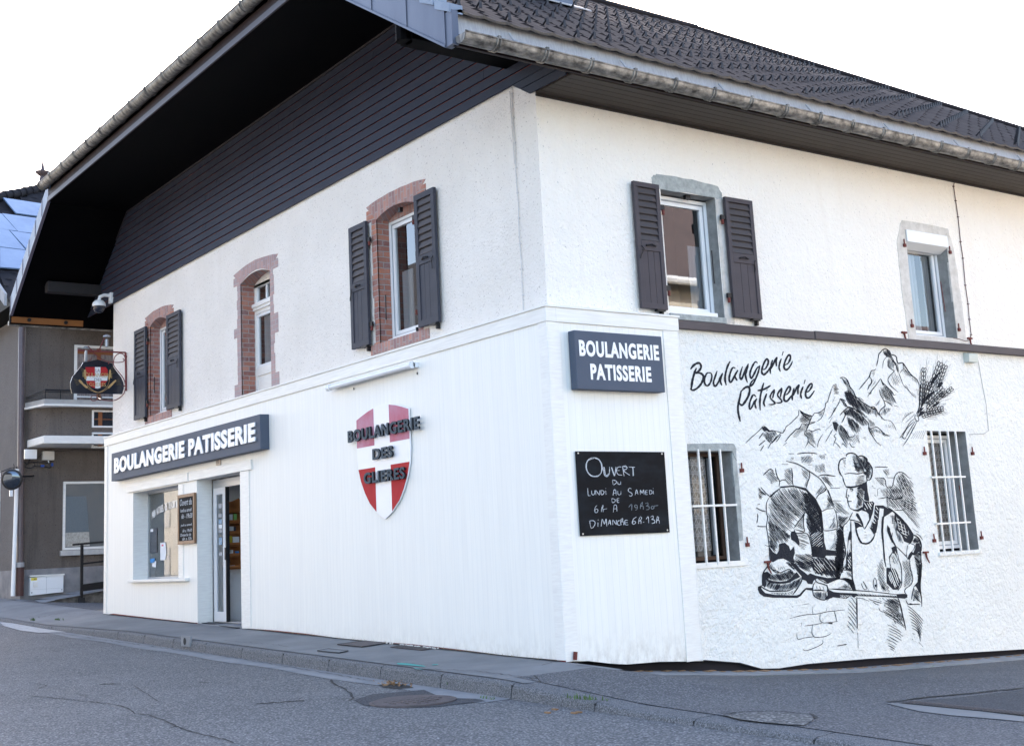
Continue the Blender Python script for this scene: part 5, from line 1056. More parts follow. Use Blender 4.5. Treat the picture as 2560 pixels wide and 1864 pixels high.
strokes(c,['765,620 775,690','765,615 820,625 835,655 800,690 775,695','855,645 860,680 885,690 905,670 905,640','905,640 908,690',
 '338,755 342,820 350,880 385,880','405,795 410,850 430,870 455,850 460,790','480,870 478,790 540,870 545,790','565,790 570,865','565,790 610,800 620,830 600,860 570,868','648,800 655,865','648,755 650,762',
 '775,880 790,790 820,790 830,880','780,840 825,840','855,800 860,855 885,868 908,850 910,800','910,800 912,865',
 '1090,765 1060,755 1035,780 1050,815 1095,840 1105,870 1080,890 1050,880','1155,870 1180,780 1205,865','1165,835 1200,835','1245,865 1245,785 1275,840 1300,780 1310,865','1340,790 1330,830 1335,860 1370,862','1340,790 1370,790','1335,828 1365,826','1400,790 1405,860','1400,790 1440,800 1445,840 1405,860','1465,800 1470,855','1465,755 1467,765',
 '750,935 760,1000','750,932 795,940 815,965 795,995 760,1002','880,930 845,935 850,995 880,998','848,965 875,963'],1.25,0,.0262,T6)
strokes(c,['500,1050 470,1080 460,1140 475,1175 505,1165 515,1130 490,1110 465,1130','600,1045 580,1100 575,1160','590,1060 605,1050 600,1080 575,1115','575,1115 600,1105 605,1165','610,1120 670,1105','780,1165 790,1060 810,1040 835,1060 842,1155','785,1110 840,1105'],1.2,0,.0262,T6)
c.build('chalk_writing',CHALK,s)
c=MB(); c.keep=True
strokes(c,['1045,1080 1095,1030 1095,1140','1190,1050 1160,1040 1145,1065 1165,1090 1190,1080 1190,1050 1190,1110 1160,1130','1270,1000 1250,1040 1245,1110','1280,990 1275,1040 1245,1070','1245,1070 1290,1060 1295,1120','1330,1020 1370,1005 1375,1045 1345,1060 1395,1075 1390,1115 1350,1125','1455,1060 1430,1080 1440,1110 1475,1100 1475,1070 1450,1060','1480,1060 1550,1050'],1.1,0,.0262,T6)
c.build('faint_chalk_writing',CHALK_DIM,s)
c=MB(); c.keep=True
strokes(c,['375,1330 385,1400 400,1440','365,1320 420,1310 460,1330 465,1370 430,1430 395,1440','515,1345 515,1415','518,1295 520,1305','570,1410 590,1285 625,1370 655,1280 668,1410','690,1385 720,1300 735,1385','697,1350 735,1350','770,1385 775,1300 830,1380 830,1300','890,1310 860,1320 850,1370 880,1390 905,1380','920,1275 905,1330 915,1385','935,1270 940,1300 915,1335','915,1335 955,1330 960,1385','1030,1305 980,1310 985,1380 1035,1382','980,1345 1025,1343',
 '1175,1250 1130,1280 1105,1340 1120,1370 1155,1360 1160,1330 1130,1320 1110,1340','1250,1240 1220,1290 1215,1365','1265,1250 1260,1290 1220,1320','1220,1320 1255,1320 1255,1365','1290,1338 1310,1335','1345,1285 1380,1245 1388,1355','1420,1250 1460,1230 1465,1270 1440,1290 1485,1300 1490,1345 1440,1360','1540,1235 1525,1290 1520,1355','1555,1240 1555,1280 1525,1310','1525,1310 1565,1305 1572,1360'],1.45,0,.0262,T6)
c.build('bold_chalk_writing',CHALK,s)
for y,z in ((.31,2.17),(1.53,2.165),(.31,1.31),(1.53,1.31)): MB().tube([(.024,y,z),(.029,y,z)],.010,8).build('screw',ALU,s)
# small chalkboard
s=thing('chalkboard','small narrow chalkboard in a pale wooden frame beside the shop window','chalkboard',(-10.2,0,1.55))
MB().box(-10.52,-9.87,-.045,-.03,1.60,2.34).build('board',SLATE,s); F=MB(); ring(F,-10.57,-9.82,1.55,2.39,.055,'y',-.055,-.014); F.build('frame',PINEFRAME,s,bevel=.004)
for t_,bx,o in (('Ouvert du',(-10.47,-9.94,2.20,2.31),.0),('lundi au samedi',(-10.45,-9.95,2.09,2.15),0),('6h - 19h30',(-10.40,-9.92,1.98,2.06),0),('jeudi au samedi',(-10.44,-9.94,1.84,1.89),0),('6h a 19h30',(-10.35,-9.94,1.75,1.80),0),('Dimanche de',(-10.46,-9.98,1.68,1.73),0),('6h a 13h',(-10.36,-9.96,1.615,1.665),0)): text_obj('chalk_writing',t_,bx,('y',-.046),CHALK,s,depth=.001,off=o,shear=.2)
# house number plate
s=thing('house_number','small cream enamel house number plate above the shop door','number plate',(-8.88,0,2.775))
MB().box(-8.97,-8.80,-.022,-.001,2.77,2.87).build('plate',M('cream_enamel',(.50,.40,.33),(.55,.46,.38),9,.4),s,bevel=.003); text_obj('number','137',(-8.94,-8.83,2.79,2.85),('y',-.023),M('brown_number',(.06,.03,.025),rough=.5),s,depth=.001)
# CCTV dome
s=thing('security_camera','white dome security camera under the dark eave at the left corner','camera',(-14.5,D,6.55))
MB().box(-14.50,-14.38,D-.09,D,6.50,6.72).build('wall_plate',PVC,s,bevel=.006); MB().tube([(-14.44,D-.06,6.66),(-14.44,-.08,6.66),(-14.44,-.16,6.62),(-14.44,-.18,6.55)],.035,10).build('bracket_arm',PVC,s,smooth=True)
MB().lathe([(.02,.0),(.08,-.02),(.125,-.07),(.135,-.12),(.13,-.14)],(-14.44,-.18,6.56),n=20).build('housing',PVC,s,smooth=True); MB().lathe([(.12,-.14),(.115,-.20),(.08,-.255),(.03,-.275),(.002,-.278)],(-14.44,-.18,6.56),n=20).build('dome',M('smoked_dome',(.012,.016,.03),rough=.1),s,smooth=True)
# small sensor box under the timber band
s=tag(MB().prism([(-D,7.69,3.50),(-D+.09,7.69,3.50),(-D+.10,7.69,3.62),(-D,7.69,3.65)],(0,.22,0)).build('sensor_box',M('grey_green_plastic',(.50,.54,.50),rough=.4),bevel=.006,origin=(-D,7.8,3.5)),'small pale plastic box fixed just under the brown timber band','junction box')
# hanging sign
HX=-13.64
def HS(s_,X=HX): return [onx(170+float(t.split(',')[0])/8.688,820+float(t.split(',')[1])/8.688,X) for t in s_.split()]
s=thing('hanging_sign','black shaped hanging sign with wheat ears on a dark red scrolled bracket','sign',(HX,D,4.6))
MB().prism(HS('90,1415 60,1300 55,1180 100,1050 200,930 290,820 330,740 440,725 640,680 800,725 960,770 1000,860 1080,970 1150,1060 1205,1180 1215,1290 1180,1430'),(-.03,0,0)).build('sign_plate',M('gloss_black_plate',(.010,.012,.020),(.022,.025,.036),2,.18),s)
sh=HS('380,845 820,845 860,900 865,1040 850,1140 800,1220 720,1280 650,1310 580,1305 500,1270 430,1210 395,1140 380,1040',HX+.003)
MB().add(sh,[tuple(range(len(sh)))]).build('crest_field',RED,s)
MB().add(HS('585,845 705,845 705,1295 650,1310 590,1305',HX+.006)+HS('380,1040 865,1040 852,1140 393,1140',HX+.0065),[(0,1,2,3,4),(5,6,7,8)]).build('crest_cross',SHW,s)
GOLD=M('gold_lettering',(.50,.36,.14),rough=.4)
def lab(t_,u0,u1,v0,v1,mt):
    a=HS('%d,%d'%(u0,v1),HX+.009)[0]; b=HS('%d,%d'%(u1,v0),HX+.009)[0]; return text_obj('letters',t_,(a.y,b.y,a.z,b.z),('x',HX+.009),mt,s,depth=.001)
GREYL=M('grey_lettering',(.20,.19,.20),rough=.4)
lab('LA',600,695,885,950,GREYL); lab('BOULANGERIE',320,960,985,1055,GOLD); lab('DES',570,735,1090,1150,GREYL); lab('GLIERES',460,825,1190,1255,GOLD)
w=MB(); w.keep=True
for l,wd in (('365,900 372,1000 385,1110',4.2),('915,905 908,1000 890,1120',4.2),('240,1125 330,1220 425,1295',4.2),('1040,1130 960,1210 870,1300',4.2)):
    strokes(w,[l],wd,0,HX+.012,(170,820,8.688))
strokes(w,['400,1170 450,1270 560,1360 660,1395','905,1120 860,1250 760,1350 660,1395','425,1300 540,1370 650,1400','870,1300 760,1370 660,1400'],.9,0,HX+.012,(170,820,8.688))
w.build('wheat_ears',M('wheat_gold',(.42,.24,.09),(.55,.36,.16),40,.5),s)
w=MB(); w.keep=True
for bx,by,ex,ey in ((365,900,280,860),(915,905,990,860),(240,1125,150,1130),(1040,1130,1120,1120)):
    for k in range(7): strokes(w,['%d,%d %d,%d'%(bx+(k%3)*10-10,by+k*18,ex+k*9-30+ (20 if ex>600 else 0),ey-30+k*22)],.45,0,HX+.0115,(170,820,8.688))
w.build('wheat_beards',M('wheat_beard',(.16,.12,.05),rough=.6),s)
b=MB(); 
def tb(l,r,X=HX): b.tube(HS(l,X),r,6)
tb('210,480 660,505 1250,530',.017); tb('1250,530 1265,1360',.020); tb('1250,620 1340,610',.014)
def tbs(l,r):
    p=smooth([(170+float(t.split(',')[0])/8.688,820+float(t.split(',')[1])/8.688) for t in l.split()],4); b.tube([onx(x,y,HX) for x,y in p],r,6)
tbs('430,390 540,520 650,620 780,700 900,730 1060,745 1190,730 1220,690 1190,660',.009); tbs('990,740 1010,640 1080,565 1160,550 1220,590 1240,640',.009); tbs('985,740 1000,820 1080,930 1170,1040 1230,1150 1250,1260 1235,1360 1190,1450 1080,1540 960,1575 820,1570 700,1545 640,1510',.009)
tbs('540,520 420,540 365,600 370,680 430,710 490,690 500,640',.008); tbs('640,1510 600,1570 530,1575 495,1530 520,1480 600,1470 650,1500',.008); tb('1200,1250 1250,1255',.012); tb('590,510 680,465 790,215',.012); tb('400,430 440,395 560,525',.010); tb('880,740 880,780',.010)
b.build('bracket',REDIRON,s,smooth=True)
l=MB(); q=HS('840,190')[0]; l.lathe([(.02,.05),(.07,.02),(.075,.0)],q,n=14); l.lathe([(.03,-.02),(.032,-.16),(.02,-.17)],q-Vector((0,0,.03)),n=12); q2=HS('390,430')[0]; l.lathe([(.02,.03),(.075,.0),(.075,-.01)],q2,n=14); l.lathe([(.03,-.02),(.034,-.22),(.02,-.24)],q2-Vector((0,0,.03)),n=12); l.build('sign_lamp',M('lamp_glass_grey',(.35,.37,.40),rough=.2,metal=.3),s,smooth=True)
# window film lettering and posters (parts of the shop window)
def tshop(u,v,Y=.285): return ony(350+u/5.893,1180+v/5.893,Y)
fw=bpy.data.objects['shop_window']
def film(s_,A,B_,C_,h):
    n=len(s_)
    for i,ch in enumerate(s_):
        if ch==' ': continue
        t=i/(n-1); x=(1-t)**2*A[0]+2*t*(1-t)*C_[0]+t*t*B_[0]; y=(1-t)**2*A[1]+2*t*(1-t)*C_[1]+t*t*B_[1]; p=tshop(x,y)
        text_obj('window_lettering',ch,(p.x-.02,p.x+.035,p.z,p.z+h),('y',.285),LETTER,fw,depth=.001,off=.02)
film('PAIN NATUREL DE TRADITIO',(182,685),(555,515),(330,545),.13)
def card(pts,mt,nm='poster',Y=.292):
    MB().add([tshop(a,b,Y) for a,b in pts],[tuple(range(len(pts)))]).build(nm,mt,fw)
card([(150,825),(252,820),(248,1185),(146,1188)],PAPERK); card([(298,1040),(375,1030),(388,1180),(372,1290),(300,1295)],PAPERM)
card([(155,835),(195,832),(193,875),(153,878)],PAPERM,'poster',.290); card([(150,1275),(215,1262),(215,1330),(150,1335)],PAPERB,'poster',.290); card([(178,1330),(240,1300),(235,1400),(180,1390)],PAPERM,'poster',.290); card([(318,1065),(345,1062),(345,1085),(318,1088)],PAPERR,'poster',.290)
w=MB(); w.keep=True
for i in range(17):
    y=905+i*16; strokes(w,['%d,%d %d,%d'%(160+(i%3)*8,y,225+(i%4)*5,y-3)],.5,1,.289,(350,1180,5.893))
for i in range(8): strokes(w,['%d,%d %d,%d'%(158,1410+i*17,225,1408+i*17)],.6,1,.289,(350,1180,5.893))
w.build('poster_writing',CHALK_DIM,fw)
# leaflet shelf inside the shop
def SH(u,v,X=-9.70): return onx(500+u/3.93,1160+v/3.93,X)
s=thing('leaflet_shelf','orange pine leaflet rack with an arched top seen through the open shop door','shelf',tuple(SH(320,1030)))
a=SH(245,1030); b_=SH(400,360); y0,y1,z0,z1=a.y,b_.y+.25,a.z,b_.z
MB().prism([(-9.74,y0,z0),(-9.74,y1,z0),(-9.74,y1,z1),(-9.74,y1-.25,z1+.02),(-9.74,(y0+y1)/2,z1+.05),(-9.74,y0+.15,z1),(-9.74,y0,z1-.03)],(.02,0,0)).build('back_board',SHELFWOOD,s)
MB().box(-9.74,-9.57,y0-.02,y0+.0,z0,z1).box(-9.74,-9.57,y1-.0,y1+.02,z0,z1-.02).build('side_board',SHELFWOOD,s)
for v,v2 in ((580,0),(690,0),(800,0),(905,0),(1025,0),(470,0)):
    z=SH(300,v).z; MB().box(-9.72,-9.56,y0,y1,z-.012,z+.012).box(-9.565,-9.56,y0,y1,z,z+.05).build('shelf',SHELFWOOD,s)
for u0,u1,v0,v1,mt in ((262,320,490,565,PAPERM),(332,362,485,568,PAPERG),(258,330,610,655,PAPERM),(330,352,612,655,PAPERK),(255,316,705,782,PAPERY),(322,385,708,782,PAPERM),(252,325,840,895,PAPERM),(345,382,852,893,PAPERB),(272,310,848,865,PAPERY),(330,370,452,466,PAPERM),(272,345,990,1002,PAPERM)):
    p,q=SH(u0,v1,-9.59),SH(u1,v0,-9.59); MB().box(-9.595,-9.59,p.y,q.y,p.z,q.z).build('leaflet',mt,s)
# ================================================================ GROUND
def Gx(x):
    if x>12: x=12
    if x>=-14.5: return .016-.0226*x
    if x<-30: x=-30
    return .344+(-14.5-x)*.031
def sstep(t): t=max(0,min(1,t)); return t*t*(3-2*t)
def pl(K,t):
    if t<=K[0][0]: return K[0][1]
    for (a,p),(b,q) in zip(K,K[1:]):
        if t<=b: return p+(q-p)*(t-a)/(b-a)
    return K[-1][1]
YK=[(-1.2,-.012),(-.4,-.002),(0,.0),(.3,-.07),(.6,-.165),(1.5,-.24),(2.4,-.335),(4.5,-.50),(7.9,-.65),(15,-.9),(40,-1.6)]
KY=-1.20                                   # front edge of the kerb top
def kerbh(x): return pl([(-22,.05),(-14,.06),(-9.6,.14),(.6,.145),(2.4,.055),(5.5,.035),(9,.03)],x)
def zroad(x,y): return Gx(x)-.165+.004*min(0,y+1.3)
def hz(x,y):
    """height of pavement / yard"""
    base=Gx(x)+.02*min(y,0)-(.08*min(max(0,y-.35),4) if x<-14.4 else 0)
    if x<-.45 or (x<=0 and y<=0):
        kt=zroad(x,0)+kerbh(x)+.010; t=sstep((y-KY-.12)/1.1)
        return base*t+kt*(1-t)
    yard=pl(YK,y)-.01; far=(zroad(x,0)+kerbh(x)+.0)-.05*(y-KY)
    w=sstep((x-.3)/2.7) if x>.3 else 0; z=(1-w)*yard+w*far
    if y<=0:
        u=sstep(x/1.2) ; z=base*(1-u)+z*u
    kt=zroad(x,0)+kerbh(x)+.010; t=sstep((y-KY-.12)/1.1); v=1
    return z*(1-v*(1-t))+kt*v*(1-t)
def grid(name,x0,x1,nx,y0,y1,ny,zf,mat,dz=0,keepf=None):
    mb=MB()
    X=[x0+(x1-x0)*i/nx for i in range(nx+1)]; Y=[y0+(y1-y0)*j/ny for j in range(ny+1)]
    for x in X:
        for y in Y: mb.v.append(Vector((x,y,zf(x,y)+dz)))
    for i in range(nx):
        for j in range(ny):
            if keepf and not keepf((X[i]+X[i+1])/2,(Y[j]+Y[j+1])/2): continue
            a=i*(ny+1)+j; mb.f.append((a,a+ny+1,a+ny+2,a+1)); mb.m.append(0)
    mb.keep=True
    return mb.build(name,mat,smooth=True)
g=grid('ground',-400,400,80,-400,400,80,lambda x,y:Gx(x)-1.9,EARTH); tag(g,kind='structure')
road=grid('road',-70,60,260,-13,KY-.02,24,zroad,ASPH); tag(road,kind='structure')
side=grid('pavement',-70,.9,280,KY,0.3,10,hz,CONC,keepf=None); tag(side,kind='structure')
far_side=grid('far_pavement',-70,60,130,-16,-13,4,lambda x,y:zroad(x,-13)+.13,CONC); tag(far_side,kind='structure')
yard=grid('yard',-.3,26,90,KY+.15,34,110,hz,ASPH_Y,.004,keepf=lambda x,y: (x>.72-.35*max(0,min(1,(y+1.05)/1.2))) if y<.40 else True); tag(yard,kind='structure')
alley=grid('alley',-22.2,-14.5,40,.28,26,50,hz,ASPH_Y,.006); tag(alley,kind='structure')
# kerb stones
K=MB(); x=-22.0; xs=[]
while x<9.4:
    x2=x+1.2; xs.append(x); n=6
    for i in range(n):
        a=x+.008+(1.184)*i/n; b=x+.008+1.184*(i+1)/n
        def sec(q):
            zt_=zroad(q,0)+kerbh(q); zb=zroad(q,0)-.05; j=.004*sin(q*17)
            return [(q,KY-.10+j,zb),(q,KY-.075+j,zt_-.035),(q,KY-.06+j,zt_-.012),(q,KY-.03,zt_+.001),(q,KY+.16,zt_+.009),(q,KY+.16,zb)]
        A,B=sec(a),sec(b); o=len(K.v); K.v += [Vector(p) for p in A+B]
        for k in range(5): K.f.append((o+k,o+6+k,o+7+k,o+k+1)); K.m.append(0)
        if i==0: K.f.append((o,o+1,o+2,o+3,o+4,o+5)); K.m.append(0)
        if i==n-1: K.f.append((o+11,o+10,o+9,o+8,o+7,o+6)); K.m.append(0)
    x=x2
kerb=K.build('kerb',KERBM,smooth=False); tag(kerb,kind='structure')
m_=MB()
for x in xs: 
    z=zroad(x,0); m_.box(x-.009,x+.009,KY-.07,KY+.15,z-.05,z+kerbh(x)-.012)
m_.build('kerb_joint',CRACK,kerb)
def onground(px,py,zf):
    d=ray(px,py); k=8.
    for _ in range(60):
        p=CAMPOS+d*k; k+= (zf(p.x,p.y)-p.z)/d.z*.8
        if k<0 or k>300: k=20
    return CAMPOS+d*k
def gshape(px,zf,dz): return [onground(a,b,zf)+Vector((0,0,dz)) for a,b in px]
def flat(px,zf,dz,mat,name,parent=None,n=3):
    pts=[]
    for (a,b),(c,d) in zip(px,px[1:]+px[:1]):
        for i in range(n): pts.append((a+(c-a)*i/n,b+(d-b)*i/n))
    P=gshape(pts,zf,dz); mb=MB(); mb.add(P,tessellate_polygon([P])); return mb.build(name,mat,parent,origin=None if parent else P[0])
def crack(px,zf,dz,w,parent,name='crack',mat=CRACK):
    q=[]
    for (a,b),(c,d) in zip(px,px[1:]):
        n=max(2,int(math.hypot(c-a,d-b)/7))
        for i in range(n): q.append((a+(c-a)*i/n+random.uniform(-1,1)*1.6,b+(d-b)*i/n+random.uniform(-1,1)*1.0))
    q.append(px[-1]); P=[onground(a,b,zf)+Vector((0,0,dz)) for a,b in q]; mb=MB()
    for i,(A,B) in enumerate(zip(P,P[1:])):
        d=(B-A); s=Vector((-d.y,d.x,0)).normalized(); k=w*random.uniform(.4,1.3); k2=w*random.uniform(.4,1.3)
        mb.quad(A-s*k,B-s*k2,B+s*k2,A+s*k)
    return mb.build(name,mat,parent)
# gutter channel strip at the foot of the kerb
mb=MB()
for i in range(150):
    a=-22+.2*i; b=a+.2
    if b>1.0: break
    wa=.30+.03*sin(a*2.1); wb_=.30+.03*sin(b*2.1)
    mb.quad((a,KY-.09,zroad(a,0)+.004),(b,KY-.09,zroad(b,0)+.004),(b,KY-.09-wb_,zroad(b,-1.5)+.004),(a,KY-.09-wa,zroad(a,-1.5)+.004))
tag(mb.build('gutter_channel',CONC_L),kind='structure')
def dots(p,ox,oy,k): return [(ox+a/k,oy+b/k) for a,b in p]
crack(dots([(180,980),(420,1000),(590,1020),(700,1030),(800,1055),(850,1090),(930,1100),(1050,1140),(1110,1170),(1190,1200),(1300,1230),(1400,1250),(1470,1275)],0,1350,2.52),zroad,.004,.008,road)
crack(dots([(2085,880),(2100,905),(2160,930),(2210,965),(2225,995),(2200,1010)],0,1350,2.52),zroad,.005,.011,road); crack([(330,1710),(400,1755)],zroad,.004,.004,road); crack(dots([(1110,1170),(1060,1185)],0,1350,2.52),zroad,.004,.008,road); crack(dots([(230,900),(290,915),(240,935)],0,1350,2.52),zroad,.004,.008,road)
crack([(0,1560),(260,1600),(560,1640),(800,1680),(930,1702)],zroad,.008,.006,road)
for l in ([(250,1710),(300,1708)],[(500,1705),(520,1705)],[(640,1758),(700,1755),(760,1750)],[(110,1628),(150,1626)]): crack(l,zroad,.004,.020,road,'repair_scar')
# pavement joints, yard cracks
crack([(75,1507),(110,1503),(0,1520)],hz,.004,.006,side); crack([(80,1545),(150,1533),(262,1535)],hz,.004,.006,side); crack([(165,1545),(262,1537)],hz,.004,.005,side)
crack([(560,1600),(700,1612),(724,1617)],hz,.004,.004,side); crack([(1040,1670),(1180,1676),(1300,1690),(1340,1697)],hz,.005,.006,side); crack([(1335,1688),(1352,1705)],hz,.006,.008,side); crack([(1355,1662),(1380,1655)],hz,.004,.006,side); crack([(985,1655),(1070,1662)],hz,.004,.005,side)
for a in range(18): 
    pass
# dirt line under the boarding
mb=MB()
for i in range(72):
    a=-14.5+.2*i; b=a+.2; 
    if -9.9<a<-8.0: continue
    mb.quad((a,.02,hz(a,0)+.006),(b,.02,hz(b,0)+.006),(b,-.03-.03*random.random(),hz(b,0)+.006),(a,-.03-.03*random.random(),hz(a,0)+.006))
mb.build('dirt_line',CRACK,side)
# stepped concrete strip along the foot of the mural wall
mb=MB(); ys_=[.30,.6,.9,1.3,1.7,2.1,2.6,3.1,3.7,4.5,5.5,6.5,8,10,13,17]
for a,b in zip(ys_,ys_[1:]):
    za,zb=hz(.15,a)+.014,hz(.15,b)+.014; xo=.26; mb.quad((-.45,a,za+.03),(-.45,b,zb+.03),(xo,b,zb),(xo,a,za))
    mb.quad((xo,a,za),(xo,b,zb),(xo+.01,b,zb-.03),(xo+.01,a,za-.03))
tag(mb.build('concrete_strip',CONC_L),kind='structure')
mb=MB(); 
for i in range(60):
    y=.5+i*.22; mb.box(-.11+random.uniform(-.01,.06),-.04+random.uniform(0,.05),y,y+random.uniform(.03,.14),hz(.1,y)+.028,hz(.1,y)+.034)
mb.build('leaf_litter',DRY,bpy.data.objects['concrete_strip'])
# manhole and its dark patch, gully
cpx=(1032,1753); c=onground(*cpx,zroad); e1=onground(935,1751,zroad); e2=onground(1132,1754,zroad); r=(e1-e2).length/2; c=(e1+e2)/2; c.z=zroad(c.x,c.y)
flat([(885,1750),(930,1735),(1010,1729),(1060,1724),(1085,1735),(1150,1742),(1200,1748),(1215,1753),(1150,1759),(1100,1766),(1040,1768),(960,1767),(910,1762)],zroad,.005,ASPH_D,'dark_patch',road)
flat([(1075,1740),(1125,1726),(1160,1732),(1195,1742),(1190,1747),(1130,1745)],zroad,.006,CONC_L,'cement_patch',road)
def disc(mb,c,r,z,n=40):
    o=len(mb.v); mb.v += [Vector((c.x+cos(2*pi*k/n)*r,c.y+sin(2*pi*k/n)*r,zroad(c.x+cos(2*pi*k/n)*r,c.y)+z)) for k in range(n)]; mb.f.append(tuple(o+k for k in range(n))); mb.m.append(0)
t=thing('manhole_cover','round rusty manhole cover set in a dark patch of the road beside the kerb','manhole cover',tuple(c))
mb=MB(); mb.lathe([(r,-.02),(r,.010),(r-.03,.014),(r-.035,.006)],c,n=40); mb.build('cover_ring',RUSTPLATE,t); mb=MB(); disc(mb,c,r-.035,.013); 
cv=mb.build('cover_plate',RUSTPLATE,t)
mb=MB()
for k in range(-5,6):
    for j in range(-5,6):
        if math.hypot(k,j)*.1<r-.09: mb.box(c.x+k*.1*r/.5-.02,c.x+k*.1*r/.5+.02,c.y+j*.1*r/.5-.008,c.y+j*.1*r/.5+.008,c.z+.012,c.z+.018)
mb.build('cover_tread',RUSTPLATE,t)
P=gshape([(945,1712),(985,1708),(1025,1714),(1035,1720),(1000,1722),(960,1718)],zroad,.006)
t=tag(MB().add(P,[tuple(range(6))]).build('gully_hole',CRACK,origin=P[0]),'small dark road gully clogged with dry leaves at the foot of the kerb','drain')
mb=MB(); q=onground(985,1713,zroad)
for i in range(60):
    a=Vector((q.x+random.gauss(0,.16),q.y+random.gauss(0,.05),q.z+.01+random.random()*.03)); s=.02; mb.quad(a,a+Vector((s,0,random.uniform(-s,s))),a+Vector((s,s,random.uniform(-s,s))),a+Vector((0,s,0)))
tag(mb.build('leaf_pile',DRY,origin=q),'small heap of dry leaves caught in the road gully','leaves')
# drain hole in the kerb
q=onax(466,1602,1,KY-.085); mb=MB(); mb.box(q.x-.16,q.x+.16,KY-.101,KY-.07,q.z-.07,q.z+.075); mb.build('kerb_drain_block',CONC_L,kerb); MB().tube([(q.x-.02,KY-.104,q.z),(q.x-.02,KY-.08,q.z)],.05,16).build('kerb_drain_hole',CRACK,kerb)
# plates in the pavement
def plate(pts,name,label,mat,ribs=0):
    P=gshape(pts,hz,.006); c=sum(P,Vector((0,0,0)))/4; t=thing(name,label,'cover plate' if not ribs else 'grate',tuple(c))
    mb=MB(); mb.prism(P,(0,0,.006)); mb.build('plate',mat,t)
    if ribs:
        r=MB()
        for i in range(ribs):
            a=P[0].lerp(P[1],(i+.3)/ribs); b=P[3].lerp(P[2],(i+.3)/ribs); a2=P[0].lerp(P[1],(i+.75)/ribs); b2=P[3].lerp(P[2],(i+.75)/ribs); z=Vector((0,0,.007)); r.quad(a+z,b+z,b2+z,a2+z)
        r.build('slots',CRACK,t)
    else:
        r=MB()
        for a,b in zip(P,P[1:]+P[:1]): r.tube([a+Vector((0,0,.006)),b+Vector((0,0,.006))],.004,5)
        r.build('rim',CRACK,t)
    return t
plate([(843,1612),(905,1618),(985,1606),(925,1601)],'cover_plate','rusty rectangular iron cover in the pavement close to the white boarding',RUSTPLATE)
plate([(975,1618),(1055,1626),(1098,1619),(1020,1611)],'pavement_grate','rusty slotted grate in the pavement just right of the iron cover',RUSTPLATE,7)
plate([(793,1628),(848,1633),(871,1628),(820,1623)],'cover_plate','small worn grey cover in the pavement near the kerb',CONC)
plate([(495,1556),(590,1571),(632,1566),(600,1557)],'door_mat','dark worn mat plate in front of the shop door',ASPH_D)
# spray marks
for l in ([(992,1657),(1020,1658),(1060,1664),(1065,1667),(1030,1664),(995,1661)],[(1080,1661),(1095,1660),(1096,1662),(1080,1663)],[(1032,1668),(1050,1672),(1060,1674),(1040,1672)]): flat(l,hz,.006,GREEN_SPRAY,'spray_mark',side)
# white road marking
flat([(0,1556),(45,1558),(120,1568),(165,1580),(95,1582),(50,1576),(10,1565)],zroad,.009,PAINT,'road_marking',road)
# pothole, drain channel in the yard
flat([(1812,1790),(1850,1783),(1930,1782),(2030,1790),(2035,1800),(2010,1815),(1960,1812),(1900,1806),(1850,1800)],hz,.010,asphalt_mat('pothole_gravel',(.11,.11,.11),(.16,.155,.15),(.34,.33,.32),40),'pothole',yard)
crack([(1808,1791),(1840,1783),(1930,1780),(2030,1788),(2042,1797)],hz,.014,.018,yard,'pothole_edge'); crack([(1870,1700),(2167,1681),(2400,1665)],hz,.03,.008,yard,'moss_line',GRASS)
crack([(2217,1756),(2260,1752),(2310,1744),(2360,1740),(2420,1735),(2500,1726),(2560,1721)],hz,.010,.03,yard)
flat([(2210,1758),(2250,1760),(2330,1768),(2450,1780),(2560,1793),(2560,1806),(2500,1800),(2380,1790),(2300,1780),(2250,1768)],hz,.010,CONC,'channel_edge',yard)
P=gshape([(2252,1758),(2310,1750),(2375,1745),(2560,1790),(2560,1796)],hz,.012)
flat([(2252,1758),(2310,1750),(2380,1746),(2560,1724),(2560,1790)],hz,.007,ASPH_D,'yard_patch',yard)
t=thing('drain_channel','rusty ribbed drain grating running across the yard at the right edge','drain',tuple(P[0]))
A=onground(2250,1759,hz); B=onground(2560,1791,hz); dr=(B-A); dr.z=0; dr.normalize(); sd=Vector((-dr.y,dr.x,0)); 
if sd.y<0: sd=-sd
L=(B-A).length+1.5; mb=MB(); mb2=MB(); z0=A.z+.016; sl_=(B.z-A.z)/(B-A).length
for i in range(int(L/.03)):
    p=A+dr*(i*.03); p.z=z0+sl_*i*.03; mb.quad(p,p+dr*.018,p+dr*.018+sd*.16,p+sd*.16)
mb.build('grating_bars',RUSTPLATE,t); p0=A+Vector((0,0,.009)); p1=A+dr*L+Vector((0,0,.009+sl_*L)); mb2.quad(p0,p1,p1+sd*.17,p0+sd*.17); mb2.build('channel_slot',CRACK,t)
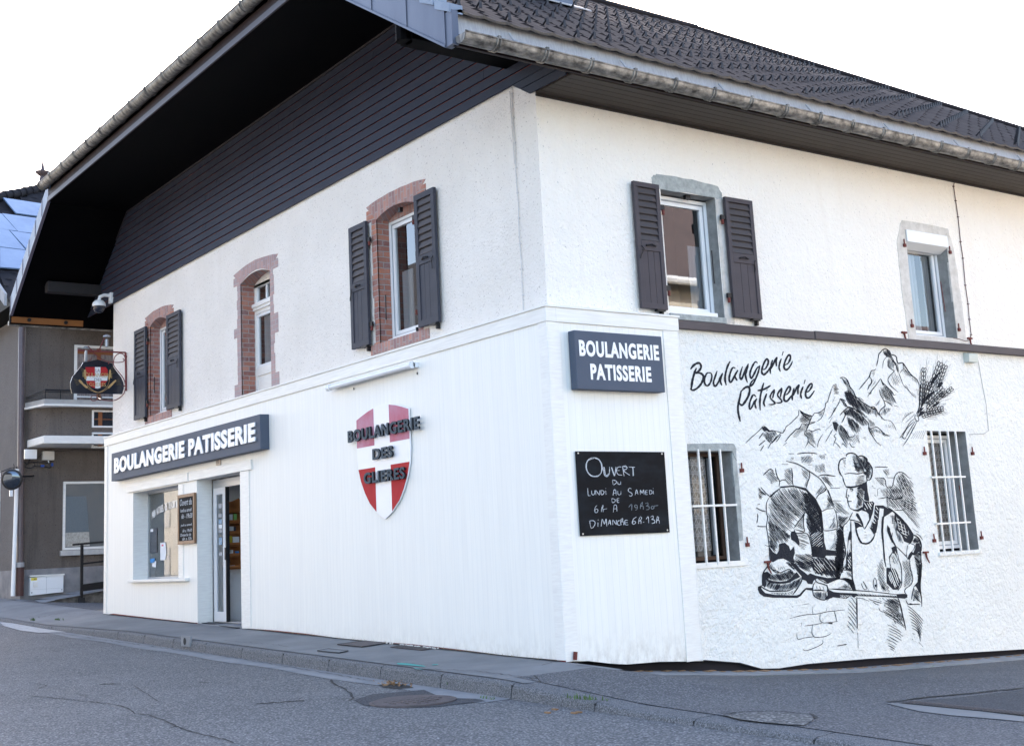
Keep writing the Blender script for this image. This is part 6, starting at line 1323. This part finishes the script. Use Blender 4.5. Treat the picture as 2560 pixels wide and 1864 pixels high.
# weeds
def weed(px,py,zf,label,n=26,s=.05,spread=.07):
    q=onground(px,py,zf); mb=MB()
    for i in range(n):
        a=q+Vector((random.gauss(0,spread),random.gauss(0,.02),0)); h=s*random.uniform(.5,1.3); t_=random.uniform(0,6.28); d=Vector((cos(t_),sin(t_),0))*h*.6; w_=Vector((-sin(t_),cos(t_),0))*.006
        mb.add([a-w_,a+w_,a+d*.6+w_+Vector((0,0,h*.7)),a+d+Vector((0,0,h))],[(0,1,2,3)])
    return tag(mb.build('weed',GRASS,origin=q),label,'weed','weeds growing along the kerb')
weed(1117,1719,zroad,'bright green weed at the foot of the kerb above the manhole cover',30,.07,.06); weed(268,1583,zroad,'small weed at the kerb foot nearest the shop window',24,.06,.05); weed(293,1590,zroad,'tiny weed at the kerb foot just right of the small kerb weed',16,.05,.04)
weed(82,1550,hz,'small weed at the far left end of the kerb by the white road marking',18,.05,.06); weed(145,1549,hz,'low spreading weed on the pavement edge at far left',26,.04,.12); weed(1458,1746,hz,'low green weed patch behind the lowered kerb stones',40,.04,.16)
weed(372,1602,zroad,'little weed at the kerb foot left of the kerb drain hole',12,.04,.05); weed(1220,1747,zroad,'flat weed wedged under the last full-height kerb stone',16,.03,.08)
mb=MB()
for i in range(260):
    x=random.uniform(-7.8,-.3); a=Vector((x,-.02-random.random()*.03,hz(x,0)+.004)); h=random.uniform(.01,.045); t_=random.uniform(0,6.28); d=Vector((cos(t_),sin(t_),0))*h*.5
    mb.add([a-Vector((.003,0,0)),a+Vector((.003,0,0)),a+d+Vector((0,0,h))],[(0,1,2)])
tag(mb.build('dry_grass',M('dry_grass',(.20,.17,.10),(.30,.26,.16),60,.9)),'thin dry grass along the foot of the white boarding','grass',None,'stuff')
mb=MB()
for i in range(9):
    q=onground(random.uniform(1365,1500),random.uniform(1766,1784),zroad); mb.box(q.x-.03,q.x+.03,q.y-.015,q.y+.015,q.z,q.z+.012)
tag(mb.build('twigs',DRY),'scattered twigs and bark scraps in the road along the lowered kerb','twigs',None,'stuff')
mb=MB()
for i in range(40):
    x=-3+random.gauss(0,.35); mb.lathe([(.001,0),(.012,.006),(.010,.018),(.001,.022)],(x,-.03-random.random()*.04,hz(x,0)),n=6)
tag(mb.build('pebbles',STONE_B),'small pebbles under the boarding beside the pavement grate','pebbles',None,'stuff')
# ================================================================ NEIGHBOUR HOUSE (left edge)
NX=-22.0
NB=thing('neighbour_house','grey roughcast house with dark tiled roof, roof panels and white-edged balcony','building',(NX,.45,.6))
zb=.55
mb=MB(); mb.box(-34,NX,.44,16,1.28,7.75); mb.build('wall',PL_GREY,NB)
mb=MB(); mb.box(-34,NX-.02,.425,.44,1.28,7.75); mb.build('street_wall',PL_GREY2,NB)
mb=MB(); mb.box(-34,NX+.03,.40,16.02,.2,1.29); mb.build('plinth',M('stained_plinth',(.16,.16,.17),(.26,.25,.25),3,.9,bs=.6,bd=.01,bscale=20),NB)
# bay below the balcony
mb=MB(); mb.prism([(NX,.52,4.38),(NX+.35,.62,4.38),(NX+.62,.86,4.38),(NX+.72,1.2,4.38),(NX+.72,6,4.38),(NX,6,4.38)],(0,0,1.0)); mb.build('bay_wall',PL_GREY,NB)
# canopy
mb=MB(); mb.prism([(NX,.50,4.27),(NX+1.0,.62,4.29),(NX+1.0,8,4.29),(NX,8,4.27)],(0,0,.19)); mb.build('canopy',WHITE_TRIM,NB,bevel=.02)
# balcony slab and rail
mb=MB(); mb.prism([(NX,.42,5.22),(NX+.95,.64,5.22),(NX+.95,8,5.22),(NX,8,5.22)],(0,0,.05)); mb.build('balcony_edge',WHITE_TRIMH,NB); mb=MB(); mb.prism([(NX,.44,5.27),(NX+.9,.66,5.27),(NX+.9,8,5.27),(NX,8,5.27)],(0,0,.12)); mb.build('balcony_slab',M('balcony_concrete',(.30,.29,.28),(.38,.37,.35),4,.9),NB)
mb=MB(); mb.tube([(NX,.47,5.54),(NX+.88,.68,5.62),(NX+.88,8,5.62)],.022,8); mb.tube([(NX,.47,5.50),(NX+.88,.68,5.57),(NX+.88,8,5.57)],.012,6)
for y in (.68,1.05,2.0,3,4,5): mb.tube([(NX+.88,y,5.38),(NX+.88,y,5.62)],.012,6)
mb.build('balcony_rail',DARKIRON,NB)
def nwin(name,u0,u1,z0,z1,X,w,frame,inner,bars=(),hb=(),arch_=False):
    F=MB(); ring(F,u0,u1,z0,z1,w,'x',X-.06,X+.03); f=F.build('window',frame,NB,bevel=.03 if arch_ else .006)
    MB().quad((X+.002,u0+w,z0+w),(X+.002,u1-w,z0+w),(X+.002,u1-w,z1-w),(X+.002,u0+w,z1-w)).build('pane',inner,f)
    B=MB()
    for y,t in bars: B.box(X+.004,X+.02,y,y+t,z0+w,z1-w)
    for z,t in hb: B.box(X+.004,X+.018,u0+w,u1-w,z,z+t)
    if bars or hb: B.build('sash',BROWNO,f)
    return f
BROWNO=board_mat('orange_brown_joinery',(.20,.075,.03),(.26,.10,.04),(.15,.06,.03))
DG=M('dark_window_glass',(.012,.018,.028),(.022,.03,.042),2,.06,spec=.9)
f=nwin('w',1.64,3.2,5.38,6.93,NX+.02,.07,WHITE_TRIM,M('net_curtain_behind_glass',(.10,.08,.075),(.28,.24,.23),9,.5,stretch=(1,2.5,.6)),((2.22,.10),),((6.70,.10),)); MB().box(NX+.03,NX+.07,1.70,2.2,5.56,5.60).box(NX+.03,NX+.07,2.36,3.2,5.56,5.60).build('white_rail',WHITE_TRIM,f)
nwin('w',1.88,3.4,4.72,5.16,NX+.72,.045,WHITE_TRIM,DG,((2.04,.10),),((4.92,.02),)); nwin('w',1.88,3.4,4.20,4.60,NX+.72,.05,WHITE_TRIM,DG,((2.04,.10),),(),True)
f=nwin('w',1.40,3.6,1.72,3.42,NX+.02,.06,WHITE_TRIM,M('shop_glass_reflection',(.10,.12,.13),(.13,.14,.14),.8,.12,spec=.8),(),()); 
MB().quad((NX+.026,1.47,2.15),(NX+.026,2.06,2.15),(NX+.026,1.98,3.05),(NX+.026,1.47,3.05)).build('mesh_screen',M('perforated_screen',(.10,.13,.15),(.14,.17,.19),60,.5),f); MB().quad((NX+.026,1.47,1.8),(NX+.026,2.08,1.8),(NX+.026,2.06,2.15),(NX+.026,1.47,2.15)).build('patterned_glass',M('patterned_glass',(.28,.27,.24),(.48,.47,.43),26,.3),f)
MB().box(NX,NX+.12,1.34,3.6,1.58,1.71).build('window_sill',M('sill_stone',(.42,.41,.40),(.52,.51,.49),8,.8),NB,bevel=.006)
F=MB(); F.box(-24.9,-24.1,.40,.43,1.5,3.85); f=F.build('window',WHITE_TRIM,NB); MB().box(-24.8,-24.2,.385,.40,1.65,3.7).build('pane',M('beige_blind',(.42,.33,.30),rough=.6),f)
# roof: side slope, front verge and PV panels
tN=.95; XE=-21.35; ZE=7.82
nrm=Vector((tN,0,1)).normalized(); p0=Vector((XE,0,ZE))
def RP(px,py,off=0): return onpl(px,py,p0+nrm*off,nrm)
pg=[RP(24,748),RP(-130,640),RP(-60,505),RP(0,489),RP(106,470),RP(330,520),RP(420,860),RP(240,800)]
def zNR(x): return ZE+tN*(XE-x)
ap=RP(104,471); fr=RP(24,748)
mb=MB(); y0=fr.y; n=0; rows=int((XE-ap.x)/.24)+1
for i in range(rows):
    xa=XE-i*.24; xb=xa-.25; yf=y0 if zNR(xa)<zNR(RP(-40,660).x) else y0
    za=zNR(xa); t=(za-ZE)/(ap.z-ZE); ya=y0-.05
    zh=RP(-60,505).z
    if za>zh-1.2: ya=y0-.05+(za-(zh-1.2))/(ap.z-zh+1.2)*(ap.y-y0)
    m=int((14-ya)/.07); o=len(mb.v)
    for k in range(m+1):
        y=ya+k*.07; ph=((y+(i%2)*.15)/.30)%1.0; w_=.035*(1-abs(2*ph-1)**1.5); mb.v += [Vector((xa,y,za-.02)),Vector((xa,y,za+.02+w_)),Vector((xb,y,zNR(xb)+w_))]
    for k in range(m): a=o+k*3; mb.f += [(a,a+3,a+4,a+1),(a+1,a+4,a+5,a+2)]; mb.m += [0,0]
mb.keep=True; nr=mb.build('roof',TILE_N,NB,smooth=True)
q_=[RP(x,y,-.03) for x,y in ((24,750),(-130,640),(-60,507),(0,491),(106,472),(330,520),(420,860))]; MB().add(q_,[tuple(range(7))]).build('roof_decking',TILE_N,nr)
mb=MB(); mb.quad((XE,y0,ZE-.1),(-34,y0,ZE-.1),(-34,14,ZE-.1),(XE,14,ZE-.1)); mb.quad((XE,y0,ZE-.1),(ap.x,y0+.3,ap.z-.3),(ap.x-8,y0+.3,ZE)); mb.quad((ap.x,ap.y,ap.z),(ap.x,14,ap.z),(-34,14,ZE),(-34,ap.y,ZE)); mb.build('roof_underside',SOFFIT_DARK,nr)
# hip ridge tiles
hp=[RP(x,y,.05) for x,y in ((-40,507),(-10,494),(10,490),(28,486),(45,484),(60,480),(76,477),(92,474),(106,470))]
mb=MB()
for a,b in zip(hp,hp[1:]): mb.tube([a,b+(b-a)*.12],[.15,.115],10)
mb.tube([hp[-1],hp[-1]+Vector((0,5,.0))],.13,8); mb.build('ridge_tiles',TILE_N,nr,smooth=True)
fz=RP(106,471,.0); mb=MB(); mb.lathe([(.13,.0),(.16,.10),(.10,.22),(.075,.36),(.13,.40),(.20,.46),(.21,.50),(.10,.52),(.055,.58),(.03,.75),(.004,.95)],fz,n=16); mb.build('roof_finial',M('clay_finial',(.07,.05,.055),(.11,.08,.08),20,.7),nr,smooth=True)
mb=MB(); v0=RP(17,764,.05); v1=RP(-40,680,.05); mb.prism([v0,v1,v1+Vector((0,0,.30)),v0+Vector((0,0,.30))],(0,-.06,0)); mb.build('verge_zinc',ZINC_LIGHT,nr)
mb=MB(); mb.tube([(XE+.10,y0,ZE-.06),(XE+.10,14,ZE-.06)],.08,8); mb.build('gutter',ZINC,NB)
for q in ([(8,494),(113,510),(102,541),(40,532)],[(5,533),(100,546),(86,583),(45,578)],[(-60,525),(4,534),(43,577),(-20,569)],[(25,576),(86,585),(70,627),(68,624)],[(-60,563),(22,575),(64,624),(0,616)],[(70,628),(84,590),(120,600),(110,640)],[(0,618),(68,626),(53,671),(0,667)],[(-70,608),(-2,617),(-2,666),(-60,660)]):
    P=[RP(a,b,.12) for a,b in q]; mb=MB(); mb.prism(P,-nrm*.04); mb.build('solar_panel',PANEL,nr)
# pipes, boxes, mirror, cabinet
def HT(l,r,X,nm,mt,par=None): 
    mb=MB(); mb.tube([onx(a,b,X) for a,b in l],r,10); return mb.build(nm,mt,par,smooth=True,origin=None if par else onx(*l[-1],X))
DP=M('brown_downpipe',(.085,.065,.07),(.11,.085,.09),10,.4)
t=thing('downpipe','brown rainwater downpipe with rusty foot on the corner of the grey house','pipe',tuple(onx(50,1488,NX+.15)))
HT([(90,790),(62,806),(54,822),(50,1413)],.075,NX+.12,'pipe',DP,t); HT([(50,1413),(49,1489)],.095,NX+.12,'pipe_foot',M('rusty_pipe_foot',(.09,.035,.028),(.05,.022,.02),5,.6),t); HT([(50,1405),(50,1417)],.105,NX+.12,'pipe_collar',ZINC_LIGHT,t)
t=thing('cable_duct','pale green-white cable duct beside the brown downpipe','pipe',tuple(onx(32,1489,NX+.12)))
HT([(43,1172),(38,1330),(32,1489)],.05,NX+.15,'duct',PVC,t)
c=onx(30,1198,NX+.9); t=thing('traffic_mirror','round convex traffic mirror with black rim on the grey house corner','mirror',tuple(c))
mb=MB(); mb.lathe([(.235,-.03),(.25,.0),(.235,.02),(.215,.025)],(0,0,0),axis='x',n=28); ob=mb.build('mirror_rim',BLACKP,t,smooth=True,origin=(0,0,0)); ob.location=(0,0,0)
mb=MB(); mb.lathe([(.22,.015),(.18,.035),(.10,.052),(.03,.058),(.001,.058)],(0,0,0),axis='x',n=28); o2=mb.build('mirror_glass',M('mirror_surface',(.10,.12,.15),rough=.06,metal=.9),t,smooth=True,origin=(0,0,0)); o2.location=(0,0,0)
for o in (ob,o2): o.rotation_euler=(0,rad(8),rad(-30))
mb=MB(); mb.tube([c+Vector((-.03,0,0)),c+Vector((-.5,.3,.1)),c+Vector((-.9,.75,.15))],.02,6); mb.build('mirror_arm',DARKIRON,t); mb=MB(); mb.box(c.x-.03,c.x+.02,c.y-.05,c.y+.02,c.z-.40,c.z-.26); mb.build('mirror_tag',PVC,t)
t=thing('junction_box','white junction box next to the downpipe under the canopy','junction box',(NX,.57,3.97),'junction boxes under the canopy'); MB().box(NX,NX+.16,.42,.71,3.98,4.22).build('box',PVC,t,bevel=.012); MB().tube([(NX+.09,.56,3.98),(NX+.09,.50,3.88)],.015,6).build('cable_gland',DARKIRON,t)
text_obj('box_print','W  SFR T',(.48,.66,4.15,4.18),('x',NX+.161),M('print_grey',(.15,.15,.17),rough=.6),t,depth=.001) if False else None
t=thing('junction_box','beige junction box further right under the canopy','junction box',(NX,1.0,3.95),'junction boxes under the canopy'); MB().box(NX,NX+.14,.86,1.14,3.955,4.18).build('box',M('beige_plastic',(.55,.52,.47),rough=.5),t,bevel=.012); MB().tube([(NX+.09,1.0,3.96),(NX+.09,1.02,3.89)],.015,6).build('cable_gland',PVC,t)
mb=MB()
def cb(pts,r=.010):
    q=smooth([(a/7.56,1080+b/7.56) for a,b in pts],4); mb.tube([onx(a,b,NX+.06) for a,b in q],r,5)
cb([(0,755),(90,720),(205,675),(300,665),(350,620),(440,560),(520,600),(560,560)]); cb([(440,640),(560,680),(640,640),(650,590),(600,560),(520,600),(480,640)]); cb([(600,560),(760,570),(960,585),(975,620),(940,670),(840,650),(640,640)]); cb([(250,760),(265,650),(255,600)]); cb([(310,700),(320,650),(355,625)]); cb([(700,495),(800,400),(860,340),(1080,355),(1300,345),(1450,325),(1700,335),(2000,350)],.006)
tag(mb.build('telecom_cables',BLACKP,origin=(NX,.6,3.9)),'tangle of black telephone cables under the junction boxes','cables')
mb=MB(); 
for a,b,c_,d in ((770,615,835,655),(968,580,1005,640)): p=onx(a/7.56,1080+d/7.56,NX+.08); q=onx(c_/7.56,1080+b/7.56,NX+.08); mb.box(NX+.05,NX+.10,p.y,q.y,p.z,q.z)
tag(mb.build('cable_connectors',M('blue_tape',(.01,.06,.30),rough=.5),origin=(NX,.9,3.85)),'two blue taped cable connectors hanging under the junction boxes','cable connector')
t=thing('meter_cabinet','low white two-door meter cabinet with yellow label at the foot of the grey house','cabinet',(NX+.1,1.0,.63))
MB().prism([(NX+.02,.60,.66),(NX+.02,1.40,.70),(NX+.02,1.40,1.13),(NX+.02,.60,1.09)],(.13,0,0)).build('cabinet_body',PVC,t,bevel=.006); MB().box(NX+.02,NX+.17,.595,1.42,1.11,1.145).build('cabinet_top',WHITE_TRIM,t)
MB().box(NX+.151,NX+.153,.985,.990,.70,1.10).box(NX+.151,NX+.153,.62,1.38,.80,.803).build('door_gap',PVC_DARK,t); MB().box(NX+.151,NX+.154,.62,.76,1.02,1.085).build('yellow_label',PAPERY,t)
text_obj('label_text','30',(.675,.745,1.03,1.075),('x',NX+.1545),DARKIRON,t,depth=.001); MB().box(NX+.15,NX+.18,.67,.77,.86,.985).build('meter_hatch',WHITE_TRIM,t)
MB().tube([(NX+.15,.64,.73),(NX+.16,.64,.73)],.012,8).tube([(NX+.15,1.36,.76),(NX+.16,1.36,.76)],.012,8).build('lock',DARKIRON,t)
# ramp with railing
XR_=-20.4
P=[(XR_,.22,.49),(XR_,.76,.575),(XR_,1.37,.65),(XR_,1.96,.735),(XR_,5,.95)]
mb=MB(); 
for (x,a,za),(_,b,zb_) in zip(P,P[1:]): mb.quad((x,a,za),(x,b,zb_),(NX,b,zb_-.02),(NX,a,za+.12 if a<.5 else za)); mb.quad((x,a,za),(x,b,zb_),(x+.06,b,zb_-.03),(x+.06,a,za-.02))
t=thing('access_ramp','concrete ramp with stained side wall rising along the grey house','ramp',(XR_,.3,.45)); mb.build('ramp_deck',CONC_L,t)
mb=MB(); mb.prism([(XR_+.0,.30,.30),(XR_+.0,5,.30),(XR_,5,.93),(XR_,1.96,.715),(XR_,1.37,.63),(XR_,.76,.555),(XR_,.30,.49)],(-.12,0,0)); mb.build('ramp_side',M('mossy_ramp_side',(.05,.045,.04),(.15,.14,.13),7,.95,bs=.8,bd=.02,bscale=14),t)
t=thing('ramp_railing','black metal railing with kick panel on the edge of the concrete ramp','railing',(XR_+.02,1.37,.5)); x=XR_+.04
MB().box(x-.03,x+.03,1.35,1.41,.46,1.80).box(x-.03,x+.03,3.4,3.46,.6,2.0).build('post',DARKIRON,t); MB().prism([(x-.03,1.16,1.79),(x-.03,4,1.94),(x-.03,4,1.985),(x-.03,1.16,1.835)],(.06,0,0)).build('handrail',DARKIRON,t)
MB().prism([(x-.02,1.40,1.335),(x-.02,4,1.52),(x-.02,4,1.56),(x-.02,1.40,1.375)],(.04,0,0)).build('mid_rail',DARKIRON,t); MB().prism([(x-.01,1.40,.71),(x-.01,4,.90),(x-.01,4,1.08),(x-.01,1.40,.875)],(.02,0,0)).build('kick_panel',DARKIRON,t)
MB().box(x-.06,x+.06,1.31,1.45,.42,.56).build('post_foot',CRACK,t)
mb=MB(); mb.box(XR_-.02,XR_+.14,.34,5,.38,.405); mb.build('ramp_kerb',CONC_L,bpy.data.objects['access_ramp'])
# ================================================================ houses behind the camera, seen only as reflections and giving bounce light; the last one only blocks sun
def plain_house(name,label,x0,x1,y0,y1,zw,zr_,wall,roofm,axis,zf=-.8):
    t=thing(name,label,'building',((x0+x1)/2,(y0+y1)/2,zf)); mb=MB(); mb.box(x0,x1,y0,y1,zf,zw); mb.build('wall',wall,t)
    mb=MB(); o=.5
    if axis=='y':
        m=(x0+x1)/2; mb.quad((x0-o,y0-o,zw-.1),(x0-o,y1+o,zw-.1),(m,y1+o,zr_),(m,y0-o,zr_)); mb.quad((x1+o,y0-o,zw-.1),(x1+o,y1+o,zw-.1),(m,y1+o,zr_),(m,y0-o,zr_)); mb.quad((x0,y0,zw-.1),(x1,y0,zw-.1),(m,y0,zr_-.1)); mb.quad((x0,y1,zw-.1),(x1,y1,zw-.1),(m,y1,zr_-.1))
    else:
        m=(y0+y1)/2; mb.quad((x0-o,y0-o,zw-.1),(x1+o,y0-o,zw-.1),(x1+o,m,zr_),(x0-o,m,zr_)); mb.quad((x0-o,y1+o,zw-.1),(x1+o,y1+o,zw-.1),(x1+o,m,zr_),(x0-o,m,zr_)); mb.quad((x0,y0,zw-.1),(x0,y1,zw-.1),(x0,m,zr_-.1)); mb.quad((x1,y0,zw-.1),(x1,y1,zw-.1),(x1,m,zr_-.1))
    mb.build('roof',roofm,t)
    w_=MB(); 
    if axis=='y':
        y=y0+1.5
        while y<y1-1.5: w_.box(x0-.03,x0+.02,y,y+1.0,2.9,4.3); w_.box(x0-.03,x0+.02,y,y+1.0,.4,1.9); y+=3.0
    else:
        x=x0+1.5
        while x<x1-1.5: w_.box(x,x+1.0,y1-.02,y1+.03,3.3,4.7); w_.box(x,x+1.0,y1-.02,y1+.03,.7,2.2); x+=3.2
    w_.build('window',PVC_DARK,t)
CREAM=M('cream_render',(.50,.44,.35),(.56,.50,.41),1,.9)
plain_house('terrace_house','tall pale house with terracotta roof across the side yard',14.5,23,6,25,8.5,13.2,M('pale_render',(.56,.50,.41),(.62,.56,.47),1,.9),TERRA,'y')
gt=bpy.data.objects['terrace_house']; MB().tube([(13.95,5.5,8.35),(13.95,25.5,8.35)],.12,8).build('gutter',PVC,gt)
plain_house('low_house','low cream house with terracotta roof further along the side yard',15,23,25.6,44,6.4,9.0,CREAM,TERRA,'y',-1.2)
plain_house('terrace_house','long ochre house with dark roof across the street',-80,-2,-28,-17.5,9,15,M('ochre_render',(.46,.42,.36),(.52,.48,.42),1,.9),TILE_N,'x',-.6)
plain_house('sun_block_house','unseen cream house added behind the lane to block the sun',-27,-13,21,30,9,12.5,CREAM,TILE_N,'x')  # out of view, added to keep direct sun off the left kerb
